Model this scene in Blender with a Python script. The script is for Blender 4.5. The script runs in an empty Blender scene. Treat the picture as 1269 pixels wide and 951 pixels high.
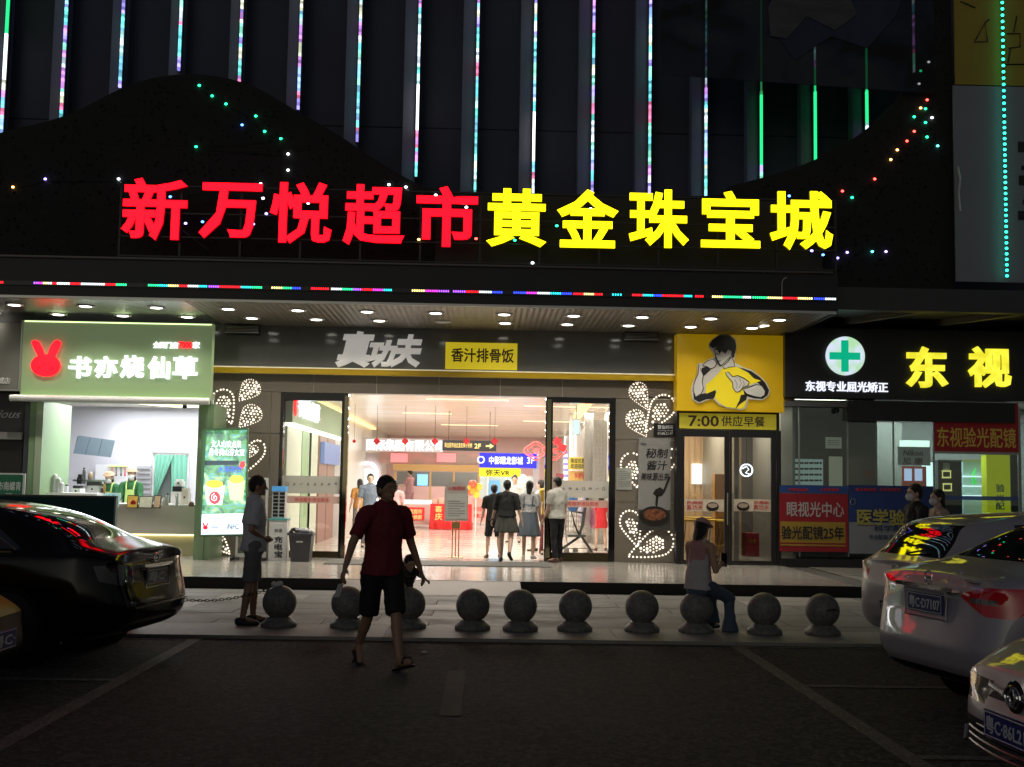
import bpy, bmesh, math, random
from mathutils import Vector, Matrix
random.seed(7)
SC = bpy.context.scene
COL = SC.collection
# ------------------------------------------------------------------ camera
FPX, EYE = 1450.0, 1.62
YAW, PITCH, ROLL = [math.radians(a) for a in (1.27, 4.85, 0.95)]
fw = Vector((math.sin(YAW)*math.cos(PITCH), math.cos(YAW)*math.cos(PITCH), math.sin(PITCH)))
rt0 = fw.cross(Vector((0, 0, 1))).normalized(); up0 = rt0.cross(fw)
RT = rt0*math.cos(ROLL)+up0*math.sin(ROLL); UP = -rt0*math.sin(ROLL)+up0*math.cos(ROLL)
cam = bpy.data.cameras.new('camera'); camo = bpy.data.objects.new('camera', cam); COL.objects.link(camo)
camo.matrix_world = Matrix(((RT.x, UP.x, -fw.x, 0), (RT.y, UP.y, -fw.y, 0), (RT.z, UP.z, -fw.z, EYE), (0, 0, 0, 1)))
cam.sensor_width = 36; cam.lens = 36*FPX/1269; cam.clip_start = .05; cam.clip_end = 500
SC.camera = camo
# ------------------------------------------------------------------ sky, ambience, exposure
w = bpy.data.worlds.new("World"); SC.world = w; w.use_nodes = True
nt = w.node_tree; bg = nt.nodes['Background']
sky = nt.nodes.new('ShaderNodeTexSky'); sky.sky_type = 'NISHITA'; sky.sun_disc = False
sky.sun_elevation = math.radians(18); sky.sun_rotation = math.radians(200); sky.dust_density = 1
hs = nt.nodes.new('ShaderNodeHueSaturation'); hs.inputs['Saturation'].default_value = .45; hs.inputs['Hue'].default_value = .54
nt.links.new(sky.outputs[0], hs.inputs['Color']); nt.links.new(hs.outputs[0], bg.inputs[0])
bg.inputs[1].default_value = 0.0165
SC.view_settings.view_transform = 'Standard'; SC.view_settings.look = 'None'; SC.view_settings.exposure = 0
SC.render.engine = 'CYCLES'
cy = SC.cycles
cy.use_denoising = True; cy.max_bounces = 7; cy.diffuse_bounces = 3; cy.glossy_bounces = 4; cy.transparent_max_bounces = 12
cy.transmission_bounces = 3; cy.sample_clamp_indirect = 4; cy.caustics_reflective = False; cy.caustics_refractive = False
cy.use_light_tree = True

# ------------------------------------------------------------------ geometry helpers
def ray(px, py): return fw+RT*((px-634.5)/FPX)-UP*((py-475.5)/FPX)
def W(px, py, Y):
    d = ray(px, py); t = Y/d.y; return Vector((d.x*t, Y, EYE+d.z*t))
def G(px, py, z=0.0):
    d = ray(px, py); t = (z-EYE)/d.z; return Vector((d.x*t, d.y*t, z))
def R4(x0, y0, x1, y1, Y):          # photo rectangle on the plane Y -> world x0,x1,z0,z1
    cx, cyy = (x0+x1)/2, (y0+y1)/2
    return W(x0, cyy, Y).x, W(x1, cyy, Y).x, W(cx, y1, Y).z, W(cx, y0, Y).z

class MB:
    def __init__(s): s.v = []; s.f = []; s.sm = False; s.m = []
    def face(s, pts, mi=0):
        n = len(s.v); s.v += [tuple(p) for p in pts]; s.f.append(tuple(range(n, n+len(pts)))); s.m.append(mi); return s
    def box(s, x0, x1, y0, y1, z0, z1, mi=0):
        n = len(s.v)
        if x0 > x1: x0, x1 = x1, x0
        if y0 > y1: y0, y1 = y1, y0
        if z0 > z1: z0, z1 = z1, z0
        s.v += [(x0,y0,z0),(x1,y0,z0),(x1,y1,z0),(x0,y1,z0),(x0,y0,z1),(x1,y0,z1),(x1,y1,z1),(x0,y1,z1)]
        for f in ((0,3,2,1),(4,5,6,7),(0,1,5,4),(1,2,6,5),(2,3,7,6),(3,0,4,7)): s.f.append(tuple(n+i for i in f)); s.m.append(mi)
        return s
    def obox(s, c, ax, ay, az, mi=0):   # oriented box: centre and half axes
        n = len(s.v); c = Vector(c); ax, ay, az = Vector(ax), Vector(ay), Vector(az)
        for k in ((-1,-1,-1),(1,-1,-1),(1,1,-1),(-1,1,-1),(-1,-1,1),(1,-1,1),(1,1,1),(-1,1,1)):
            s.v.append(tuple(c+ax*k[0]+ay*k[1]+az*k[2]))
        for f in ((0,3,2,1),(4,5,6,7),(0,1,5,4),(1,2,6,5),(2,3,7,6),(3,0,4,7)): s.f.append(tuple(n+i for i in f)); s.m.append(mi)
        return s
    def prism(s, poly, y0, y1, mi=0):    # poly in (x,z), counter-clockwise seen from -Y
        n = len(s.v); k = len(poly)
        s.v += [(p[0], y0, p[1]) for p in poly]+[(p[0], y1, p[1]) for p in poly]
        s.f.append(tuple(range(n, n+k))); s.m.append(mi)
        s.f.append(tuple(range(n+2*k-1, n+k-1, -1))); s.m.append(mi)
        for i in range(k):
            j = (i+1) % k; s.f.append((n+j, n+i, n+k+i, n+k+j)); s.m.append(mi)
        return s
    def rings(s, rs, cap=True, mi=0):    # list of closed rings of equal length
        n = len(s.v); k = len(rs[0])
        for r in rs: s.v += [tuple(p) for p in r]
        for a in range(len(rs)-1):
            for i in range(k):
                j = (i+1) % k; s.f.append((n+a*k+i, n+a*k+j, n+(a+1)*k+j, n+(a+1)*k+i)); s.m.append(mi)
        if cap:
            s.f.append(tuple(range(n+k-1, n-1, -1))); s.m.append(mi)
            e = n+(len(rs)-1)*k; s.f.append(tuple(range(e, e+k))); s.m.append(mi)
        return s
    def lathe(s, prof, c=(0,0,0), n=24, axis='z', mi=0):
        rs = []
        for r, h in prof:
            ring = []
            for i in range(n):
                a = 2*math.pi*i/n; x, y = r*math.cos(a), r*math.sin(a)
                p = (x, y, h) if axis == 'z' else ((x, h, y) if axis == 'y' else (h, x, y))
                ring.append((c[0]+p[0], c[1]+p[1], c[2]+p[2]))
            rs.append(ring)
        return s.rings(rs, True, mi)
    def tube(s, pts, r, n=8, mi=0, close=False):
        pts = [Vector(p) for p in pts]; rs = []
        rad = r if isinstance(r, (list, tuple)) else [r]*len(pts)
        ref = None
        for i, p in enumerate(pts):
            if close: d = (pts[(i+1) % len(pts)]-pts[i-1]).normalized()
            else: d = (pts[min(i+1, len(pts)-1)]-pts[max(i-1, 0)]).normalized()
            if ref is None: ref = Vector((0,0,1)) if abs(d.z) < .9 else Vector((1,0,0))
            u = d.cross(ref)
            if u.length < 1e-4: u = d.cross(Vector((0,1,0)))
            u.normalize(); v = d.cross(u); ref = u.cross(d) if False else ref
            rs.append([p+u*(rad[i]*math.cos(2*math.pi*k/n))+v*(rad[i]*math.sin(2*math.pi*k/n)) for k in range(n)])
        if close: rs.append(rs[0]); return s.rings(rs, False, mi)
        return s.rings(rs, True, mi)
    def cap(s, p0, p1, r0, r1=None, side=(1,0,0), su=1, sv=1, n=14, flat=False):   # tapered capsule
        p0, p1 = Vector(p0), Vector(p1); r1 = r0 if r1 is None else r1
        d = p1-p0
        d = d.normalized() if d.length > 1e-6 else Vector((0,0,1))
        u = Vector(side)-d*Vector(side).dot(d)
        if u.length < 1e-3: u = Vector((0,1,0))-d*d.y
        u.normalize(); v = d.cross(u); rs = []
        seq = []
        if flat: seq = [(p0, r0), (p1, r1)]
        else:
            for a in (80, 55, 30): seq.append((p0-d*(r0*math.sin(math.radians(a))), r0*math.cos(math.radians(a))))
            seq += [(p0, r0), (p1, r1)]
            for a in (30, 55, 80): seq.append((p1+d*(r1*math.sin(math.radians(a))), r1*math.cos(math.radians(a))))
        for c, r in seq:
            rs.append([c+u*(r*su*math.cos(2*math.pi*k/n))+v*(r*sv*math.sin(2*math.pi*k/n)) for k in range(n)])
        return s.rings(rs)
    def ell(s, c, rx, ry, rz, n=16, rot=None):
        c = Vector(c); rs = []
        for a in range(-80, 81, 20):
            ca, sa = math.cos(math.radians(a)), math.sin(math.radians(a)); ring = []
            for k in range(n):
                p = Vector((rx*ca*math.cos(2*math.pi*k/n), ry*ca*math.sin(2*math.pi*k/n), rz*sa))
                if rot is not None: p = rot @ p
                ring.append(c+p)
            rs.append(ring)
        return s.rings(rs)
    def mesh(s, name):
        me = bpy.data.meshes.new(name); me.from_pydata(s.v, [], s.f)
        if any(s.m): me.polygons.foreach_set('material_index', s.m)
        me.update(); return me

def origin(o):
    v = Vector((0,0,0))
    while o: v += o.location; o = o.parent
    return v
def part(name, mb, mats, parent=None, smooth=False, label=None, kind=None, local=False, shift=None):
    me = mb.mesh(name) if isinstance(mb, MB) else mb
    if parent is not None and not local: me.transform(Matrix.Translation(-origin(parent)))
    if smooth: me.polygons.foreach_set('use_smooth', [True]*len(me.polygons))
    o = bpy.data.objects.new(name, me); COL.objects.link(o)
    me.materials.clear()
    for m in (mats if isinstance(mats, (list, tuple)) else [mats]): me.materials.append(m)
    if parent is not None: o.parent = parent
    if label: o['label'] = label
    if kind: o['kind'] = kind
    return o
def thing(name, label, cat, loc=(0,0,0), rz=0, group=None):
    o = bpy.data.objects.new(name, None); COL.objects.link(o); o.empty_display_size = .2
    o.location = loc; o.rotation_euler = (0,0,rz); o['label'] = label; o['category'] = cat
    if group: o['group'] = group
    return o
def tag(o, label, cat, group=None):
    o['label'] = label; o['category'] = cat
    if group: o['group'] = group
    return o
def struct(name, mb, m, smooth=False): return part(name, mb, m, None, smooth, kind='structure')
def link_copy(src, parent=None, loc=None):
    c = src.copy(); COL.objects.link(c)
    if parent is not None: c.parent = parent
    if loc is not None: c.location = loc
    for ch in list(src.children): link_copy(ch, c)
    return c

# ------------------------------------------------------------------ materials
MATS = {}
def pm(name, col=(.5,.5,.5), rough=.5, metal=0., emit=None, es=0., var=None, bump=None, coat=0., spec=None, alpha=1., stretch=None, rvar=None, spread=.25):
    if name in MATS: return MATS[name]
    m = bpy.data.materials.new(name); m.use_nodes = True; t = m.node_tree; L = t.links
    b = t.nodes['Principled BSDF']
    b.inputs['Base Color'].default_value = (*col, 1); b.inputs['Roughness'].default_value = rough; b.inputs['Metallic'].default_value = metal
    if coat: b.inputs['Coat Weight'].default_value = coat; b.inputs['Coat Roughness'].default_value = .04
    if spec is not None: b.inputs['Specular IOR Level'].default_value = spec
    if emit: b.inputs['Emission Color'].default_value = (*emit, 1); b.inputs['Emission Strength'].default_value = es
    if alpha < 1: b.inputs['Alpha'].default_value = alpha
    if var or bump or rvar:
        tc = t.nodes.new('ShaderNodeTexCoord'); mp = t.nodes.new('ShaderNodeMapping'); L.new(tc.outputs['Object'], mp.inputs[0])
        if stretch: mp.inputs['Scale'].default_value = stretch
    if var:      # (scale, second colour)
        n = t.nodes.new('ShaderNodeTexNoise'); n.inputs['Scale'].default_value = var[0]; n.inputs['Detail'].default_value = 8; n.inputs['Roughness'].default_value = .65
        L.new(mp.outputs[0], n.inputs['Vector'])
        r = t.nodes.new('ShaderNodeValToRGB'); r.color_ramp.elements[0].position = .5-spread; r.color_ramp.elements[1].position = .5+spread
        r.color_ramp.elements[0].color = (*col, 1); r.color_ramp.elements[1].color = (*var[1], 1)
        L.new(n.outputs['Fac'], r.inputs[0]); L.new(r.outputs[0], b.inputs['Base Color'])
    if rvar:
        n = t.nodes.new('ShaderNodeTexNoise'); n.inputs['Scale'].default_value = rvar[0]; n.inputs['Detail'].default_value = 5
        L.new(mp.outputs[0], n.inputs['Vector']); mr = t.nodes.new('ShaderNodeMapRange'); mr.inputs['From Min'].default_value = .3; mr.inputs['From Max'].default_value = .7
        mr.inputs['To Min'].default_value = rough; mr.inputs['To Max'].default_value = rvar[1]; L.new(n.outputs['Fac'], mr.inputs[0]); L.new(mr.outputs[0], b.inputs['Roughness'])
    if bump:     # (scale, strength)
        n = t.nodes.new('ShaderNodeTexNoise'); n.inputs['Scale'].default_value = bump[0]; n.inputs['Detail'].default_value = 4
        L.new(mp.outputs[0], n.inputs['Vector']); bp = t.nodes.new('ShaderNodeBump'); bp.inputs['Strength'].default_value = bump[1]; bp.inputs['Distance'].default_value = .02
        L.new(n.outputs['Fac'], bp.inputs['Height']); L.new(bp.outputs[0], b.inputs['Normal'])
    MATS[name] = m; return m
def em(name, col, s): return pm(name, (.0,.0,.0) if max(col) > .5 and s > 2 else tuple(c*.5 for c in col), .4, emit=col, es=s)
def glass(name, tint=(1,1,1), refl=.10, opaque=0., ocol=(.8,.8,.8)):
    if name in MATS: return MATS[name]
    m = bpy.data.materials.new(name); m.use_nodes = True; t = m.node_tree; L = t.links; t.nodes.remove(t.nodes['Principled BSDF'])
    out = t.nodes['Material Output']; tr = t.nodes.new('ShaderNodeBsdfTransparent'); tr.inputs[0].default_value = (*tint, 1)
    gl = t.nodes.new('ShaderNodeBsdfGlossy'); gl.inputs['Roughness'].default_value = .01
    fr = t.nodes.new('ShaderNodeLayerWeight'); fr.inputs['Blend'].default_value = .2
    mr = t.nodes.new('ShaderNodeMapRange'); mr.inputs['To Min'].default_value = refl; mr.inputs['To Max'].default_value = .8
    L.new(fr.outputs['Fresnel'], mr.inputs[0])
    mx = t.nodes.new('ShaderNodeMixShader'); L.new(mr.outputs[0], mx.inputs[0]); L.new(tr.outputs[0], mx.inputs[1]); L.new(gl.outputs[0], mx.inputs[2])
    res = mx
    if opaque:
        df = t.nodes.new('ShaderNodeBsdfDiffuse'); df.inputs[0].default_value = (*ocol, 1); tl = t.nodes.new('ShaderNodeBsdfTranslucent'); tl.inputs[0].default_value = (*ocol, 1)
        a = t.nodes.new('ShaderNodeMixShader'); L.new(df.outputs[0], a.inputs[1]); L.new(tl.outputs[0], a.inputs[2])
        m2 = t.nodes.new('ShaderNodeMixShader'); m2.inputs[0].default_value = opaque; L.new(mx.outputs[0], m2.inputs[1]); L.new(a.outputs[0], m2.inputs[2]); res = m2
    L.new(res.outputs[0], out.inputs[0]); MATS[name] = m; return m
def colattr(name, s):   # lit LEDs, each of its own colour
    m = bpy.data.materials.new(name); m.use_nodes = True; t = m.node_tree; b = t.nodes['Principled BSDF']
    a = t.nodes.new('ShaderNodeAttribute'); a.attribute_name = 'led'; b.inputs['Base Color'].default_value = (.02,.02,.02,1)
    t.links.new(a.outputs['Color'], b.inputs['Emission Color']); b.inputs['Emission Strength'].default_value = s; MATS[name] = m; return m

def area(name, loc, sx, sy, power, col=(1,1,1), rot=(0,0,0), shape='RECTANGLE', spread=None, parent=None):
    l = bpy.data.lights.new(name, 'AREA'); l.shape = shape; l.size = sx; l.size_y = sy; l.energy = power; l.color = col
    if spread: l.spread = math.radians(spread)
    o = bpy.data.objects.new(name, l); COL.objects.link(o); o.rotation_euler = rot
    o.location = Vector(loc)-(origin(parent) if parent else Vector((0,0,0)))
    if parent: o.parent = parent
    return o

# ------------------------------------------------------------------ lettering
_tc = {}
def text_mesh(s, bold=0., depth=.01, shear=0.):
    key = (s, bold, depth, shear)
    if key not in _tc:
        c = bpy.data.curves.new('lettering', 'FONT'); c.body = s; c.size = 1; c.bevel_depth = bold; c.bevel_resolution = 1; c.extrude = depth; c.shear = shear
        c.resolution_u = 2; c.align_x = 'CENTER'
        o = bpy.data.objects.new('lettering', c); COL.objects.link(o)
        dg = bpy.context.evaluated_depsgraph_get(); me = bpy.data.meshes.new_from_object(o.evaluated_get(dg))
        bpy.data.objects.remove(o); bpy.data.curves.remove(c); _tc[key] = me
    return _tc[key].copy()
def text(s, rect, Y, m, parent, bold=0., depth=.004, shear=0., name='lettering', label=None, frame=None, local=False):
    """lettering fitted into world rect (x0,x1,z0,z1) on the plane Y, or into frame (origin, xaxis, zaxis)"""
    me = text_mesh(s, bold, .5, shear); vs = me.vertices
    if not len(vs): return None
    x0 = min(v.co.x for v in vs); x1 = max(v.co.x for v in vs); y0 = min(v.co.y for v in vs); y1 = max(v.co.y for v in vs)
    X0, X1, Z0, Z1 = rect
    if frame is None:
        for v in vs:
            v.co = Vector((X0+(v.co.x-x0)/(x1-x0)*(X1-X0), Y-(v.co.z+.5)*depth, Z0+(v.co.y-y0)/(y1-y0)*(Z1-Z0)))
    else:
        O, ax, az = frame; n = ax.cross(az).normalized()
        for v in vs:
            v.co = O+ax*(X0+(v.co.x-x0)/(x1-x0)*(X1-X0))+az*(Z0+(v.co.y-y0)/(y1-y0)*(Z1-Z0))+n*((v.co.z+.5)*depth)
    me.name = name
    o = part(name, me, m, parent, label=label, local=local)
    return o
def ptext(s, px, Y, m, parent, **k): return text(s, R4(*px, Y), Y, m, parent, **k)
def pbox(px, Y0, Y1, mb=None, mi=0):
    x0, x1, z0, z1 = R4(*px, Y0); return (mb or MB()).box(x0, x1, Y0, Y1, z0, z1, mi)
def ppoly(pts, Y, mb=None, th=.02, mi=0):
    q = [W(a, b, Y) for a, b in pts]; q = [(p.x, p.z) for p in q]
    A = sum(q[i][0]*q[(i+1) % len(q)][1]-q[(i+1) % len(q)][0]*q[i][1] for i in range(len(q)))
    if A < 0: q.reverse()
    return (mb or MB()).prism(q, Y, Y+th, mi)

# ------------------------------------------------------------------ palette
asphalt = pm('asphalt', (.028,.027,.028), .88, bump=(170, 1.))
def speckle(m_, base, patch, chip, sc1=.9, sc2=55, sc3=120):
    t = m_.node_tree; L = t.links; b = t.nodes['Principled BSDF']; tc = t.nodes.new('ShaderNodeTexCoord')
    n1 = t.nodes.new('ShaderNodeTexNoise'); n1.inputs['Scale'].default_value = sc1; n1.inputs['Detail'].default_value = 9; n1.inputs['Roughness'].default_value = .7
    r1 = t.nodes.new('ShaderNodeValToRGB'); r1.color_ramp.elements[0].position = .35; r1.color_ramp.elements[1].position = .68; r1.color_ramp.elements[0].color = (*base,1); r1.color_ramp.elements[1].color = (*patch,1)
    v = t.nodes.new('ShaderNodeTexVoronoi'); v.inputs['Scale'].default_value = sc2; r2 = t.nodes.new('ShaderNodeValToRGB'); e = r2.color_ramp.elements; e[0].position = .0; e[0].color = (1,1,1,1); e[1].position = .72; e[1].color = (0,0,0,1)
    L.new(tc.outputs['Object'], n1.inputs['Vector']); L.new(tc.outputs['Object'], v.inputs['Vector']); L.new(n1.outputs['Fac'], r1.inputs[0])
    L.new(v.outputs['Color'], r2.inputs[0])
    mx = t.nodes.new('ShaderNodeMix'); mx.data_type = 'RGBA'; L.new(r2.outputs[0], mx.inputs['Factor']); L.new(r1.outputs[0], mx.inputs['A']); mx.inputs['B'].default_value = (*chip,1)
    n3 = t.nodes.new('ShaderNodeTexNoise'); n3.inputs['Scale'].default_value = sc3; n3.inputs['Detail'].default_value = 2; mr = t.nodes.new('ShaderNodeMapRange'); mr.inputs['From Min'].default_value = .3; mr.inputs['From Max'].default_value = .7; mr.inputs['To Min'].default_value = .35; mr.inputs['To Max'].default_value = 1.65
    L.new(tc.outputs['Object'], n3.inputs['Vector']); L.new(n3.outputs['Fac'], mr.inputs[0]); vm = t.nodes.new('ShaderNodeVectorMath'); vm.operation = 'SCALE'; L.new(mx.outputs['Result'], vm.inputs[0]); L.new(mr.outputs[0], vm.inputs['Scale']); L.new(vm.outputs[0], b.inputs['Base Color'])
speckle(asphalt, (.012,.012,.0135), (.042,.041,.043), (.12,.118,.115), .7, 26, 42)
granite = pm('granite', (.20,.19,.175), .6, var=(3.0, (.30,.285,.26)), bump=(90, .15))
lanestone = pm('lane_stone', (.12,.112,.10), .55, var=(1.7, (.21,.195,.17)), bump=(60, .2), rvar=(2.2, .8))
polished = pm('polished_granite', (.33,.305,.27), .15, var=(40, (.36,.335,.30)), rvar=(1.2, .2))
blackstone = pm('black_granite', (.012,.012,.013), .3)
markpaint = pm('road_paint', (.2,.2,.2), .75, bump=(170, .7)); speckle(markpaint, (.09,.088,.085), (.21,.205,.20), (.13,.125,.12), 5, 30, 40)
joint = pm('joint_mortar', (.085,.08,.07), .9)
walldark = pm('night_facade_plaster', (.045,.047,.072), .8, var=(.8, (.055,.057,.085)))
pilas = pm('pilaster_aluminium', (.14,.145,.20), .6, var=(1.5, (.17,.175,.235)))
wavem = pm('perforated_black_panel', (.009,.009,.010), .8, var=(3, (.013,.013,.014)))
wavehole = pm('perforation_shadow', (.003,.003,.003), .95)
black = pm('black_metal', (.012,.012,.013), .35)
blackgloss = pm('black_gloss', (.006,.006,.007), .08)
steel = pm('brushed_steel', (.45,.44,.42), .3, 1.)
alu = pm('brushed_aluminium', (.50,.49,.47), .35, .9)
fasciam = pm('grey_laminate', (.13,.13,.128), .10, var=(1.2, (.155,.155,.15)))
ylw = pm('yellow_laminate', (.62,.40,.012), .3)
ylwpanel = pm('yellow_sign_panel', (.50,.31,.008), .32, emit=(.60,.36,.0), es=.26)
brown = pm('taupe_cladding', (.17,.145,.115), .33, var=(2, (.195,.168,.135)))
groove = pm('pale_joint', (.5,.48,.42), .5)
white = pm('white_paint', (.8,.8,.78), .4)
offwhite = pm('offwhite_paint', (.75,.74,.70), .5)
sage = pm('sage_green_panel', (.24,.36,.20), .45)
sage2 = pm('pale_sage_panel', (.42,.52,.36), .45)
redled = em('red_letter_face', (1,.0015,.009), 3.6)
yelled = em('yellow_letter_face', (1,.86,.003), 3.2)
letside = pm('letter_side_metal', (.3,.3,.3), .4)
redside = pm('red_letter_side', (.22,.005,.01), .4, emit=(1,.002,.01), es=.22)
yelside = pm('yellow_letter_side', (.25,.2,.01), .4, emit=(1,.8,.003), es=.22)
whiteled = em('white_letter_face', (.92,.93,1), 2.05)
lampface = em('lamp_diffuser', (1,.95,.84), 7)
ink = pm('black_ink', (.012,.012,.012), .6)
redink = pm('red_ink', (.6,.02,.02), .5)
woodm = pm('honey_wood', (.40,.22,.09), .4, var=(2, (.50,.29,.13)), stretch=(6, 6, .6))
greenpl = pm('green_plastic', (.03,.18,.10), .4)
papers = pm('paper', (.75,.74,.68), .7)
clear = glass('shop_glass', (.96,.98,.97), .07)
smoky = glass('tinted_glass', (.45,.47,.47), .09)

# ================================================================== SETTING
GX0, GX1 = -40, 40
struct('parking_asphalt', MB().box(GX0, GX1, -40, 12.06, -.2, 0), asphalt)
struct('ground_base', MB().box(-120, 120, -100, 120, -.6, -.21), asphalt)
m = MB().box(GX0, GX1, 12.06, 13.05, -.2, .004)
kerb = struct('kerb', m, joint)
x = -16.0; i = 0
ks = [MB().box(-.598, .598, -.485, .485, 0, .035).mesh('kerb_stone')]
while x < 20:
    o = part('kerb_stone', ks[0], granite, kerb, local=True); o.location = (x, 12.06+.492, .003+.0015*random.random()); x += 1.2
lane = struct('service_lane', MB().box(GX0, GX1, 13.05, 17.6, -.2, -.006), joint)
sl = MB().box(-.596, .596, -.296, .296, 0, .018).mesh('paving_slab')
lanemats = [lanestone, pm('lane_stone_dark', (.10,.093,.083), .5, var=(2.1, (.15,.14,.12)), bump=(60,.2), rvar=(2,.75)), pm('lane_stone_pale', (.20,.185,.16), .5, var=(2.6, (.27,.25,.22)), bump=(60,.2), rvar=(2,.7))]
sls = [MB().box(-.596, .596, -.296, .296, 0, .018).mesh('paving_slab') for _ in range(3)]
for me, mm in zip(sls, lanemats): me.materials.append(mm)
r = 0; y = 13.05+.3
while y < 17.4:
    x = -9.6+(.6 if r % 2 else 0)
    while x < 13:
        o = bpy.data.objects.new('paving_slab', random.choices(sls, (6,4,1))[0]); COL.objects.link(o); o.parent = lane
        o.location = (x, y, -.004+.003*random.random()); x += 1.2
    y += .6; r += 1
# platform in front of the shops, with polished tiles
PT = .16
plinth = struct('shop_platform', MB().box(-16, 6.05, 17.62, 22.5, -.2, PT-.02), joint)
part('riser', MB().box(-16, -2.05, 17.585, 17.615, -.05, PT-.004).box(.56, 6.05, 17.585, 17.615, -.05, PT-.004), blackstone, plinth)
ts = [MB().box(-.398, .398, -.398, .398, 0, .02).mesh('floor_tile') for _ in range(2)]
pol2 = pm('polished_granite_warm', (.315,.29,.255), .12, var=(40, (.355,.33,.295)), rvar=(3, .22))
for me, mm in zip(ts, (polished, pol2)): me.materials.append(mm)
y = 17.6+.4
while y < 22.4:
    x = -9.2
    while x < 5.9:
        o = bpy.data.objects.new('floor_tile', random.choice(ts)); COL.objects.link(o); o.parent = plinth; o.location = (x, y, PT-.02+.001*random.random()); x += .8
    y += .8
# right end: platform drops to the right in wedge shaped steps
pr = struct('side_platform', MB().rings([[(6.05,17.62,-.2),(8.2,17.62,-.2),(8.2,22.5,-.2),(6.05,22.5,-.2)], [(6.05,17.62,PT-.003),(7.3,17.62,.03),(8.2,19.6,.03),(6.05,22.5,PT-.003)]]), lanestone)
struct('rear_pavement', MB().box(6.05, 30, 19.9, 24, -.19, .15).box(GX0, -16, 17.6, 24, -.19, .15), lanestone)
part('riser', MB().box(6.9, 30, 19.86, 19.895, -.05, .145), blackstone, bpy.data.objects['rear_pavement'])
struct('rear_ground', MB().box(8.2, GX1, 17.6, 19.88, -.2, -.008), lanestone)
# entrance ramp
ramp = MB(); ramp.rings([[(-2.05,16.75,.013),(.56,16.75,.013),(.56,17.61,.013),(-2.05,17.61,.013)], [(-2.05,16.76,.02),(.56,16.76,.02),(.56,17.61,PT-.002),(-2.05,17.61,PT-.002)]])
struct('entrance_ramp', ramp, pm('ramp_stone', (.17,.135,.10), .5, var=(3, (.21,.17,.13)), rvar=(3,.5)))
tag(part('door_mat', MB().box(*[W(405,698,21).x, W(682,698,21).x], 20.55, 21.75, PT+.002, PT+.014), pm('mat_grey', (.12,.115,.105), .8, bump=(200,.5))), 'long thin grey mat lying before the mall entrance', 'mat')
# painted bay lines
marks = struct('bay_markings', MB().box(-2.93, -2.80, -2, 12.04, .004, .006).box(2.53, 2.66, -2, 12.04, .004, .006)
    .box(2.66, 12, 11.93, 11.99, .004, .006).box(2.66, 12, 9.64, 9.74, .004, .006).box(2.66, 12, 7.14, 7.24, .004, .006).box(2.66, 12, 4.6, 4.7, .004, .006)
    .box(-12, -2.93, 11.93, 11.99, .004, .006).box(-12, -2.93, 9.50, 9.60, .004, .006).box(-12, -2.93, 7.1, 7.2, .004, .006), markpaint)
a, b = G(566,832), G(566,888)
part('worn_dash', MB().box(a.x-.075, a.x+.075, b.y, a.y, .003, .005), pm('worn_paint', (.05,.048,.046), .85, var=(4, (.12,.115,.11)), bump=(220,.6)), marks)
tag(part('litter_scrap', MB().ell((G(526,810).x, G(526,810).y, .012), .03, .02, .01, 8), papers), 'tiny pale scrap of litter on the asphalt past the walking man', 'litter')

# ================================================================== THE MALL BUILDING
YF = 22.3
mall = thing('shopping_mall', 'large dark shopping mall front with wave shaped black panels and pale pilasters', 'building', (0, YF, 0))
zc = W(600, 410, YF).z           # canopy ceiling height
yb = 22.6
part('facade_wall', MB().box(-22, 22, yb, yb+.4, zc+.05, 18), walldark, mall)
part('pillar_core', pbox((762,470,838,698), YF, YF+.35), brown, mall)
part('pillar_core', MB().box(*[W(262,600,YF).x, W(345,600,YF).x], YF, YF+.35, 0, W(300,470,YF).z), brown, mall)
zb_ = W(600,467,YF).z
# fascia over the entrance: laminate band, yellow rail, taupe panels with joints
FX0, FX1 = W(262,430,YF).x, W(838,430,YF).x
part('fascia', MB().box(FX0, FX1, YF-.12, YF+.3, W(600,460,YF-.12).z, zc), fasciam, mall)
part('yellow_rail', MB().box(FX0-.02, FX1, YF-.2, YF-.122, W(600,468,YF-.2).z, W(600,461,YF-.2).z), ylw, mall)
part('rail_light', MB().box(FX0-.02, FX1, YF-.2, YF-.125, W(600,461,YF-.2).z+.002, W(600,459.6,YF-.2).z), pm('rail_edge', (.9,.85,.6), .3, emit=(1,.9,.6), es=.35), mall)
xs = [FX0] + [W(px,480,YF).x for px in (389,467,544,620,697)] + [FX1]
ztop = W(600,469,YF).z; zlint = W(560,490,YF).z
for i in range(len(xs)-1):
    lo = zlint
    part('lintel_panel', MB().box(xs[i]+.006, xs[i+1]-.006, YF-.04, YF+.25, lo, ztop), brown, mall)
part('lintel_backing', MB().box(FX0, FX1, YF-.028, YF+.24, zlint+.004, ztop-.004), groove, mall)
# pillar cladding panels beside the doors
for (a, b) in ((262,345),(762,838)):
    xa, xb = W(a,600,YF).x, W(b,600,YF).x
    zs = [PT, W(600,619.5,YF).z, W(600,542,YF).z, zlint-.004]
    part('pillar_backing', MB().box(xa+.004, xb-.004, YF-.028, YF, PT, zlint-.004), groove, mall)
    for i in range(3):
        xm = (xa+xb)/2-.05 if a == 762 else xa+(xb-xa)*.86
        part('pillar_panel', MB().box(xa, xm-.004, YF-.045, YF-.001, zs[i]+.006, zs[i+1]-.006), brown, mall)
        part('pillar_panel', MB().box(xm+.004, xb, YF-.045, YF-.001, zs[i]+.006, zs[i+1]-.006), brown, mall)
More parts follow.
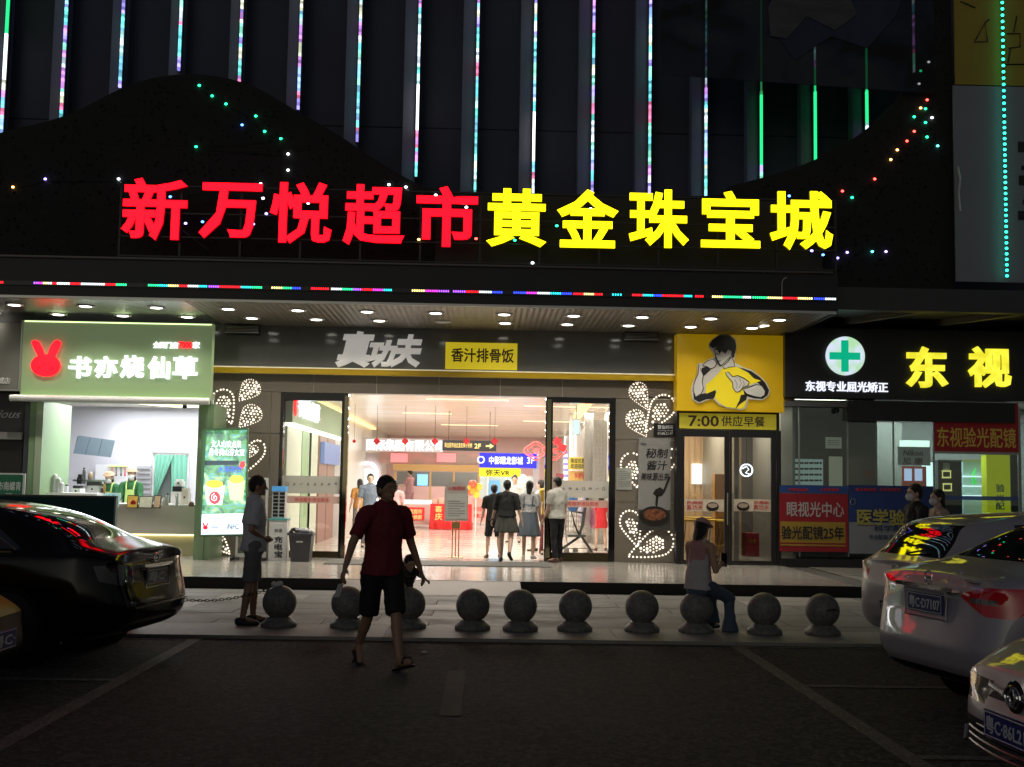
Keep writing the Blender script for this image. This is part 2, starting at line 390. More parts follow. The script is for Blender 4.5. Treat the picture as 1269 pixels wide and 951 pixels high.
# pilasters with their LED tubes behind the wave
STR = [(1,165),(75,150),(148,109),(221,88),(296,103),(369,136),(442,176),(515,219),(588,240),(660,240),(733,260),(804,262),(874,262),(943,262),(1010,214),(1074,178)]
for px, py in STR:
    x0, x1 = W(px-17,200,22.3).x, W(px-1,200,22.3).x
    part('pilaster', MB().box(x0, x1, 22.3, yb-.002, 5.2, 18), pilas, mall)
for xx in (-9.6, -6.4, -3.2, 0, 3.2, 6.4): pass
for z in (8.55, 11.8): part('wall_joint', MB().box(-22, 22, yb-.004, yb-.001, z, z+.02), wavehole, mall)
# wave panels
YW = 20.2
top = [(-60,190),(0,165),(60,150),(100,135),(150,110),(190,97),(235,92),(280,97),(320,110),(370,139),(420,168),(470,201),(520,229),(560,238),(610,241),(870,243),(905,231),(960,216),(1010,198),(1060,170),(1085,150),(1105,130),(1120,112),(1135,75),(1150,30),(1160,-30),(1166,-60)]
sm = []
for i in range(len(top)-1):
    for k in range(6):
        t = k/6; p0, p1, p2, p3 = [top[max(0, min(len(top)-1, i+d))] for d in (-1,0,1,2)]
        f = lambda a,b,c,d: .5*((2*b)+(c-a)*t+(2*a-5*b+4*c-d)*t*t+(3*b-a-3*c+d)*t**3)
        sm.append((f(p0[0],p1[0],p2[0],p3[0]), f(p0[1],p1[1],p2[1],p3[1])))
sm.append(top[-1]); wl = [W(a,b,YW) for a,b in sm]
zlow = 5.0; xr_ = W(1182,250,YW).x
m = MB()
for i in range(len(wl)-1):
    a, b = wl[i], wl[i+1]
    if b.x-a.x < 1e-5: continue
    m.v += [(a.x,YW,zlow),(b.x,YW,zlow),(b.x,YW,b.z),(a.x,YW,a.z),(a.x,YW+.15,zlow),(b.x,YW+.15,zlow),(b.x,YW+.15,b.z),(a.x,YW+.15,a.z)]
    n = len(m.v)-8; m.f += [(n,n+1,n+2,n+3),(n+5,n+4,n+7,n+6),(n+3,n+2,n+6,n+7)]; m.m += [0,0,0]
zt_ = wl[-1].z
m.box(wl[-1].x, xr_, YW, YW+.15, zlow, zt_)
wave = part('wave_panel', m, wavem, mall)
# random perforations, real holes' dark discs set proud (joined)
def wave_top(xx):
    for i in range(len(wl)-1):
        if wl[i].x <= xx <= wl[i+1].x and wl[i+1].x > wl[i].x: return wl[i].z+(wl[i+1].z-wl[i].z)*(xx-wl[i].x)/(wl[i+1].x-wl[i].x)
    return zt_
m = MB()
for _ in range(5200):
    xx = random.uniform(-9, xr_-.1); z = random.uniform(5.2, 12)
    if z > wave_top(xx)-.12: continue
    r_ = random.uniform(.012,.03); m.face([(xx+r_*math.cos(a*math.pi/3), YW-.003, z+r_*math.sin(a*math.pi/3)) for a in range(6)])
part('perforation', m, wavehole, wave, kind='stuff')
m = MB()
for z in (6.25, 7.4, 8.6, 9.8):
    for i in range(0, len(wl)-1):
        if min(wl[i].z, wl[i+1].z) > z+.05 and wl[i+1].x > wl[i].x: m.box(wl[i].x, wl[i+1].x, YW-.004, YW-.001, z, z+.012)
for k in range(-8, 8):
    xx = k*1.22
    if xx < xr_: m.box(xx, xx+.012, YW-.005, YW-.002, 5.1, min(12, wave_top(xx))-.05)
part('panel_joint', m, pm('panel_joint', (.01,.01,.01), .8), wave)
# mesh hoardings hung over the right part
hx = [W(818,50,20.05), W(1158,50,20.05)]
m = MB(); z0a, z0b = W(818,92,20.05).z, W(1158,116,20.05).z
m.v = [(hx[0].x,20.05,z0a),(hx[1].x,20.05,z0b),(hx[1].x,20.05,13),(hx[0].x,20.05,13),(hx[0].x,20.08,z0a),(hx[1].x,20.08,z0b),(hx[1].x,20.08,13),(hx[0].x,20.08,13)]
m.f = [(0,1,2,3),(5,4,7,6),(1,0,4,5),(2,1,5,6),(0,3,7,4)]; m.m = [0]*5
# ================================================================== CANOPY
YC = 19.05
cxl, cxr = -16.0, W(1036,372,YC).x
zl = W(600,331,YC).z
can = thing('canopy', 'long black entrance canopy with metal ceiling over the shopfronts', 'canopy', (0, YC, zc))
part('beam', MB().box(cxl, cxr, YC, YC+.25, zc+.0, zl), pm('canopy_black', (.012,.012,.014), .5, var=(2,(.016,.016,.018))), can)
part('roof_slab', MB().box(cxl, cxr-.01, YC+.25, 22.28, zc+.35, zl-.01), pm('canopy_black'), can)
part('ledge', MB().box(cxl, cxr-.06, YC-.06, YC+.4, zl, zl+.03), pm('ledge_metal', (.10,.09,.085), .4, .3), can)
part('edge_trim', MB().box(cxl, cxr, YC-.02, YC+.02, zc-.03, zc+.01), alu, can)
part('end_board', MB().rings([[(cxr,YC,zc-.02),(cxr+.03,YC,zc-.02),(cxr+.03,YC,zl),(cxr,YC,zl)],[(cxr-.0,22.3,zc-.02),(cxr+.03,22.3,zc-.02),(cxr+.03,22.3,zl),(cxr,22.3,zl)]]), pm('canopy_black'), can)
def ribbed(name, col, rough, metal, scale):
    m_ = pm(name, col, rough, metal); t = m_.node_tree; b = t.nodes['Principled BSDF']
    tc = t.nodes.new('ShaderNodeTexCoord'); wv = t.nodes.new('ShaderNodeTexWave'); wv.bands_direction = 'X'; wv.inputs['Scale'].default_value = scale; wv.inputs['Distortion'].default_value = .15
    t.links.new(tc.outputs['Object'], wv.inputs['Vector']); bp = t.nodes.new('ShaderNodeBump'); bp.inputs['Strength'].default_value = .6; bp.inputs['Distance'].default_value = .015
    t.links.new(wv.outputs['Fac'], bp.inputs['Height']); t.links.new(bp.outputs[0], b.inputs['Normal'])
    n = t.nodes.new('ShaderNodeTexNoise'); n.inputs['Scale'].default_value = 3; n.inputs['Detail'].default_value = 8; t.links.new(tc.outputs['Object'], n.inputs['Vector'])
    mx = t.nodes.new('ShaderNodeValToRGB'); mx.color_ramp.elements[0].color = (*[c*.6 for c in col],1); mx.color_ramp.elements[1].color = (*[min(1,c*1.3) for c in col],1)
    t.links.new(n.outputs['Fac'], mx.inputs[0]); t.links.new(mx.outputs[0], b.inputs['Base Color']); return m_
cr = ribbed('ribbed_ceiling', (.20,.18,.155), .42, .35, 3.1)
cm = pm('brushed_ceiling', (.36,.36,.36), .25, .85, var=(5,(.5,.5,.5)), stretch=(1,5,1), bump=(30,.25))
xx = -15.8
while xx < cxr:
    x1 = min(xx+1.195, cxr-.02)
    for (ya, yb2) in ((YC+.03, YC+1.6), (YC+1.61, 22.28)):
        mm = cm if x1 < -3.9 else cr
        part('ceiling_panel', MB().box(xx, x1, ya, yb2, zc, zc+.02), mm, can)
    xx += 1.2
part('ceiling_void', MB().box(cxl+.1, cxr-.1, YC+.26, 22.27, zc+.05, zc+.08), black, can)
# downlights
DL = {'front': (12.96*1.47, [(18,374),(106,378),(194,377),(283,379),(369,381),(455,383),(540,385),(625,386),(711,387),(796,388),(881,389),(966,389)]),
      'back': (0, [(-10,391),(72,393),(152,394),(232,395),(312,397),(392,399),(470,400),(549,401),(626,403),(703,403),(779,405),(856,405),(932,406)])}
ordn = ['first','second','third','fourth','fifth','sixth','seventh','eighth','ninth','tenth','eleventh','twelfth','thirteenth']
for row in ('front','back'):
    for k, (px, py) in enumerate(DL[row][1]):
        Yd = YC+.95 if row == 'front' else YC+2.05
        g = W(px, py, Yd); c = (g.x, Yd, zc)
        t = thing('downlight', 'round lit downlight in the %s row of the canopy ceiling, %s from the left' % (row, ordn[k]), 'ceiling light', c, 0, 'round downlights in the canopy ceiling')
        part('trim_ring', MB().lathe([(.155,-.018),(.155,.0),(.127,.0),(.127,-.018)], c, 20), white, t, True)
        on = not (row == 'back' and k == 7)
        part('diffuser', MB().lathe([(.125,-.012),(.08,-.024),(.01,-.028)], c, 20), lampface if on else white, t, True)
        if on: area('downlight_lamp', (g.x, Yd, zc-.04), .16, .16, 15 if row == 'front' else 11, (1,.93,.80), shape='DISK', spread=130, parent=t)
# multicolour LED line along the canopy beam
ledm = colattr('led_colours', 3.4)
def led_mesh(segs):      # segs: (box, colour)
    m = MB(); cols = []
    for bx, c in segs: m.box(*bx); cols += [c]*6
    me = m.mesh('led'); at = me.color_attributes.new('led', 'FLOAT_COLOR', 'CORNER'); i = 0
    dat = []
    for p in me.polygons:
        c = cols[p.index]; dat += [c[0],c[1],c[2],1]*p.loop_total
    at.data.foreach_set('color', dat); return me
CR, CG, CB, CY, CM, CW, CC, CV = (1,.01,.02),(.02,.8,.25),(.03,.06,1),(.9,.75,.25),(.8,.04,.7),(.75,.85,.9),(.02,.65,.7),(.35,.08,1)
runs = [(-30,4,[CR]),(41,70,[CV,CM,CY,CW,CR]),(70,157,[CW,CR,CW,CW,CR,CG]),(183,257,[CG,CC,CY,CR,CW,CC]),(258,325,[CV,CR,CR,CC,CG]),(336,373,[CY,CG,CB]),(385,408,[CR,CR]),(410,486,[CW,CG,CV,CR,CM,CC]),(510,557,[CY,CM,CV]),(561,623,[CV,CR,CW,CB]),(636,709,[CB,CM,CW,CC,CB]),(710,747,[CR,CY,CR]),(758,771,[CC]),(783,858,[CR,CC,CB,CR,CR,CC]),(861,872,[CR]),(882,931,[CY,CG,CG,CW]),(932,1007,[CG,CY,CR,CY]),(1008,1036,[CB,CW])]
ll = thing('led_light_line', 'broken line of tiny multicoloured LEDs along the black canopy beam', 'light strip', (0, YC-.03, zc+.3))
x0, x1 = cxl, cxr; zled = W(640,363,YC-.03).z
part('housing', MB().box(x0, x1, YC-.03, YC-.001, zled-.035, zled+.035), black, ll)
segs = []
for a, b, cs in runs:
    xa, xb = W(a,360,YC-.03).x, W(b,360,YC-.03).x; n = max(1, int((xb-xa)/.035))
    for i in range(n):
        u = xa+(xb-xa)*(i+.5)/n; c = cs[min(len(cs)-1, int(i/n*len(cs)))]
        segs.append(((u-.0105, u+.0105, YC-.045, YC-.031, zled-.014, zled+.016), c))
part('diode', led_mesh(segs), ledm, ll, kind='stuff')

# sign frame behind the big letters
fr = thing('sign_frame', 'dark steel frame carrying the big red and yellow characters', 'sign frame', (0, 19.35, zl))
fx0, fx1 = W(148,280,19.35).x, W(1036,280,19.35).x
zt = W(620,240,19.35).z
fm = pm('frame_steel', (.05,.05,.05), .5, .4)
for z in (zl+.12, zl+.45, zl+.85, zt): part('rail', MB().box(fx0, fx1, 19.33, 19.36, z-.012, z+.012), fm, fr)
k = fx0
while k <= fx1: part('post', MB().box(k-.018, k+.018, 19.37, 19.41, zl+.03, zt+.02), fm, fr); k += (fx1-fx0)/12-.0001
part('brace', MB().tube([W(225,285,19.42), W(258,310,19.42)], .012, 6), fm, fr)
part('back_panel', MB().box(W(540,280,19.8).x, cxr, 19.8, 19.83, zl+.03, W(620,242,19.8).z), pm('sign_backing', (.02,.02,.021), .6), fr)
# the big channel letters
RED = [('新',(152,222,233,299)),('万',(248,228,325,297)),('悦',(335,227,412,303)),('超',(426,230,502,305)),('市',(516,232,592,307))]
YEL = [('黄',(603,235,677,307)),('金',(690,236,766,308)),('珠',(779,236,853,308)),('宝',(868,238,941,308)),('城',(953,238,1031,311))]
YL = 19.3
for nm, lst, fm_, sd, lab in (('red_letter_sign', RED, redled, redside, 'five huge glowing red characters above the canopy'), ('yellow_letter_sign', YEL, yelled, yelside, 'five huge glowing yellow characters above the canopy')):
    t = thing(nm, lab, 'sign', W((lst[0][1][0]+lst[-1][1][2])/2, 300, YL))
    for ch, rc in lst:
        me = text_mesh(ch, .026, .5).copy(); vs = me.vertices
        X0, X1, Z0, Z1 = R4(*rc, YL)
        bx = [min(v.co.x for v in vs), max(v.co.x for v in vs), min(v.co.y for v in vs), max(v.co.y for v in vs)]
        for v in vs: v.co = Vector((X0+(v.co.x-bx[0])/(bx[1]-bx[0])*(X1-X0), YL-.06*(v.co.z+.5), Z0+(v.co.y-bx[2])/(bx[3]-bx[2])*(Z1-Z0)))
        me.update(); me.transform(Matrix.Translation(-origin(t)))
        o = bpy.data.objects.new('character', me); COL.objects.link(o); o.parent = t
        me.materials.clear(); me.materials.append(fm_); me.materials.append(sd)
        for p in me.polygons: p.material_index = 0 if p.normal.y < -.15 else 1

# LED tubes down the pilasters
MULTI = [CC,CM,CW,CG,CV,CR,CY,CW,CC,CW,CB,CW,CC,CM,CW]
pal = [(.15,.7,.8),(.15,.75,.7),(.55,.25,.75),(.7,.85,1.),(.7,.88,1.),(.25,.8,.6),(.35,.3,.95),(.85,.2,.4),(.75,.8,.6),(.3,.5,.95),(.5,.9,.95),(.2,.6,.85)]
names = ['first','second','third','fourth','fifth','sixth','seventh','eighth','ninth','tenth','eleventh','twelfth','thirteenth','fourteenth','fifteenth','sixteenth','seventeenth']
fixed = {0:[(-400,38,CG),(38,100,CW)], 7:[(92,154,(1,1,1))], 9:[(126,190,(1,1,1))], 13:[(-50,96,(.01,.10,.03)),(96,185,CG)], 14:[(60,214,CG)], 15:[(0,127,CG),(157,176,CG)]}
tubeg = glass('tube_plastic', (1,1,1), .05)
for i, (px, py) in enumerate(STR+[(1132,90)]):
    Yt = 22.2 if i < 16 else 20.14
    p = W(px+.5, py, Yt); z0 = p.z; z1 = 12.2
    col = {13:'mostly green',14:'bright green',15:'green and multicoloured',0:'green and white'}.get(i, 'multicoloured')
    t = thing('led_tube', '%s glowing LED tube down the dark upper wall, %s from the left' % (col, names[i]), 'light tube', (p.x, Yt, z0), 0, 'LED tubes down the upper wall')
    part('back_channel', MB().box(p.x-.035, p.x+.035, Yt+.02, 22.298 if i < 16 else Yt+.05, z0, z1+2), black, t)
    segs = []; z = z0; rr = random.Random(i*7+3); c = rr.choice(pal); left = 0
    while z < z1:
        if left <= 0: c = rr.choice(pal); left = rr.choice((1,2,2,3,4))
        left -= 1
        yp = 598-(z-EYE)/Yt*FPX; cc = c
        k_ = rr.uniform(.18,.75)
        for fa in fixed.get(i, []):
            if fa[0] <= yp-6 <= fa[1]: cc = fa[2]; k_ = .9 if cc != CG else .42
        th = .022 if (i < 12 or yp > 95) and i < 16 else .012
        segs.append(((p.x-th, p.x+th, Yt-.04, Yt+.018, z+.004, z+.066), tuple(v*k_*(1. if th > .02 else .6) for v in cc))); z += .07
    part('light_segment', led_mesh(segs), ledm, t, kind='stuff')
# fairy lights scattered over the wave panel
FG, FR, FB, FW_, FV, FO = (.02,.9,.35),(1,.08,.06),(.1,.3,1),(.9,.95,1),(.4,.3,1),(1,.5,.15)
SETS = [('fairy_light_string', 'green fairy lights scattered down the hill of the left wave panel', [(247,106,FG),(263,119,FG),(280,129,FG),(317,144,FG),(300,155,FB),(328,163,FG),(348,172,FG),(243,182,FG),(357,191,FW_),(357,211,FW_)]),
        ('fairy_light_string', 'sparse white fairy lights among and left of the red characters', [(16,232,FO),(56,222,FV),(147,222,FW_),(211,244,FB),(323,228,FW_),(326,246,FW_),(230,277,FV),(251,275,FB),(314,278,FV),(330,265,FV),(382,252,FW_),(482,229,FW_),(503,232,FW_),(540,242,FW_),(578,257,FW_)]),
        ('fairy_light_string', 'tiny fairy lights showing between the yellow characters', [(590,296,FR),(638,298,FG),(690,280,FG),(660,326,FW_),(732,259,FW_),(519,297,FO),(978,243,FB)]),
        ('fairy_light_string', 'red, green and orange fairy lights curving up the right wave panel', [(1044,237,FR),(1056,245,FG),(1084,222,FR),(1104,198,FO),(1112,186,FO),(1124,175,FR),(1133,163,FR),(1133,145,FG),(1141,134,FO),(1147,135,FG),(1149,124,FR),(1155,146,FW_),(1147,152,FG),(1149,170,FG),(1162,181,(.1,.9,.7)),(1151,77,FW_),(1141,88,FG),(1139,104,FW_)]),
        ('fairy_light_string', 'row of blue and violet fairy lights low beyond the last yellow character', [(1006,311,FV),(1020,316,FB),(1038,320,FV),(1050,313,FV),(1081,312,(.1,.8,.8)),(1098,312,FV)])]
for nm, lab, pts in SETS:
    c0 = W(*pts[0][:2], YW); t = thing(nm, lab, 'fairy lights', c0)
    for a, b, c in pts:
        Yq = YW-.03 if (b < 236 or a > 1036 or a < 148) else 19.29
        q = W(a, b, Yq); k = 'fairy_%02d%02d%02d' % tuple(int(v*99) for v in c)
        part('bulb', MB().ell(q, .026, .02, .02, 8), em(k, c, 6), t, True)
    if len(pts) > 6:
        part('wire', MB().tube([W(a, b+3, (YW-.03 if (b < 236 or a > 1036 or a < 148) else 19.4)) for a, b, c in pts], .004, 4), black, t)
# hoardings
banm = glass('printed_mesh', (.9,.9,.9), .0, .8, (.02,.022,.03))
def hoard_mat(name, cols, alpha):
    m_ = bpy.data.materials.new(name); m_.use_nodes = True; t = m_.node_tree; b = t.nodes['Principled BSDF']; b.inputs['Roughness'].default_value = .8
    tc = t.nodes.new('ShaderNodeTexCoord'); n = t.nodes.new('ShaderNodeTexNoise'); n.inputs['Scale'].default_value = .55; n.inputs['Detail'].default_value = 4; n.inputs['Distortion'].default_value = 1.6
    r = t.nodes.new('ShaderNodeValToRGB'); e = r.color_ramp.elements
    e[0].position = .42; e[0].color = (*cols[0],1); e[1].position = .6; e[1].color = (*cols[-1],1)
    q = e.new(.52); q.color = (*cols[1],1)
    t.links.new(tc.outputs['Object'], n.inputs['Vector']); t.links.new(n.outputs['Fac'], r.inputs[0]); t.links.new(r.outputs[0], b.inputs['Base Color']); b.inputs['Alpha'].default_value = alpha
    return m_
ph = part('poster_banner', MB(), hoard_mat('portrait_print', [(.008,.008,.010),(.015,.022,.05),(.06,.065,.08)], .72)) if False else None
mm = m
hb = part('banner', mm, hoard_mat('portrait_print', [(.010,.010,.013),(.02,.03,.06),(.04,.045,.06)], .75))
tag(hb, 'big dark blue printed mesh banner hanging at the top right of the front', 'banner')
f = MB(); ppoly([(965,-10),(960,40),(985,75),(1030,45),(1075,60),(1110,20),(1120,-10)], 20.03, f, .01)
part('printed_figure', f, pm('figure_print', (.035,.05,.10), .8, var=(1.6,(.015,.02,.045)), stretch=(1,1,.35)), hb)
f = MB(); ppoly([(952,10),(955,45),(975,48),(1000,20),(1035,38),(1062,18),(1050,-10),(960,-10)], 20.012, f, .01)
part('printed_figure', f, pm('figure_print_pale', (.10,.10,.12), .8, var=(3,(.04,.04,.05)), stretch=(.5,1,2)), hb)
yh = thing('hoarding', 'dim yellow banner with thin black line drawing, top right corner', 'banner', W(1225,100,20.0))
part('sheet', pbox((1183,-40,1300,106), 19.98, 20.02), pm('yellow_print', (.33,.24,.03), .7, var=(2,(.38,.28,.04))), yh)
dm = MB()
for pts in ([(1209,50),(1221,28),(1224,52),(1207,52)],[(1221,28),(1226,24)],[(1248,42),(1264,42),(1264,58),(1250,60)],[(1252,60),(1249,78)],[(1244,80),(1269,80)],[(1190,2),(1209,10)],[(1260,20),(1256,40)]):
    dm.tube([W(a,b,19.972) for a,b in pts], .012, 5)
part('line_drawing', dm, ink, yh)
wh = thing('hoarding', 'tall pale grey hoarding below the yellow banner at the right', 'banner', W(1225,350,20.0))
part('sheet', pbox((1183,107.5,1300,350), 19.98, 20.02), pm('pale_print', (.22,.22,.26), .7, var=(.8,(.26,.26,.30))), wh)
dm = MB(); [pbox(q, 19.965, 19.978, dm) for q in ((1262,176,1300,189),(1266,206,1300,211),(1263,218,1300,230),(1262,262,1300,273),(1268,248,1300,254))]
part('printed_stroke', dm, ink, wh)
part('torn_edge', MB().tube([W(1187,207,19.96), W(1190,222,19.955), W(1188,240,19.96), W(1190,262,19.962)], .02, 6), pm('plastic_wrap', (.5,.5,.52), .2), wh)
# turquoise bead rope
tr = thing('led_rope', 'turquoise beaded LED rope hanging down the hoardings at the right', 'light strip', W(1248,345,19.9))
pts = [W(1242+6*(y/345)**1.0, y, 19.9) for y in range(-60, 350, 5)]
part('cord', MB().tube(pts, .012, 6), black, tr)
m = MB(); rr = random.Random(5)
n = 0; y = -20
while y < 345:
    q = W(1242+6*max(0, y)/345, y, 19.88); m.ell(q, .030, .022, .026, 8); y += 7.4+ (.4 if y < 150 else -.6)
part('bead', m, em('turquoise_bead', (.04,.95,.62), 3.2), tr, True, kind='stuff')
# second floor overhang over the optician
ov = part('overhang', MB().box(cxr+.035, 16, 20.0, 20.2, W(1150,386,20).z, W(1150,358,20).z), pm('overhang_grey', (.05,.05,.055), .6), mall)
part('overhang_soffit', MB().box(cxr+.035, 16, 20.2, 22.6, W(1150,386,20).z+.12, W(1150,386,20).z+.2), pm('overhang_grey'), mall)
zs_ = W(1150,386,20).z
for px in (1140, 1262): 
    xx = W(px,380,20.2).x
    part('overhang_rib', MB().rings([[(xx,20.21,zs_-.0),(xx+.12,20.21,zs_),(xx+.12,20.21,zs_+.119),(xx,20.21,zs_+.119)],[(xx-1.0,22.2,zs_-.0),(xx-.88,22.2,zs_),(xx-.88,22.2,zs_+.119),(xx-1.0,22.2,zs_+.119)]]), pm('overhang_rib', (.13,.11,.09), .6), mall)

# ================================================================== MALL INTERIOR
IX0, IX1 = W(430,600,YF).x-1.1, 4.1
marble = pm('pale_marble', (.62,.55,.49), .09, var=(.8,(.70,.64,.58)), rvar=(2,.16))
hall = struct('mall_floor', MB().box(-3.9, 4.9, 22.5, 47, -.2, PT-.012), joint)
tms = []
for cc in ((.62,.54,.48),(.66,.59,.52)):
    me = MB().box(-.497,.497,-.497,.497,0,.012).mesh('floor_tile'); me.materials.append(pm('pale_marble_%d' % int(cc[0]*100), cc, .10, var=(.9,tuple(v*1.1 for v in cc)), rvar=(2,.17))); tms.append(me)
for a in range(9):
    for b in range(24):
        o = bpy.data.objects.new('floor_tile', random.choice(tms)); COL.objects.link(o); o.parent = hall; o.location = (-3.4+a, 23+b, PT-.012+.0006*random.random())
ZI = 3.42
lob = thing('mall_lobby', 'bright mall lobby walls and streaky beige ceiling seen through the entrance', 'interior', (0, 34, PT))
ceilm = pm('streaked_ceiling', (.80,.76,.68), .22, var=(1.3,(.66,.54,.38)), stretch=(.35,2.4,1), spread=.16)
part('ceiling', MB().box(-3.9, 4.9, YF+.36, 47, ZI, ZI+.1), ceilm, lob)
for (a, b, y) in ((-1.3,.5,25.5),(.9,3.4,27.3),(-2.2,-.9,31),(1.1,3.0,34),(-1.4,.4,37),(2.4,3.3,24.2)):
    part('ceiling_light_slot', MB().box(a, b, y, y+.10, ZI-.012, ZI-.002), em('warm_slot', (1,.74,.42), 2.2), lob)
wallp = pm('lobby_wall', (.72,.66,.62), .4)
pinkp = pm('pink_panel', (.62,.40,.38), .4, var=(.6,(.68,.46,.43)))
part('wall', MB().box(-3.9, 4.9, 46.8, 47, PT, ZI), pinkp, lob)
part('wall', MB().box(-3.98, -3.88, 22.66, 47, PT, ZI), pm('left_wall_cream', (.60,.60,.52), .35), lob)
part('wall', MB().box(3.0, 3.1, 27.5, 47, PT, ZI), wallp, lob)
part('wall', MB().box(4.85, 4.95, 22.7, 27.5, PT, ZI), pm('wall_grey', (.30,.30,.29), .5), lob)
# roller grille and columns on the right side of the lobby
x0, x1, z0, z1 = R4(737,535,775,600,29)
gr = MB()
for i in range(14): gr.box(x0-.05+i*.085, x0-.038+i*.085, 28.6, 28.612, PT, 3.0)
for i in range(26): gr.box(x0-.05, x0+1.15, 28.615, 28.627, .2+i*.105, .21+i*.105)
part('roller_grille', gr, steel, lob, kind='stuff')
part('grille_back', MB().box(x0-.06, x0+1.3, 28.8, 28.84, PT, 3.2), pm('grille_back', (.35,.34,.32), .6), lob)
for (a, b, Y) in ((724,735,29.2),(706,710,30)):
    q = R4(a,520,b,600,Y); part('column', MB().box(q[0], q[1], Y, Y+.3, PT, ZI-.01), steel if a > 710 else white, lob)
# warm light cove along the right side of the lobby ceiling
part('cove_light', MB().rings([[(2.0,23.6,ZI-.07),(2.25,23.6,ZI-.07),(2.25,23.6,ZI-.02),(2.0,23.6,ZI-.02)],[(2.4,33,ZI-.07),(2.6,33,ZI-.07),(2.6,33,ZI-.02),(2.4,33,ZI-.02)]]), em('warm_cove', (1,.68,.30), 1.6), lob)
part('cove_light', MB().box(-3.86, -3.72, 23, 40, ZI-.07, ZI-.02), em('warm_cove', (1,.68,.30), 1.6), lob)
for (y, p) in ((24.6,310),(29,250),(34,215),(39,185),(44,145)): area('lobby_lamp_and_fill', (.3, y, ZI-.03), 5.5, .5, p, (1,.93,.85), parent=lob)
area('lobby_lamp_and_fill', (0, 30, .35), 6, 14, 190, (1,.93,.85), rot=(math.pi,0,0), parent=lob)  # added upward fill that brightens the ceiling, no real lamp stands here

# ------- entrance doors: frames with fixed glass and printed bands
def glazed(name, label, fr_px, gl_px, Y, bands, cat='glass panel'):
    t = thing(name, label, cat, (W((fr_px[0]+fr_px[2])/2,600,Y).x, Y, PT))
    X0, X1, Z0, Z1 = R4(*fr_px, Y); x0, x1, z0, z1 = R4(*gl_px, Y); Z0 = PT; Z1 = zlint-.005
    part('frame', MB().box(X0, x0, Y-.09, Y+.09, Z0, Z1), blackgloss, t); part('frame', MB().box(x1, X1, Y-.09, Y+.09, Z0, Z1), blackgloss, t)
    part('frame', MB().box(x0, x1, Y-.088, Y+.088, z1, Z1), blackgloss, t); part('frame', MB().box(x0, x1, Y-.088, Y+.088, Z0, z0), pm('dark_bronze', (.06,.045,.02), .15, .6), t)
    part('glass_pane', MB().box(x0, x1, Y-.006, Y+.006, z0, z1), clear, t)
    for (a, b, m_) in bands:
        q = R4(gl_px[0], a, gl_px[2], b, Y); part('frosted_band', MB().box(x0+.002, x1-.002, Y-.012, Y-.0075, q[2], q[3]), m_, t)
    return t, (x0, x1, z0, z1)
frost = glass('frosted_film', (1,1,1), .04, .82, (.62,.61,.57)); frostp = glass('frosted_film_pink', (1,1,1), .04, .75, (.70,.50,.45))
YD = YF+.05
gl, _ = glazed('entrance_glass', 'tall black framed glass panel left of the mall opening', (344,490,430,692), (350,497,422,683), YD, [(590,612,frost),(615,624,frostp)])
gr_, _ = glazed('entrance_glass', 'tall black framed glass panel right of the mall opening', (675,490,762,692), (684,500,754,685), YD, [(596,617,frost),(620,629,frostp)])
def glyphs(t, px, py, n, dx, Y, m_, s=4):
    g = random.Random(int(px)); mb = MB()
    for i in range(n):
        c = W(px+i*dx, py, Y); k = g.randrange(4); r_ = s/FPX*Y*.5
        if k == 0: mb.tube([c+Vector((r_*math.cos(a), 0, r_*math.sin(a))) for a in [j*math.pi/3 for j in range(6)]], .006, 4, close=True)
        elif k == 1: mb.obox(c, (r_,0,0), (0,.003,0), (0,0,r_*.4)); mb.obox(c+Vector((0,0,r_*.7)), (r_*.5,0,0), (0,.003,0), (0,0,r_*.3))
        elif k == 2: mb.obox(c, (r_,0,r_*.5), (0,.003,0), (-r_*.1,0,r_*.2))
        else: mb.prism([(c.x-r_, c.z-r_),(c.x+r_, c.z-r_*.6),(c.x, c.z+r_)], c.y-.002, c.y+.002)
    return part('icon', mb, m_, t, kind='stuff')
glyphs(gl, 356, 600, 8, 8.6, YD-.016, pm('icon_grey', (.2,.2,.19), .6)); glyphs(gr_, 690, 606, 8, 8.3, YD-.016, pm('icon_grey'))
ptext('珠宝超市请往前走', (365,617,408,622), YD-.016, redink, gl, depth=.002, bold=.01); ptext('珠宝超市请往前走', (698,622,742,627), YD-.016, redink, gr_, depth=.002, bold=.01)
# open sliding leaf edges with plants' green reflections
for (a, nm_) in ((424.5,'left'),(677,'right')):
    x0, x1 = W(a,600,YF-.06).x, W(a+5,600,YF-.06).x
    o = part('door_edge', MB().box(x0, x1, YF-.085, YF-.045, PT+.02, zlint-.05), pm('mirror_edge', (.25,.22,.14), .08, 1.), gl if nm_ == 'left' else gr_)

# ------- green shop front inside the lobby (left wall)
ins = thing('lobby_tea_shop_sign', 'green fascia with white lettering along the left lobby wall, seen through glass', 'sign', (-3.86, 27, 2.7))
part('fascia', MB().box(-3.87, -3.74, 22.75, 31, 2.72, 3.36), sage, ins)
part('light_strip', MB().box(-3.88, -3.70, 22.75, 31, 2.66, 2.71), em('fascia_strip', (1,.95,.75), 2.5), ins)
text('书亦烧仙草', (0, 3.0, 0, .42), 0, whiteled, ins, bold=.03, depth=.03, frame=(Vector((-3.74,23.3,2.86)), Vector((0,1,0)), Vector((0,0,1))))
part('rabbit_mark', MB().ell((-3.72,23.0,3.05), .03, .16, .2, 10), redled, ins, True)
for y, c in ((23.2,(.60,.68,.55)),(24.6,(.25,.42,.22)),(25.6,(.60,.68,.55)),(27.2,(.28,.16,.13)),(28.6,(.28,.16,.13)),(30,(.5,.5,.5))):
    part('wall_panel', MB().box(-3.87, -3.82, y-.5 if y < 24 else y, y+1.3, PT, 2.64), pm('inner_panel_%d' % int(y*10), c, .35), ins)
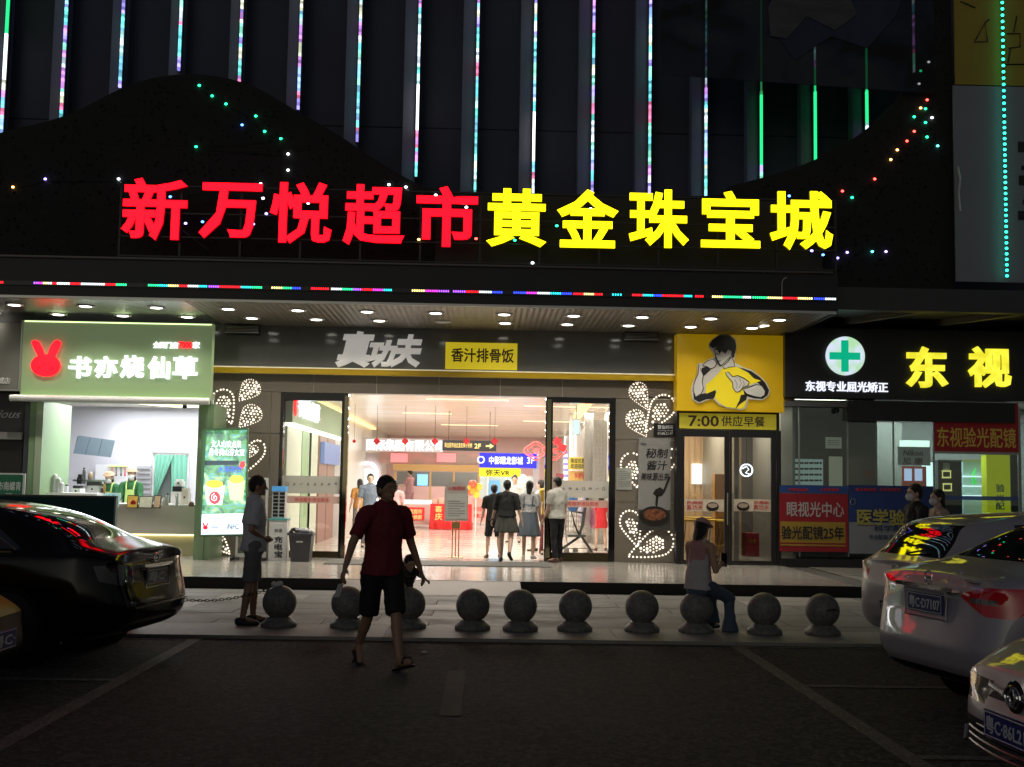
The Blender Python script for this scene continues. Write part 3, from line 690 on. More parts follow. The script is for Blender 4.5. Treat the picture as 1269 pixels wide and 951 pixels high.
part('sign_box', MB().box(-3.81, -3.72, 27.3, 30.2, 2.0, 2.5), pm('navy_box', (.05,.07,.16), .4, emit=(.3,.45,.9), es=.5), ins)

# ------- hanging signs and decorations
def board(name, label, px, Y, m_, cat='sign', th=.08, name2='panel'):
    X0, X1, Z0, Z1 = R4(*px, Y); t = thing(name, label, cat, ((X0+X1)/2, Y, Z0)); part(name2, MB().box(X0, X1, Y, Y+th, Z0, Z1), m_, t); return t
bl = board('cinema_sign', 'bright blue sign with white characters and 3F in the lobby', (594,562,665,580), 34, em('blue_sign', (.015,.02,.75), 1.0))
ptext('中影耀龙影城', (606,566,648,576), 33.99, em('sign_white', (.9,.95,1), 1.3), bl, bold=.02, depth=.02); ptext('3F', (653,567,662,575), 33.99, em('sign_white', (.9,.95,1), 1.3), bl, bold=.01, depth=.02)
part('round_mark', MB().tube([W(596+4*math.cos(a), 570+4*math.sin(a), 33.97) for a in [j*.63 for j in range(10)]], .02, 5, close=True), em('sign_white', (.9,.95,1), 1.3), bl)
yb_ = board('cinema_sign', 'bright yellow sign with dark characters below the blue sign', (594,580.5,645,591), 33.9, em('yellow_sign', (.95,.85,.02), 1.0), name2='panel')
ptext('弥天VR', (602,582,632,590), 33.89, ink, yb_, bold=.02, depth=.02)
dk = board('direction_sign', 'dark hanging direction sign with yellow lettering and arrow', (548,546,615,559), 30, black)
ptext('珠宝超市由此直走乘手扶梯', (551,549,585,555), 29.985, em('sign_gold', (.8,.6,.2), .8), dk, depth=.01); ptext('2F', (588,550,596,556), 29.985, em('sign_gold', (.8,.6,.2), .8), dk, bold=.02, depth=.01)
ppoly([(602,552),(607,552),(607,550),(612,553),(607,556.5),(607,554),(602,554)], 29.98, mb := MB(), .01); part('arrow', mb, em('sign_gold'  , (.8,.6,.2), .8), dk)
part('cable', MB().tube([W(556,546,30.02), (W(556,546,30.02).x, 30.02, ZI)], .008, 5), black, dk); part('cable', MB().tube([W(607,547,30.02), (W(607,547,30.02).x, 30.02, ZI)], .008, 5), black, dk)
ls = board('lobby_letter_sign', 'glowing white company lettering above the jewellery kiosk', (440,543.5,549,560), 37, pm('soft_sign_back', (.55,.5,.48), .5), 'sign', .06)
ptext('国际集团有限公司', (454,545,549,559), 36.97, em('sign_white2', (.93,.95,1), 1.25), ls, bold=.02, depth=.06)
for i, px in enumerate((439,467,502,539,578,613)):
    c = W(px, 547, 28.0); r_ = .09 if px > 440 else .05
    t = thing('fu_decoration', 'red diamond shaped hanging decoration, %s from the left in the lobby row' % names[i], 'decoration', (c.x, c.y, c.z), 0, 'red diamonds hanging in the lobby')
    part('diamond', MB().rings([[(c.x-r_,c.y-.03,c.z),(c.x,c.y-.03,c.z-r_),(c.x+r_,c.y-.03,c.z),(c.x,c.y-.03,c.z+r_)],[(c.x-r_,c.y+.03,c.z),(c.x,c.y+.03,c.z-r_),(c.x+r_,c.y+.03,c.z),(c.x,c.y+.03,c.z+r_)]]), pm('fu_red', (.55,.01,.02), .4), t)
    part('thread', MB().tube([(c.x,c.y,c.z+r_), (c.x,c.y,ZI)], .004, 4), black, t)
for i, (px, py) in enumerate(((664,559),(687,559))):
    c = W(px, py, 26); t = thing('knot_decoration', 'large open red knot ornament hanging %s the right door edge' % ('left of' if i == 0 else 'behind glass beyond'), 'decoration', c)
    ring = [c+Vector((.24*math.cos(a)*(1+.12*math.cos(4*a)), 0, .18*math.sin(a)*(1+.12*math.cos(4*a)))) for a in [j*math.pi/12 for j in range(24)]]
    part('outer_loop', MB().tube(ring, .022, 6, close=True), pm('knot_red', (.8,.12,.12), .4), t)
    part('inner_loop', MB().tube([c+(p-c)*.7 for p in ring], .014, 6, close=True), pm('knot_red'), t)
    text('福', (c.x-.09, c.x+.09, c.z-.07, c.z+.07), 25.98, pm('knot_red'), t, bold=.02, depth=.01)
for i, (px, py) in enumerate(((691,547),(697,555))):
    c = W(px, py, 25.8); r_ = .10
    tag(part('fu_card', MB().rings([[(c.x-r_,c.y,c.z-.04),(c.x+.04,c.y,c.z-r_),(c.x+r_,c.y,c.z+.04),(c.x-.04,c.y,c.z+r_)],[(c.x-r_,c.y+.02,c.z-.04),(c.x+.04,c.y+.02,c.z-r_),(c.x+r_,c.y+.02,c.z+.04),(c.x-.04,c.y+.02,c.z+r_)]]), pm('fu_red')), 'tilted red square card hanging behind the right glass, %s of the two' % ('upper' if i == 0 else 'lower'), 'decoration')
# ------- jewellery kiosk at the back
YK = 38
kk = thing('jewellery_kiosk', 'pink and gold jewellery kiosk with lit header at the back of the lobby', 'kiosk', (W(530,640,YK).x, YK, PT))
part('header', pbox((487,576,594,584), YK, YK+.5), pm('gold_header', (.55,.35,.14), .3, .3), kk)
part('header_glass', pbox((470,561,594,575.5), YK+.1, YK+.4), pm('pink_glass_panel', (.62,.32,.30), .3, var=(1.2,(.40,.30,.26)), spread=.08), kk)
for a, b in ((484,505),(541,565)): part('promo_panel', pbox((a,562,b,573), YK+.04, YK+.09), em('promo_pink', (1,.35,.35), .7), kk)
part('window', pbox((492,585,594,603), YK+2, YK+2.1), pm('kiosk_window', (.16,.17,.16), .2), kk)
part('screen', pbox((517,588,530,602), YK+1.9, YK+1.98), em('screen_blue', (.25,.6,1), 1.2), kk)
for px in (489,533,562,593): part('post', pbox((px-1.2,585,px+1.2,626), YK, YK+.06), pm('gold_header'), kk)
part('partition', pbox((490,603,594,627), YK+1.5, YK+1.6), pinkp, kk)
part('showcase', pbox((494,625,534,650), YK-.6, YK), pm('pink_case', (.70,.45,.42), .3), kk); part('showcase_top', pbox((494,620,534,624.5), YK-.6, YK), em('case_light', (.75,1,.98), 1.3), kk)
part('red_sign', pbox((499,629,526,645), YK-.63, YK-.605), em('red_sign', (.85,.03,.03), .55), kk); ptext('珠宝超市', (502,631,523,637), YK-.64, em('sign_gold', (.8,.6,.2), .8), kk, bold=.02); ptext('黄金换新', (502,638,523,644), YK-.64, em('sign_gold', (.8,.6,.2), .8), kk, bold=.02)
part('side_panel', pbox((440,561,472,650), YK+.3, YK+.4), pm('mauve_panel', (.50,.42,.42), .4), kk)
arch = [W(456-11,640,YK+.2)]+[W(456-11*math.cos(a), 587-13*math.sin(a), YK+.2) for a in [j*math.pi/10 for j in range(11)]]+[W(456+11,640,YK+.2)]
part('arch_light', MB().tube(arch, .055, 6), em('arch_white', (.95,.95,1), 4), kk)
part('arch_panel', ppoly([(448,622)]+[(456-8*math.cos(a), 590-10*math.sin(a)) for a in [j*math.pi/8 for j in range(9)]]+[(464,622)], YK+.25), em('arch_panel', (.8,.95,.92), 1.1), kk)
tb = thing('promo_table', 'long table under a bright red cloth with gold characters at the back', 'table', (W(557,650,36).x, 36, PT))
m = MB(); X0, X1, Z0, Z1 = R4(533,625,584,649.5,36); n = 40; rg = []
for z, amp in ((Z1,0),(Z1-.02,.01),(PT+.01,.05)):
    ring = []
    for i in range(n):
        t_ = i/n*4; s_ = int(t_); f_ = t_-s_; cx_ = [(X0,36),(X1,36),(X1,36.8),(X0,36.8)]
        a, b = cx_[s_], cx_[(s_+1) % 4]; o_ = amp*math.sin(i*2.3)
        ring.append((a[0]+(b[0]-a[0])*f_+(o_ if s_ in (1,3) else 0), a[1]+(b[1]-a[1])*f_+(o_ if s_ in (0,2) else 0), z))
    rg.append(ring)
m.rings(rg); part('cloth', m, pm('red_cloth', (.62,.015,.015), .6), tb)
ptext('喜', (539,627,548,635), 35.9, pm('gold_text', (.8,.5,.15), .4), tb, bold=.02); ptext('庆', (539,636,548,645), 35.9, pm('gold_text'), tb, bold=.02)
for i, (px, py, r_) in enumerate(((540,621,.09),(547,618,.11),(554,622,.08))):
    c = W(px, py, 36.3); part('gift_box', MB().box(c.x-r_, c.x+r_, 36.2, 36.4, Z1, Z1+r_*1.6), pm('gift_box', (.75,.45,.35), .5), tb)
pl = board('poster_stand', 'pink standing poster with red print right of the red table', (585,618,603,648), 33, pm('pink_poster', (.75,.36,.32), .5), 'poster', .03)
ptext('抗击疫情', (587,628,601,634), 32.99, redink, pl); ptext('佩戴口罩', (587,637,601,642), 32.99, redink, pl)
b0 = W(590,605,32.5)
bq = thing('flower_basket', 'orange and yellow balloon bouquet above the pink poster', 'bouquet', (b0.x, 32.5, b0.z-.2))
g = random.Random(3)
for i in range(9): part('balloon', MB().ell(b0+Vector((g.uniform(-.16,.12), g.uniform(-.1,.1), g.uniform(-.2,.16))), .1, .1, .11, 10), pm('balloon_%d' % (i % 3), ((.8,.35,.03),(.85,.55,.05),(.7,.12,.05))[i % 3], .25), bq, True)
part('stem', MB().tube([b0, (b0.x, 32.5, PT)], .015, 5), white, bq)
# right lobby shop front behind the cinema signs
cs = thing('lobby_shop_front', 'glazed lobby shopfront with pale blue posters below the yellow sign', 'shopfront', (W(630,640,34.3).x, 34.3, PT))
part('wall', pbox((594,590,662,650), 34.4, 34.5), pm('pale_blue_wall', (.42,.50,.52), .4), cs)
part('post', pbox((661,560,668,650), 34.1, 34.39), pm('grey_post', (.40,.38,.40), .5), cs)
part('blue_poster', pbox((606,596,619,632), 34.33, 34.39), em('blue_poster', (.15,.45,.8), .7), cs); part('mullion', pbox((603,592,605,650), 34.3, 34.39), white, cs)
part('pale_poster', pbox((626,594,640,612), 34.33, 34.39), em('pale_poster', (.6,.85,.85), .8), cs)
part('warm_lamp', MB().ell(W(647,594,34.2), .14, .1, .14, 10), em('warm_lamp', (1,.8,.4), 5), cs, True)
# yellow notices and red things on the right of the lobby
yn = board('notice_board', 'yellow notice with dark characters behind the right glass', (705,567,727,582), 29.4, em('notice_yellow', (.9,.62,.05), .55)); ptext('珠宝优惠', (707,568,725,574), 29.39, ink, yn, bold=.02); ptext('欢迎选购', (707,575,725,581), 29.39, ink, yn, bold=.02)
yn = board('notice_board', 'lower golden poster with red 5 off lettering behind the right glass', (705,584,727,618), 29.45, pm('gold_poster', (.65,.40,.12), .4)); ptext('5折', (712,586,724,593), 29.44, redink, yn, bold=.02)
rs = board('small_sign', 'small dark red sign on the lobby wall near the white shirt man', (689,587,699,594), 30.5, pm('dark_red_sign', (.25,.03,.04), .5))
st = thing('hanging_lightbox', 'small blue white lightbox hanging high behind the right glass', 'sign', W(714,545,27)); part('face', pbox((711,521,718,538), 27, 27.08), em('lightbox_blue', (.45,.75,.9), 1.3), st); part('housing', pbox((709.5,519,719.5,539), 27.081, 27.14), alu, st)
part('bracket', MB().tube([W(714,519,27.1), (W(714,519,27.1).x, 27.1, ZI)], .012, 5), black, st)
# barber style striped pole
bp_ = thing('striped_pole', 'lit white and violet spiral striped pole behind the right glass', 'pole', W(701,598,28.5))
m = MB(); m2 = MB()
for i in range(10):
    c = W(701, 561+i*3.6, 28.5); (m if i % 2 else m2).lathe([(.05,-.035),(.05,.035)], c, 10)
part('white_band', m, em('pole_white', (.9,.9,1), 1.6), bp_, kind='stuff'); part('violet_band', m2, em('pole_violet', (.4,.3,.8), .9), bp_, kind='stuff')

# standing notice in the doorway
ns = thing('notice_stand', 'arched grey notice on a gold twin pole stand in the entrance', 'notice stand', (W(565,690,22.9).x, 22.9, PT))
part('notice_panel', ppoly([(551,646),(551,606),(554,601),(560,598),(566,597),(572,599),(577,602),(580,606),(580,646)], 22.9, th=.03), pm('notice_grey', (.42,.38,.35), .6), ns)
part('notice_sheet', pbox((552,612,579,643), 22.885, 22.898), pm('sheet_grey', (.48,.48,.45), .7), ns)
ptext('入场须知', (555,603,576,608), 22.895, redink, ns, bold=.01)
lm = MB()
for i in range(7): pbox((555,621+i*3,(576 if i % 3 else 570),621.8+i*3), 22.88, 22.884, lm)
part('printed_line', lm, pm('icon_grey'), ns, kind='stuff')
gold = pm('gold_metal', (.60,.42,.18), .25, 1.)
for dx in (-4, 0, 4): part('pole', MB().tube([W(565+dx,646,22.92), (W(565+dx,646,22.92).x, 22.92, PT+.02)], .012, 8), gold, ns)
c = W(565,690,22.92); part('base', MB().lathe([(.16,0),(.16,.012),(.03,.025)], (c.x,22.92,PT), 20), gold, ns)
part('clamp', pbox((560,647,570,655), 22.9, 22.96), gold, ns)

# waiting bench seen from the side and shopping trolley behind right glass
bn = thing('waiting_bench', 'black framed waiting bench seen edge on behind the right glass', 'bench', (W(716,690,23.6).x, 23.6, PT))
YB = 23.6
def pt(a, b, Y=YB): return W(a, b, Y)
part('back', MB().tube([pt(730,610), pt(725,628), pt(722,650), pt(718,664)], [.03,.035,.035,.03], 6), pm('bench_grey', (.10,.10,.10), .35), bn)
part('seat', MB().obox((pt(709,665)+pt(720,663))/2+Vector((0,.6,0)), (.18,0,0), (0,.7,0), (0,0,.02)), pm('bench_grey'), bn)
part('leg', MB().tube([pt(720,664), pt(691,684)], .028, 6), black, bn); part('leg', MB().tube([pt(720,664), pt(736,688)], .028, 6), black, bn)
part('armrest', MB().tube([pt(722,636), pt(708,634), pt(712,650), pt(718,664)], .02, 6), black, bn)
tr_ = thing('shopping_trolley', 'wire shopping trolley loaded with blue and striped bags behind the right glass', 'trolley', (W(708,680,24.6).x, 24.6, PT))
q0, q1 = pt(700,668,24.4), pt(726,634,24.4); m = MB()
for i in range(9):
    x = q0.x+(q1.x-q0.x)*i/8; m.tube([(x,24.2,q0.z+.05),(x,24.2,q1.z)], .005, 4); m.tube([(x,24.8,q0.z+.05),(x,24.8,q1.z)], .005, 4)
for i in range(6):
    z = q0.z+.05+(q1.z-q0.z-.05)*i/5; m.tube([(q0.x,24.2,z),(q1.x,24.2,z),(q1.x,24.8,z),(q0.x,24.8,z)], .005, 4, close=True)
part('wire_basket', m, steel, tr_, kind='stuff')
for px in (702,713,731):
    for yy in (24.25, 24.75): c = pt(px,684,yy); part('wheel', MB().lathe([(.06,-.015),(.06,.015)], (c.x,yy,PT+.065), 14, 'y'), pm('wheel_grey', (.35,.35,.35), .4), tr_)
part('frame', MB().tube([pt(698,632,24.5), pt(702,668,24.5), pt(704,680,24.5), pt(732,680,24.5)], .014, 6), steel, tr_)
for nm, lab, px, c, Y in (('shopping_bag','blue cloth bag lying on the trolley',(703,609,717,634),(.06,.22,.6),24.3),('shopping_bag','lilac striped bag in the middle of the trolley',(718,608,730,650),(.55,.45,.6),24.5),('shopping_bag','pink bag at the right end of the trolley',(731,625,739,655),(.6,.2,.3),24.5)):
    X0, X1, Z0, Z1 = R4(*px, Y); cxm = (X0+X1)/2; h = Z1-Z0
    t = thing(nm, lab, 'bag', (cxm, Y, Z0))
    part('bag_body', MB().rings([[(cxm+(X1-X0)/2*s_*math.cos(a), Y+.12*s_*math.sin(a), Z0+h*k) for a in [j*math.pi/6 for j in range(12)]] for k, s_ in ((0,.7),(.2,1),(.6,.9),(.85,.5),(1,.25))]), pm('bag_%d' % int(c[2]*100+c[0]*10), c, .7, bump=(12,.6)), t, True)

# ================================================================== PERFORATED PAISLEY LAMPS
def drop(cx, cy, L, wd, ang, filled=True, ring=False, Y=YF-.047):
    """teardrop outline in photo pixels: tip direction ang (deg, 0=right, 90=down), returns dot centres"""
    a0 = math.radians(ang); out = []
    def tr_(u, v): return (cx+u*math.cos(a0)-v*math.sin(a0), cy+u*math.sin(a0)+v*math.cos(a0))
    def half(u): # u from -L/2 (round end) .. L/2 (tip)
        t_ = (u+L/2)/L
        if t_ < 0 or t_ > 1: return -1
        return wd/2*math.sqrt(max(0, 1-((t_-.32)/.32)**2)) if t_ < .32 else wd/2*(1-((t_-.32)/.68)**1.35)
    bend = lambda u: .10*L*((u+L/2)/L)**2
    st = 4.3
    if filled:
        k = .62 if ring else 1.
        r_ = 0; v = -wd
        while v < wd:
            u = -L*.6+(st/2 if r_ % 2 else 0)
            while u < L*.6:
                if abs(v) < half(u/k*1.0)*k-(1.9 if not ring else .3): out.append((*tr_(u, v+bend(u)), random.choice((.55,.75,1.))))
                u += st
            v += st*.87; r_ += 1
    if filled and not ring:
        P_ = [(-L/2+L*i/60, half(-L/2+L*i/60)) for i in range(61)]; path = P_+[(u, -h) for u, h in reversed(P_)]; acc = 0
        out = [q for q in out if True]
        for i in range(1, len(path)):
            acc += math.hypot(path[i][0]-path[i-1][0], path[i][1]-path[i-1][1])
            if acc > 2.7: out.append((*tr_(path[i][0], path[i][1]+bend(path[i][0])), .45)); acc = 0
    if ring:
        n = 60; P_ = []
        for i in range(n+1):
            u = -L/2+L*i/n; P_.append((u, half(u)))
        path = [(u, h) for u, h in P_]+[(u, -h) for u, h in reversed(P_)]
        acc = 0
        for i in range(1, len(path)):
            acc += math.hypot(path[i][0]-path[i-1][0], path[i][1]-path[i-1][1])
            if acc > 3.5: out.append((*tr_(path[i][0], path[i][1]+bend(path[i][0])), .72)); acc = 0
    return out
pd = pm('paisley_dot', (.8,.75,.65), .4, emit=(1,.86,.70), es=1.5)
def paisley(label, drops):
    t = thing('paisley_wall_lamp', label, 'wall lamp', (*W(drops[0][0], drops[0][1], YF)[:2], 1.5))
    for d in drops:
        pts = drop(*d); m = MB()
        for (x, y, s_) in pts:
            c = W(x, y, YF-.05); r_ = .0275*s_
            m.face([(c.x+r_*math.cos(a*math.pi/3), YF-.05, c.z+r_*math.sin(a*math.pi/3)) for a in range(6)])
        part('lit_perforations', m, pd, t, kind='stuff')
paisley('lit perforated paisley pattern on the left entrance pillar', [(308,486,32,24,126,True,False),(280,504,44,30,60,True,True),(309,518,34,25,126,True,False),(314,568,46,22,112,False,True),(314,560,16,10,112,True,False),(274,674,32,19,38,True,True)])
paisley('lit perforated paisley pattern on the right entrance pillar', [(795,491,36,23,55,True,False),(817,514,52,30,118,True,True),(792,525,37,24,50,True,False),(786,583,44,27,68,True,True),(824,578,46,22,112,True,True),(785,655,46,26,66,True,True),(807,679,60,34,148,True,True)])
# hanging banner, small signs on the right pillar
hbn = thing('hanging_poster', 'grey vertical poster of braised meat bowl with brush lettering on the right pillar', 'poster', W(811,657,YF-.1))
X0, X1, Z0, Z1 = R4(791,543,831,658,YF-.1)
part('sheet', MB().box(X0, X1, YF-.10, YF-.085, Z0, Z1), pm('poster_grey', (.25,.245,.235), .5), hbn)
YP = YF-.104
for s_, q in (('秘制',(800,556,828,568)),('酱汁',(802,571,827,583)),('美味源出来',(794,586,829,596))): ptext(s_, q, YP, ink, hbn, bold=.012, shear=.15, depth=.003)
ptext('真功夫', (794,549,801,552), YP, ink, hbn)
cb = W(811,640,YP)
part('printed_base', MB().box(X0+.004, X1-.004, YP-.0005, YP+.003, Z0+.004, W(811,632,YP).z), pm('poster_dark', (.035,.033,.03), .5, var=(5,(.06,.055,.05))), hbn)
part('pot', MB().rings([[(cb.x+.285*math.cos(a), YP-.005, cb.z+.19*math.sin(a)) for a in [-j*math.pi/12 for j in range(24)]],[(cb.x+.285*math.cos(a), YP-.001, cb.z+.19*math.sin(a)) for a in [-j*math.pi/12 for j in range(24)]]]), pm('pot_print', (.012,.010,.009), .4), hbn)
part('stew', MB().rings([[(cb.x+.225*math.cos(a), YP-.010, cb.z+.03+.11*math.sin(a)) for a in [-j*math.pi/12 for j in range(24)]],[(cb.x+.225*math.cos(a), YP-.0055, cb.z+.03+.11*math.sin(a)) for a in [-j*math.pi/12 for j in range(24)]]]), pm('stew_print', (.03,.015,.01), .4, var=(22,(.30,.10,.04)), spread=.12), hbn)
part('ladle', ppoly([(809,612),(812,607),(818,604),(822,607),(829,590),(831,592),(824,610),(820,615),(814,616)], YP-.003, th=.003), pm('pot_print'), hbn)
part('pour', ppoly([(813,614),(816,614),(815,626),(814,630),(812,626)], YP-.003, th=.003), pm('pot_print'), hbn)
bs_ = board('opening_hours_sign', 'small black opening hours sign on the right pillar', (810,525,838,540), YF-.08, black, 'sign', .03)
ptext('营业时间', (815,527,834,532), YF-.083, white, bs_, bold=.01, depth=.002); ptext('Opening Hours', (815,533,834,535), YF-.083, white, bs_, depth=.002); ptext('07:00-22:00', (815,536,834,539), YF-.083, white, bs_, depth=.002)
wn = board('paper_notice', 'pale notice sheet stuck on the right pillar beside the door frame', (764,580,783,607), YF-.06, pm('plastic_sheet', (.36,.38,.34), .3), 'notice', .01)
lm = MB(); [pbox((766,584+i*2.6,781 if i % 4 else 776,584.7+i*2.6), YF-.064, YF-.0605, lm) for i in range(8)]; part('printed_line', lm, pm('icon_grey'), wn, kind='stuff')
# ventilation boxes under the canopy
for px, lab in (((279,403,321,414),'long dark air vent box left of the grey fascia'),((774,412,816,423),'long dark air vent box at the right end of the grey fascia')):
    t = thing('air_vent', lab, 'vent', W((px[0]+px[2])/2, px[3], YF-.3)); X0, X1, Z0, Z1 = R4(*px, YF-.3)
    part('case', MB().box(X0, X1, YF-.3, YF-.13, Z0, Z1), black, t); part('front_rim', MB().box(X0, X1, YF-.312, YF-.302, Z0+.02, Z0+.035), alu, t)
    for k in range(4): part('slat', MB().box(X0+.02, X1-.02, YF-.308, YF-.302, Z0+.055+k*.028, Z0+.062+k*.028), steel, t)
# fascia lettering
zg = thing('brush_letter_sign', 'three large silver brush style characters on the grey fascia', 'sign', W(468,455,YF-.2))
silver = pm('silver_letter', (.72,.70,.66), .35, .1, emit=(.62,.60,.57), es=.42)  # faint glow put into the metal for the light falling on its front
for ch, q in (('真',(416,411,464,456)),('功',(454,422,493,456)),('夫',(483,415,523,456))): ptext(ch, q, YF-.17, silver, zg, bold=.05, depth=.08, shear=.25, name='character')
yp = board('yellow_sign', 'yellow lit panel with five dark characters on the grey fascia', (552,425,641,458), YF-.17, pm('yellow_lit_panel', (.55,.45,.02), .4, emit=(.85,.66,.02), es=.45), 'sign', .045)
ptext('香汁排骨饭', (559,432,637,450), YF-.175, pm('brown_ink', (.05,.02,.01), .5), yp, bold=.02, depth=.01)
cb = W(945,398,YC+1.9)
fl = thing('flood_lamp', 'small white flood lamp hanging on a bracket under the canopy right end', 'lamp', cb)
part('bracket', MB().tube([(cb.x,cb.y,zc),(cb.x,cb.y,cb.z+.0),(cb.x-.0,cb.y-.1,cb.z-.05)], .012, 6), white, fl); part('bracket', MB().tube([(cb.x+.08,cb.y,zc),(cb.x+.08,cb.y,cb.z),(cb.x+.05,cb.y-.1,cb.z-.05)], .012, 6), white, fl)
part('head', MB().obox((cb.x,cb.y-.12,cb.z-.08), (.11,0,.02), (0,.07,-.02), (-.005,.01,.03)), white, fl); part('lens', MB().obox((cb.x,cb.y-.165,cb.z-.10), (.08,0,.015), (0,.02,-.02), (-.003,.006,.01)), em('flood_lens', (1,.95,.8), 3), fl)
tb_ = thing('bracket_rod', 'thin bent rod standing on the canopy near its right end', 'rod', W(969,365,YC-.02))
part('rod', MB().tube([W(969,366,YC-.04), W(969,350,YC-.04), W(971,346,YC-.04), W(975,344,YC-.04)], .008, 5), alu, tb_)

# ================================================================== TEA SHOP
YT = 21.2
tea = thing('tea_shop', 'sage green tea shop front with open lit counter window at the left', 'shop', (W(145,600,YT).x, YT, PT))
SX0, SX1, SZ0, SZ1 = R4(27,399,262,494,21.0)
zbot = W(145,500,YT).z
for a, b in ((33,50),(243,262)):
    x0, x1 = W(a,600,YT).x, W(b,600,YT).x
    part('pillar', MB().box(x0, x1, YT, YF+.3, PT, zbot+.02), sage, tea); part('pillar_face', MB().box(x0+.12 if a < 100 else x0, x1 if a < 100 else x1-.1, YT-.02, YT-.001, PT, zbot+.01), sage2 if a < 100 else sage, tea)
ixa, ixb = W(50,600,YT).x, W(243,600,YT).x
inw = pm('tea_wall', (.52,.53,.58), .35, var=(.7,(.58,.58,.64)))
part('wall', MB().box(ixa-1.5, ixb+.6, 25.2, 25.3, PT, 3.4), inw, tea)
part('wall', MB().box(ixa-1.6, ixa-1.5, YT+.3, 25.3, PT, 3.4), inw, tea); part('wall', MB().box(ixb+.6, ixb+.7, YF+.31, 25.3, PT, 3.4), inw, tea)
part('ceiling', MB().box(ixa-1.5, ixb+.6, YF+.32, 25.2, 3.1, 3.2), pm('tea_ceiling', (.7,.68,.6), .5), tea); part('ceiling', MB().box(ixa-.3, ixb+.04, YT+.13, YF+.318, 3.1, 3.2), pm('tea_ceiling', (.7,.68,.6), .5), tea)
part('cove_strip', MB().box(ixa+1.6, ixb+.5, 23.9, 23.96, 3.04, 3.10), em('cove_yellow', (1,.93,.62), 2.6), tea)
part('cove_strip', MB().rings([[(ixa+.4,21.9,3.04),(ixa+.46,21.9,3.04),(ixa+.46,21.9,3.09),(ixa+.4,21.9,3.09)],[(ixa+1.55,23.9,3.04),(ixa+1.6,23.9,3.04),(ixa+1.6,23.9,3.09),(ixa+1.55,23.9,3.09)]]), em('cove_yellow', (1,.93,.62), 2.6), tea)
part('floor', MB().box(ixa-1.5, ixb+.6, YF+.21, 25.2, PT-.01, PT+.001), pm('pale_marble', (.6,.55,.5), .1), tea)
part('lintel', MB().box(SX0+.1, SX1-.02, YT, YT+.12, zbot, SZ0+.06), sage, tea)
for i, px in enumerate((66,118,171,224)): 
    c = W(px,499.5,YT+.6); part('downlight', MB().lathe([(.09,0),(.07,-.015)], (c.x,YT+.45,3.095), 16), lampface, tea)
area('tea_lamp', ((ixa+ixb)/2, 22.6, 3.05), 2.6, 1.6, 130, (.96,.97,1), parent=tea); area('tea_lamp', ((ixa+ixb)/2, 24.4, 3.05), 3, .6, 75, (.96,.97,1), parent=tea)
for k in range(5): area('tea_wall_lamp', (ixa+.2+k*.72, 24.95, 3.06), .06, .06, 2.2, (1,.96,.9), shape='DISK', spread=75, parent=tea)
# sign box
sg = thing('tea_shop_sign', 'sage green lit sign with red rabbit head and white characters', 'sign', ((SX0+SX1)/2, 21.0, SZ0))
sgm = pm('sage_sign_face', (.26,.38,.19), .4, emit=(.45,.60,.30), es=.16)
part('panel', MB().box(SX0, SX1, 21.0, 21.19, SZ0, SZ1), sgm, sg)
part('edge_light', MB().box(SX0+.02, SX1-.02, 20.99, 21.0-.0005, SZ1-.03, SZ1-.012), em('edge_green', (.8,1,.45), 2.0), sg)
part('edge_light', MB().box(SX0+.02, SX1-.02, 20.95, 20.97, SZ0+.01, SZ0+.035), em('edge_green', (.8,1,.45), 2.0), sg)
part('rolled_awning', MB().tube([(SX0-.12,20.88,SZ0-.03),(SX1+.02,20.88,SZ0-.03)], .06, 12), white, sg)
part('awning_rail', MB().box(SX0-.02, SX1, 20.93, 20.99, SZ0-.05, SZ0-.005), alu, sg)
YS = 20.998
for i, q in enumerate(((86,442,114,469),(118,442,146,469),(150,441,179,469),(184,442,211,470),(215,442,245,470))): ptext('书亦烧仙草'[i], q, YS, whiteled, sg, bold=.03, depth=.06, name='character')
ptext('全国门店', (190,424,221,432), YS, whiteled, sg, bold=.02, depth=.03); ptext('7000', (222,424,238,432), YS, redled, sg, bold=.02, depth=.03); ptext('家', (239,424,248,432), YS, whiteled, sg, bold=.02, depth=.03)
rb = MB()
hd = [(56+18*math.cos(a)*1.0, 453+13.5*math.sin(a)) for a in [j*math.pi/14 for j in range(28)]]; ppoly(hd, YS-.07, rb, .05)
ppoly([(48,444),(40,428),(39,424),(42,421.5),(47,423),(51,430),(55,442)], YS-.069, rb, .05); ppoly([(58,442),(62,430),(67,423),(71,421.5),(74.5,424),(73,430),(66,444)], YS-.069, rb, .05)
part('rabbit_head', rb, redled, sg)
em2 = MB()
for a in (47,64): em2.tube([W(a-2,455,YS-.075), W(a,456.5,YS-.077), W(a+2,455.5,YS-.075)], .006, 5)
em2.tube([W(55,449,YS-.075), W(55.5,451,YS-.077)], .005, 5); part('rabbit_face', em2, pm('dark_red', (.2,.0,.0), .5), sg)
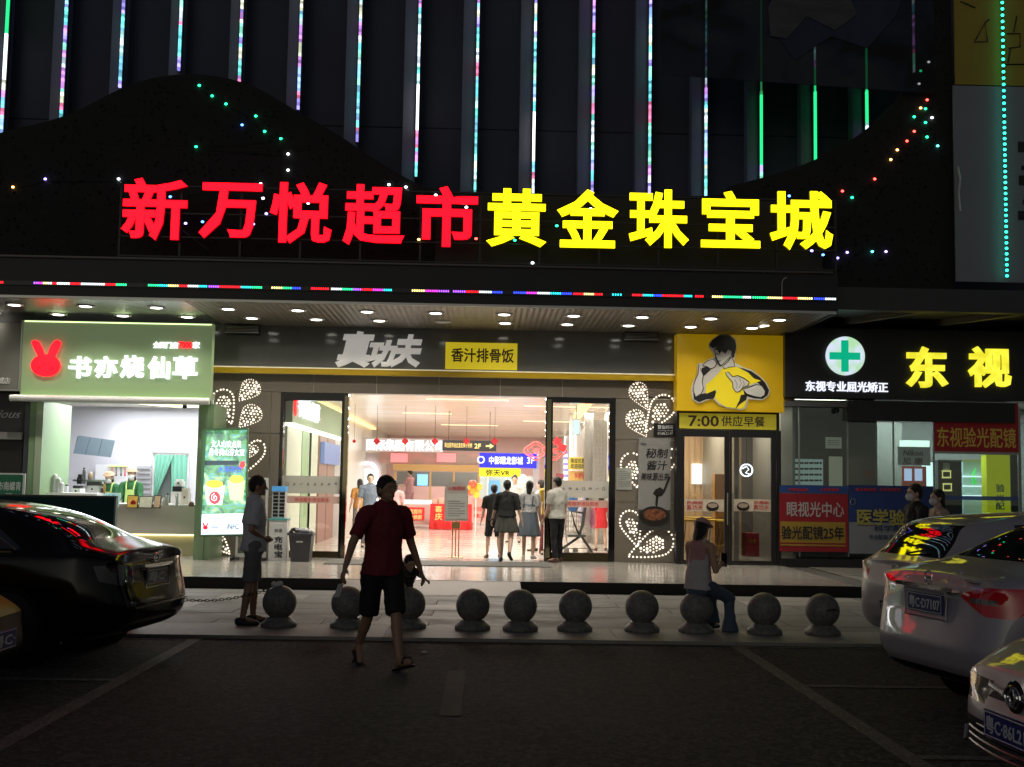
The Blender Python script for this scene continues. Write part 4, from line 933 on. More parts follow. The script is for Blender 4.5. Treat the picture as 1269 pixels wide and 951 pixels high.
# counter and machines
YCN = 22.0
ct = thing('service_counter', 'curved cream counter with glowing yellow recess in the tea shop', 'counter', (W(185,690,YCN).x, YCN, PT))
def arc(z0, z1, o=0.):
    rs = []
    f = []; n = 14
    for k in range(n+1):
        px = 60+(246-60)*k/n; x = W(px,640,YCN).x; y = YCN+o+.5*(1-math.sin(math.pi*(.25+.5*k/n)))
        f.append((x, y))
    ring = f+[(f[-1][0], 22.85), (f[0][0], 22.85)]
    return [[(a, b, z0) for a, b in ring], [(a, b, z1) for a, b in ring]]
zt1 = W(185,627,YCN).z; zm = W(185,662,YCN).z
part('counter_body', MB().rings(arc(zm, zt1)), pm('cream_counter', (.66,.62,.55), .25), ct); part('counter_top', MB().rings(arc(zt1+.001, zt1+.03, -.03)), white, ct)
part('recess', MB().rings(arc(PT, zm-.002, .12)), pm('recess_cream', (.6,.55,.38), .5), ct); part('glow_strip', MB().rings(arc(zm-.03, zm-.004, .07)), em('recess_glow', (1,.85,.35), 3), ct)
for i, px in enumerate((143,149,155)): part('round_badge', pbox((px-2.2,642,px+2.2,646), YCN+.03, YCN+.06), pm('icon_grey'), ct)
# menu screens
ms = thing('menu_screen', 'row of three tilted grey blue menu screens high on the tea shop wall', 'screen', W(116,560,23.6))
cs_ = [(97,540),(142,546),(137,567),(90,562)]
for k in range(3):
    f = lambda u, v: ((cs_[0][0]*(1-u)+cs_[1][0]*u)*(1-v)+(cs_[3][0]*(1-u)+cs_[2][0]*u)*v, (cs_[0][1]*(1-u)+cs_[1][1]*u)*(1-v)+(cs_[3][1]*(1-u)+cs_[2][1]*u)*v)
    a, b = k/3+.01, (k+1)/3-.01
    part('display', ppoly([f(a,.0),f(b,.0),f(b,1),f(a,1)], 23.6, th=.05), pm('display_grey', (.10,.13,.16), .2, emit=(.28,.38,.45), es=.32), ms)
part('rack', ppoly([f2 for f2 in ((96,541),(142,547),(137,566),(91,561))], 23.66, th=.03), black, ms); part('wall_arm', MB().tube([W(116,553,23.7), W(116,553,25.2)], .02, 6), steel, ms)
# curtain door
cd = thing('door_curtain', 'mint green split curtain in the white doorway at the back of the tea shop', 'curtain', W(210,625,25.0))
part('frame', MB().box(*[W(189,590,25.1).x, W(192,590,25.1).x], 25.08, 25.18, PT, W(210,562,25.1).z), white, cd); part('frame', MB().box(*[W(230,590,25.1).x, W(233,590,25.1).x], 25.08, 25.18, PT, W(210,562,25.1).z), white, cd)
part('rail', pbox((188,561,234,563.5), 25.02, 25.07), alu, cd)
mint = pm('mint_cloth', (.16,.42,.32), .7)
def drape(poly_l, poly_r, zt0, zb0, Y, n=16):
    pass
def cloth(x_top0, x_top1, x_bot0, x_bot1, zt0, zb0, Y, amp, n=24):
    m = MB(); rows = 8
    for r_ in range(rows+1):
        v = r_/rows
        for i in range(n+1):
            u = i/n; x = (x_top0*(1-u)+x_top1*u)*(1-v)+(x_bot0*(1-u)+x_bot1*u)*v
            m.v.append((x, Y+amp*math.sin(u*22)*(.5+.5*v), zt0+(zb0-zt0)*v))
    for r_ in range(rows):
        for i in range(n): k = r_*(n+1)+i; m.f.append((k,k+1,k+n+2,k+n+1)); m.m.append(0)
    return m
zt0 = W(210,564,25).z; zb0 = W(210,622,25).z
part('curtain_leaf', cloth(W(191,590,25).x, W(214,590,25).x, W(191,590,25).x, W(193,590,25).x, zt0, zb0, 25.0, .03), mint, cd, True); part('curtain_leaf', cloth(W(211,590,25).x, W(231,590,25).x, W(213,590,25).x, W(231,590,25).x, zt0, zb0, 25.03, .03), mint, cd, True)
part('dark_gap', pbox((192,566,214,640), 25.12, 25.19), pm('gap_grey', (.10,.12,.12), .8), cd)
tl = board('tool_rack', 'white wall panel with hanging utensils behind the tea shop staff', (118,576,160,605), 25.0, pm('rack_white', (.7,.72,.75), .3), 'rack', .1)
part('rail', pbox((134,577,158,578.5), 24.95, 24.99), em('rail_green', (.7,.9,.3), .8), tl)
for px in (139,144,150,155): part('utensil', MB().tube([W(px,578,24.96), W(px,586,24.96), W(px,590,24.96)], [.008,.008,.02], 6), redink if px % 2 else black, tl)
rk = board('wall_rack', 'grey louvred panel on the tea shop wall by the curtain', (169,578,187,612), 25.0, pm('rack_grey', (.38,.38,.42), .4), 'rack', .05)
for i in range(5): part('louvre', pbox((170,581+i*6,186,582+i*6), 24.97, 24.995), pm('icon_grey'), rk)
# oval ring lamp, yellow box, cups, machines
c = W(51.5,588,21.8)
ol = thing('oval_lamp', 'glowing white oval ring lamp at the left of the tea counter', 'lamp', (c.x, c.y, zt1+.03))
part('ring', MB().tube([c+Vector((.085*math.cos(a),0,.19*math.sin(a))) for a in [j*math.pi/12 for j in range(24)]], .022, 6, close=True), em('oval_white', (.95,.95,1), 5), ol)
part('inner_disc', MB().rings([[c+Vector((.07*math.cos(a),y,.17*math.sin(a))) for a in [-j*math.pi/12 for j in range(24)]] for y in (0,.01)]), pm('pale_disc', (.6,.6,.65), .3), ol)
yx = board('display_box', 'small yellow display box below the oval lamp', (36,593,57,610), 21.7, pm('amber_box', (.65,.42,.02), .3, emit=(.9,.6,.02), es=.25), 'box', .3, 'box')
part('shelf', pbox((34,611,120,615), 21.5, 22.1), white, yx)
g = random.Random(11)
for i, px in enumerate((62,67,72,76)):
    c = W(px,614,21.75); h = (.33,.37,.30,.22)[i]
    m = MB(); m.lathe([(.035+.012*(k % 2), h*k/12) for k in range(13)]+[(.02,h+.02)], (c.x, c.y, c.z), 12)
    tag(part('cup_stack', m, pm('cup_plastic', (.75,.73,.72), .3), None, True), 'stack of white plastic cups on the tea counter, %s from the yellow box' % ordn[i], 'cups', 'cup stacks on the left of the counter')
mach = [('drink_machine','grey metal drink machine with taps at the left of the staff',(104,597,124,614),22.6,alu),('blender','dark blender on the shelf behind the counter',(95,588,101,600),23.4,black),('drink_machine','small white machine left on the counter',(88,602,100,614),22.3,white),('cash_register','white tablet till at the right end of the tea counter',(211,603,226,625),22.4,pm('till_white',(.65,.62,.58),.4)),('cup_sealer','tall beige cup dispenser at the right end of the counter',(224,605,233,626),22.3,pm('till_beige',(.55,.48,.40),.4)),('teddy_figure','white cap shaped ornament with dark base near the till',(216,594,226,603),22.5,white)]
for nm, lab, px, Y, m_ in mach:
    X0, X1, Z0, Z1 = R4(*px, Y); t = thing(nm, lab, 'appliance' if nm != 'teddy_figure' else 'ornament', ((X0+X1)/2, Y, Z0)); w_ = X1-X0; h = Z1-Z0
    part('body', MB().rings([[(X0+a*w_,Y+b*.25,Z0+k*h) for a,b in ((.05,0),(.95,0),(1,.2),(1,1),(0,1),(0,.2))] for k in (0,.7)]), m_, t)
    part('hopper', MB().rings([[(X0+.12*w_+a*w_*.76,Y+.03+b*.18,Z0+k*h) for a,b in ((0,0),(1,0),(1,1),(0,1))] for k in (.702,1)]), black if nm in ('drink_machine','cash_register') else m_, t)
    part('knob', MB().ell((X0+.5*w_,Y-.01,Z0+.45*h), .02, .015, .02, 8), black, t)
g = random.Random(21)
for i, (px, py, w_, h_, c_, lab) in enumerate(((82,614,5,13,(.7,.7,.72),'clear tall jar beside the cup stacks'),(126,613,4,9,(.10,.08,.07),'small dark canister beside the metal machine'),(129,612,3,14,(.6,.35,.1),'slim amber bottle behind the blue board'),(203,627,6,10,(.72,.70,.66),'short white cup stack between menu cards and till'),(207,627,4,15,(.62,.58,.52),'tall beige cup stack beside the till'),(219,629,4,17,(.70,.70,.72),'tall clear cup stack before the till'),(237,628,7,6,(.18,.10,.06),'low brown tray at the right end of the counter'),(112,594,6,9,(.30,.22,.12),'brown canister on the back shelf'),(104,592,4,12,(.08,.08,.09),'dark bottle on the back shelf'))):
    Yq = 21.9 if py > 600 else 23.6; c = W(px, py, Yq); r_ = w_/2/FPX*Yq; hh = h_/FPX*Yq
    t = thing('counter_item', lab, 'container', c)
    part('vessel', MB().lathe([(r_*.8,0),(r_,hh*.1),(r_*.95,hh*.75),(r_*.6,hh*.88)], c, 14), pm('vessel_%d' % i, c_, .3), t, True); part('lid', MB().lathe([(r_*.66,hh*.881),(r_*.66,hh)], c, 14), white if i % 2 else black, t)
part('back_shelf', pbox((90,594.5,128,597), 23.5, 24.2), steel, tea)
for i, (px, c1, lab) in enumerate((((118,611,148,629),(.35,.68,.72),'pale blue order board propped on the counter before the staff'),((157,614,171,630),(.65,.35,.05),'orange and red drink menu card standing on the counter'),((172,615,189,630),(.55,.52,.38),'cream menu card beside the orange one'),((190,614,199,630),(.5,.34,.2),'brown tilted menu card at the end of the row'))):
    X0, X1, Z0, Z1 = R4(*px, 21.95); t = thing('menu_card', lab, 'menu card', ((X0+X1)/2, 21.95, Z0))
    part('frame', MB().obox(((X0+X1)/2,21.98,(Z0+Z1)/2), ((X1-X0)/2,0,0), (0,.01,0), (0,.03,(Z1-Z0)/2)), black if i else white, t)
    part('print', MB().obox(((X0+X1)/2,21.962,(Z0+Z1)/2), ((X1-X0)/2-.015,0,0), (0,.006,0), (0,.03,(Z1-Z0)/2-.015)), pm('menu_%d' % i, c1, .3, var=(14,tuple(min(1,v*1.6+.1) for v in c1)), emit=c1, es=.15), t)
    if i == 0: ptext('欢迎光临', (123,613,143,617), 21.93, pm('teal_ink', (.02,.25,.35), .5), t)
    if i == 1: part('drink_print', MB().ell(W(165,624,21.945), .05, .004, .06, 10), redink, t)
cc_ = W(229,504,21.6); cmr = thing('security_camera', 'small black dome camera under the tea shop ceiling', 'camera', (cc_.x, 21.6, cc_.z))
part('dome', MB().ell((cc_.x,21.6,cc_.z), .045, .045, .045, 12), blackgloss, cmr, True); part('mount', MB().lathe([(.04,0),(.04,.06)], (cc_.x,21.6,cc_.z+.04), 12), white, cmr)

# --- neighbour shop at far left
nb = thing('neighbour_shop', 'dark closed shopfront at the far left edge', 'shop', (W(-20,600,21.3).x, 21.3, PT))
part('wall', MB().box(-16, W(32,600,21.35).x, 21.35, 22.0, PT, zc), pm('neighbour_dark', (.03,.03,.032), .5), nb)
part('shutter', pbox((-200,545,26,640), 21.31, 21.345), pm('shutter_dark', (.018,.016,.015), .5), nb); part('shutter_box', pbox((-200,534,27,543), 21.2, 21.345), pm('shutter_grey', (.33,.32,.30), .4), nb)
part('post', pbox((27,500,33,690), 21.25, 21.345), pm('navy_post', (.04,.045,.07), .3), nb)
ns_ = thing('neighbour_sign', 'dim grey sign panel ending in one white character at the far left', 'sign', W(10,483,21.1))
part('panel', pbox((-150,399,24,481), 21.1, 21.3), pm('grey_sign', (.24,.235,.21), .35), ns_); part('rim', pbox((24.5,397,26.5,483), 21.08, 21.3), alu, ns_); part('rim', pbox((-150,481.2,24.4,483), 21.08, 21.3), alu, ns_)
ptext('旗舰店', (-12,468,13,476), 21.098, white, ns_, bold=.02, depth=.02)
ptext('Delicious', (-38,508,26,518), 21.345, pm('dull_silver', (.25,.25,.25), .5), nb, shear=.5, depth=.01)
gb = board('green_board', 'green board with white characters standing behind the black car', (-60,588,30,617), 20.4, pm('board_green', (.02,.11,.055), .5, emit=(.02,.15,.07), es=.15), 'board', .05)
part('rim', pbox((28,587,31,618), 20.38, 20.399), white, gb); part('rim', pbox((-60,586,27.9,588), 20.38, 20.399), white, gb)
ptext('市南螺青', (-3,597,26,608), 20.397, white, gb, bold=.01); ptext('欢迎光临', (7,611,15,614), 20.397, white, gb)
for px in (-40,20): part('leg', MB().tube([W(px,617,20.42), (W(px,617,20.42).x, 20.42, PT)], .02, 6), black, gb)
db = thing('display_screen', 'big dark teal standing screen between the black car and tea shop', 'screen', (W(70,690,18.9).x, 18.9, PT))
zt_b = W(70,616,18.9).z
part('screen_panel', MB().box(W(-60,640,18.9).x, W(141,640,18.9).x, 18.9, 18.98, PT+.12, zt_b), pm('dark_teal', (.004,.03,.036), .7, spec=.2), db); part('screen_rim', MB().box(W(-60,640,18.9).x, W(143,640,18.9).x, 18.89, 18.99, zt_b+.001, zt_b+.03), black, db)
part('screen_rim', MB().box(W(141.1,640,18.9).x, W(143.2,640,18.9).x, 18.89, 18.99, PT+.12, zt_b), pm('grey_post2', (.1,.12,.12), .4), db)
for px in (0,120): part('foot', MB().box(W(px,640,18.9).x, W(px,640,18.9).x+.06, 18.7, 19.2, PT, PT+.119), black, db)

# --- lit advertising column
YA = 20.9
ad = thing('advert_lightbox', 'bright green drink advertising lightbox before the left pillar', 'lightbox', W(278,662,YA))
def adm(name):
    m_ = bpy.data.materials.new(name); m_.use_nodes = True; t = m_.node_tree; b = t.nodes['Principled BSDF']; b.inputs['Base Color'].default_value = (.05,.05,.05,1); b.inputs['Roughness'].default_value = .15
    tc = t.nodes.new('ShaderNodeTexCoord'); n = t.nodes.new('ShaderNodeTexNoise'); n.inputs['Scale'].default_value = 4.5; n.inputs['Detail'].default_value = 6; n.inputs['Distortion'].default_value = 1.2
    r = t.nodes.new('ShaderNodeValToRGB'); e = r.color_ramp.elements; e[0].position = .32; e[0].color = (.01,.05,.06,1); e[1].position = .72; e[1].color = (.65,.95,.85,1)
    for p_, c in ((.42,(.04,.22,.10)),(.5,(.12,.42,.10)),(.56,(.10,.45,.50)),(.62,(.45,.75,.18))): q = e.new(p_); q.color = (*c,1)
    t.links.new(tc.outputs['Object'], n.inputs['Vector']); t.links.new(n.outputs['Fac'], r.inputs[0]); t.links.new(r.outputs[0], b.inputs['Emission Color']); b.inputs['Emission Strength'].default_value = 1.25; return m_
part('cabinet', ppoly([(250,531),(307,530),(305,665),(247,665)], YA+.01, th=.10), pm('cabinet_green', (.10,.20,.11), .4), ad)
part('picture', ppoly([(256,534),(306,533),(304,636),(250,637)], YA, th=.009), adm('landscape_print'), ad)
part('footer', ppoly([(250,637.5),(304,636.5),(304,662),(249,663)], YA, th=.009), em('footer_white', (.85,.95,1), 1.2), ad)
YA2 = YA-.003; emw = em('ad_white', (.9,1,1), 1.6)
ptext('女人山欢点果', (262,546,299,555), YA2, emw, ad, bold=.01); ptext('月冬奥山芬女双', (259,556,303,565), YA2, emw, ad, bold=.01)
ptext('水果茶饮', (270,578,300,586), YA2, em('ad_blue', (.05,.1,.5), 1), ad, bold=.02)
for i, (px, py, rr_) in enumerate(((266,612,13),(293,606,11))):
    part('drink_cup', ppoly([(px-rr_,py-10),(px+rr_,py-10),(px+rr_*.7,py+14),(px-rr_*.7,py+14)], YA2-.001-i*.001, th=.002), em('cup_%d' % i, ((.75,.9,.6),(.7,.85,.3))[i], 1.1), ad)
    part('fruit', ppoly([(px+rr_*.8*math.cos(a), py-12+5*math.sin(a)) for a in [j*math.pi/8 for j in range(16)]], YA2-.004-i*.001, th=.002), em('fruit_%d' % i, ((1,.45,.03),(1,.8,.05))[i], 1.1), ad)
part('round_label', ppoly([(266+7*math.cos(a), 617+8*math.sin(a)) for a in [j*math.pi/10 for j in range(20)]], YA2-.006, th=.002), em('label_red', (.6,.02,.05), 1), ad)
part('label_swirl', MB().tube([W(266+(k*.45)*math.cos(k), 617+(k*.5)*math.sin(k), YA2-.01) for k in range(12)], .006, 4), emw, ad)
part('strawberry', ppoly([(298,573),(303,571),(304,577),(300,582),(296,579)], YA2-.002, th=.002), em('berry', (.9,.03,.05), 1), ad)
part('dark_band', ppoly([(254,571),(296,571),(296,576),(254,577)], YA2-.0005, th=.002), em('band_dark', (.02,.03,.05), .6), ad)
rb2 = MB(); ppoly([(254.5+3*math.cos(a), 654+2.6*math.sin(a)) for a in [j*math.pi/6 for j in range(12)]], YA2-.002, rb2, .002); ppoly([(252,652),(251,648),(253,648),(254,652)], YA2-.0021, rb2, .002); ppoly([(255,652),(257,648),(258.5,648.5),(257,652)], YA2-.0021, rb2, .002)
part('rabbit_mark', rb2, em('label_red2', (.9,.02,.05), 1), ad); ptext('书亦烧仙草', (261,652,271,655), YA2, em('print_blue', (.05,.1,.25), .8), ad); ptext('iNFC', (281,649,296,656), YA2, em('print_blue', (.05,.1,.25), .8), ad, bold=.01)
area('advert_glow', ((W(278,600,YA).x), YA-.05, 1.6), .7, 1.6, 9, (.8,1,.9), rot=(math.pi/2,0,0), parent=ad)
# slim poster stand beside it
ps = thing('poster_stand', 'slim white framed poster stand with plants picture behind the standing man', 'poster', W(310,694,21.3))
X0, X1, Z0, Z1 = R4(293,592,331,692,21.3)
part('frame', MB().box(X0, X0+.04, 21.3, 21.34, PT+.05, Z1).box(X1-.04, X1, 21.3, 21.34, PT+.05, Z1).box(X0+.04, X1-.04, 21.3, 21.34, Z1-.04, Z1).box(X0+.04, X1-.04, 21.3, 21.34, PT+.05, PT+.12), white, ps)
part('poster', MB().box(X0+.042, X1-.042, 21.31, 21.33, PT+.12, Z1-.042), pm('leafy_print', (.06,.10,.05), .3, var=(5,(.40,.36,.28)), spread=.1), ps)
ptext('书亦', (312,600,326,606), 21.305, redink, ps); 
for x in (X0-.05, X1-.03): part('foot', MB().box(x, x+.08, 21.1, 21.5, PT, PT+.05), black, ps)
# power bank kiosk
pk = thing('power_bank_kiosk', 'white power bank rental kiosk with blue topped battery rack', 'kiosk', W(344,695,21.3))
X0, X1, Z0, Z1 = R4(333,645,355,694,21.2)
part('cabinet', MB().box(X0, X1, 21.2, 21.5, PT, Z1), white, pk); part('cabinet_top', MB().box(X0-.01, X1+.01, 21.19, 21.51, Z1+.001, Z1+.03), pm('teal_trim', (.1,.45,.45), .4), pk)
ptext('充', (340,665,350,673), 21.198, ink, pk, bold=.02); ptext('电', (340,674,350,682), 21.198, ink, pk, bold=.02); ptext('宝', (340,683,350,691), 21.198, ink, pk, bold=.02); ptext('共享', (340,655,350,660), 21.198, pm('icon_grey'), pk)
x0, x1, z0, z1 = R4(337,609,353,644,21.25); part('rack_body', MB().box(x0, x1, 21.25, 21.45, Z1+.031, z1), pm('rack_pale', (.65,.70,.72), .3), pk)
for r_ in range(7):
    for c_ in (0,1): part('battery_slot', MB().box(x0+.02+c_*.115, x0+.11+c_*.115, 21.242, 21.249, z0+.05+r_*.065, z0+.095+r_*.065), black, pk)
part('blue_header', MB().box(x0-.01, x1+.01, 21.24, 21.46, z1+.001, z1+.09), pm('header_blue', (.06,.25,.5), .3, emit=(.1,.4,.8), es=.4), pk)
# rubbish bin
bn_ = thing('rubbish_bin', 'grey plastic rubbish bin with open top full of white bags', 'bin', W(371,696,21.0)); c = W(371,696,21.0)
def rbox(x0, x1, y0, y1, z0, z1, t0=0.): return [[(x0+t0,y0+t0,z0),(x1-t0,y0+t0,z0),(x1-t0,y1-t0,z0),(x0+t0,y1-t0,z0)],[(x0,y0,z1),(x1,y0,z1),(x1,y1,z1),(x0,y1,z1)]]
zt2 = W(371,664,21).z
part('tub', MB().rings(rbox(c.x-.2, c.x+.2, 21.0, 21.4, PT, zt2, .04)), pm('bin_grey', (.06,.06,.07), .45), bn_); part('rim', MB().rings(rbox(c.x-.225, c.x+.225, 20.975, 21.425, zt2+.001, zt2+.04)), pm('bin_grey'), bn_)
part('flap', MB().rings([[(c.x-.22,20.98,zt2+.041),(c.x-.19,20.98,zt2+.041),(c.x-.19,21.42,zt2+.041),(c.x-.22,21.42,zt2+.041)],[(c.x-.16,21.02,zt2+.13),(c.x-.13,21.02,zt2+.13),(c.x-.13,21.38,zt2+.13),(c.x-.16,21.38,zt2+.13)]]), pm('bin_grey'), bn_)
g = random.Random(2); m = MB(); [m.ell((c.x+g.uniform(-.12,.14), 21.15+g.uniform(0,.15), zt2+.06+g.uniform(0,.04)), .07, .07, .05, 8) for _ in range(5)]
part('rubbish', m, pm('bag_white', (.6,.6,.6), .4, bump=(30,.8)), bn_, True, kind='stuff'); part('label', MB().box(c.x-.07, c.x+.05, 21.005, 21.012, .5, .53), white, bn_)

# ================================================================== RESTAURANT
YR = 22.0
rs_ = thing('restaurant', 'yellow fronted restaurant entrance with black framed double doors', 'shop', (W(902,700,YR).x, YR, PT))
X0, X1, Z0, Z1 = R4(838,535,966,702,YR)
RX0, RX1 = X0, X1
zh0, zh1 = W(902,533,YR).z, W(902,511,YR).z
part('header_frame', MB().box(X0, X1, YR, YR+.25, zh0, zh1+.05), black, rs_)
part('header_panel', pbox((842,513,962,532), YR-.01, YR-.001), pm('olive_lit', (.38,.34,.02), .5, emit=(.6,.5,.03), es=.22), rs_)
ptext('7:00', (853,515,891,529), YR-.012, pm('brown_ink'), rs_, bold=.02); ptext('供应早餐', (894,516,948,529), YR-.012, pm('brown_ink'), rs_, bold=.012)
def door(px0, px1, g0, g1, name, label, handle_right):
    t = part(name, MB().box(*[W(px0,620,YR).x, W(g0,620,YR).x], YR+.0, YR+.06, PT+.04, zh0-.004).box(*[W(g1,620,YR).x, W(px1,620,YR).x], YR+.0, YR+.06, PT+.04, zh0-.004).box(*[W(g0,620,YR).x+.001, W(g1,620,YR).x-.001], YR+.002, YR+.058, W(900,542,YR).z, zh0-.004).box(*[W(g0,620,YR).x+.001, W(g1,620,YR).x-.001], YR+.002, YR+.058, PT+.04, W(900,695,YR).z), black, rs_, label=label)
    part('glass_pane', pbox((g0,542,g1,695), YR+.025, YR+.032), clear, t)
    part('window_sticker', pbox((g0+1,619,g1-1,634), YR+.018, YR+.022), pm('sticker_%s' % name, (.60,.48,.36), .5, var=(9,(.66,.60,.48)), spread=.1), t)
    hx_ = W(px1-3 if handle_right else px0+3,640,YR).x
    part('door_handle', MB().tube([(hx_,YR-.05,.9),(hx_,YR-.05,1.5)], .014, 8), steel, t)
    return t
dl = door(843,904,848,898,'door','left black framed glass door leaf',True); dr = door(904.5,962,907,956,'door','right black framed glass door leaf',False)
part('jamb', MB().box(X0, W(842.5,620,YR).x, YR-.01, YR+.25, PT, zh0-.002), black, rs_); part('jamb', MB().box(W(962.5,620,YR).x, X1+.03, YR-.01, YR+.25, PT, zh0-.002), black, rs_); part('threshold', MB().box(X0+.08, X1-.05, YR-.05, YR+.25, PT, PT+.035), black, rs_)
for t_, px in ((dl,(851,621,871,632)),(dr,(934,621,953,632))): ptext('热腾腾', (px[0],px[1],px[2],px[1]+4), YR+.014, redink, t_, depth=.002); ptext('真功夫', (px[0],px[1]+5,px[2],px[3]), YR+.014, redink, t_, depth=.002)
for t_, px in ((dl,883),(dr,921)):
    c = W(px,628,YR+.01); part('bowl_print', MB().rings([[(c.x+.12*math.cos(a), YR+y, c.z+.085*math.sin(a)) for a in [-j*math.pi/8 for j in range(16)]] for y in (.008,.012)]), pm('pot_print'), t_)
    part('meal_print', MB().rings([[(c.x+.095*math.cos(a), YR+y, c.z+.02+.045*math.sin(a)) for a in [-j*math.pi/8 for j in range(16)]] for y in (.004,.0075)]), pm('rice_print', (.6,.5,.4), .5, var=(40,(.2,.08,.05))), t_)
# interior
rx0, rx1 = RX0-.6, RX1+.3
slat = pm('wood_slat_wall', (.52,.36,.22), .4, var=(1.5,(.60,.44,.28)), stretch=(8,8,.4))
part('inner_wall', MB().box(rx0, W(925,600,25.5).x, 26.0, 26.1, PT, 3.2), slat, rs_); part('inner_wall', MB().box(W(925,600,25.5).x+.001, rx1+1.6, 26.0, 26.1, PT, 3.2), pm('inner_dark_wall', (.16,.15,.15), .4), rs_)
k = rx0
while k < W(925,600,25.5).x: part('wall_slat', MB().box(k, k+.09, 25.97, 25.995, PT, 3.2), slat, rs_); k += .13
part('wall', MB().box(rx0-.05, rx0, 22.26, 26.1, PT, 3.2), slat, rs_); part('wall', MB().box(rx1+1.6, rx1+1.65, 22.26, 26.1, PT, 3.2), pm('inner_dark_wall'), rs_)
part('inner_ceiling', MB().box(rx0, rx1+1.6, 22.26, 26, 3.2, 3.3), pm('tea_ceiling'), rs_); part('inner_floor', MB().box(rx0, rx1+1.6, 22.51, 26, 0, PT+.002), pm('rest_floor', (.30,.27,.24), .2), rs_)
part('wood_column', MB().box(W(886,600,23.6).x, W(912,600,23.6).x, 23.6, 23.9, PT, W(900,588,23.6).z), woodm, rs_)
for px in (864,878): part('lit_window', pbox((px-6,575,px+6,600), 25.9, 25.965), em('lit_white', (1,.97,.9), 1.6), rs_)
area('restaurant_lamp', ((rx0+rx1)/2, 24.2, 3.15), 2.2, 1.5, 120, (1,.84,.62), parent=rs_)
rg = thing('round_neon', 'small glowing white round emblem seen through the right door leaf', 'sign', W(925,583,23.5))
part('ring', MB().tube([W(925+7.5*math.cos(a), 583+7.5*math.sin(a), 23.5) for a in [j*math.pi/9 for j in range(18)]], .014, 6, close=True), em('neon_white', (.8,.9,1), 3.), rg); part('emblem', MB().tube([W(920,581,23.5), W(925,578,23.5), W(928,582,23.5), W(924,586,23.5), W(929,588,23.5)], .012, 5), em('neon_white', (.8,.9,1), 3.), rg)
part('cable', MB().tube([W(925,575,23.5), (W(925,575,23.5).x, 23.5, 3.2)], .006, 4), black, rg)
def stool(px, Y, lab):
    c = W(px,690,Y); t = thing('bar_stool', lab, 'stool', (c.x, Y, PT)); zs2 = .92
    part('seat', MB().lathe([(.02,0),(.17,0),(.18,.02),(.17,.045),(.02,.05)], (c.x,Y,zs2), 18), ylw, t, True)
    for sx, sy in ((-1,-1),(1,-1),(1,1),(-1,1)): part('leg', MB().tube([(c.x+.1*sx,Y+.1*sy,zs2),(c.x+.19*sx,Y+.19*sy,PT)], .013, 6), gold, t)
    part('foot_ring', MB().tube([(c.x+.15*sx,Y+.15*sy,.45) for sx, sy in ((-1,-1),(1,-1),(1,1),(-1,1))], .009, 5, close=True), gold, t)
stool(855,23.2,'yellow seated bar stool behind the left door leaf, nearest the hinge'); stool(886,23.4,'yellow bar stool beside the wooden column'); stool(900,23.1,'yellow bar stool right behind the meeting door leaves')
rt_ = thing('round_table', 'round table with yellow top behind the left restaurant door', 'table', (W(868,690,24.2).x, 24.2, PT)); c = W(868,643,24.2)
part('table_top', MB().lathe([(.35,0),(.36,.03),(.01,.035)], (c.x,24.2,c.z), 24), pm('yellow_top', (.75,.55,.06), .25), rt_); part('table_leg', MB().tube([(c.x,24.2,c.z),(c.x,24.2,PT+.02)], .03, 8), steel, rt_); part('table_foot', MB().lathe([(.2,0),(.2,.02)], (c.x,24.2,PT), 18), steel, rt_)
rc = board('menu_box', 'tall dark red box standing inside the right door leaf', (924,661,941,690), 22.9, pm('crimson_box', (.35,.02,.03), .4), 'box', .35, 'box'); ptext('外卖', (928,668,937,674), 22.89, ylw, rc)
pc = board('wall_picture', 'framed snack poster on the dark wall right in the restaurant', (940,565,955,590), 25.0, pm('snack_print', (.5,.3,.15), .4, var=(6,(.6,.5,.4))), 'poster', .04)
# yellow fascia with fighter emblem
yf = thing('emblem_sign', 'square yellow sign with generic fighter figure in a yellow shirt', 'sign', W(905,511,YR-.1))
part('panel', pbox((839,415,971.5,510), YR-.15, YR+.24), ylwpanel, yf)
def cp(pts): return [(840+a/6.79, 400+b/6.79) for a, b in pts]
YE = YR-.19
outl = [(262,175),(290,140),(350,100),(430,100),(485,140),(495,200),(480,290),(475,335),(545,372),(625,400),(695,452),(745,500),(778,570),(765,612),(715,652),(650,650),(592,640),(575,720),(530,738),(480,725),(410,720),(350,692),(295,640),(240,655),(180,682),(125,650),(112,570),(130,500),(165,420),(165,350),(185,338),(215,345),(245,315),(300,295),(310,270),(262,210)]
part('outline', ppoly(cp(outl), YE, th=.04), pm('emblem_pale', (.60,.58,.52), .4), yf)
def layer(nm, pts, k, m_):
    part(nm, ppoly(cp(pts), YE-.003*k, th=.0028), m_, yf)
    if nm in ('raised_arm','fist','forearm','hand','neck','face'): part('ink_line', MB().tube([W(a, b, YE-.003*k-.003) for a, b in cp(pts)], .0075, 4, close=True), eblk, yf)
eblk = pm('emblem_black', (.015,.014,.013), .4); eyel = pm('emblem_yellow', (.70,.56,.02), .4, emit=(.85,.66,.0), es=.22); eskin = pm('emblem_skin', (.62,.60,.55), .4)
layer('printed_shade', [(130,590),(200,600),(250,590),(310,560),(330,600),(300,640),(240,645),(180,670),(135,645)], 1, eblk)
layer('printed_shade', [(480,370),(550,385),(620,410),(690,460),(735,505),(768,570),(755,610),(715,642),(650,638),(595,625),(530,590),(600,560),(690,520)], 1, eblk)
layer('shirt', [(380,382),(440,362),(500,372),(590,420),(640,470),(700,490),(640,510),(590,530),(545,560),(560,600),(580,640),(560,715),(520,728),(480,718),(410,710),(355,680),(310,630),(330,560),(240,600),(235,570),(240,520),(300,470)], 2, eyel)
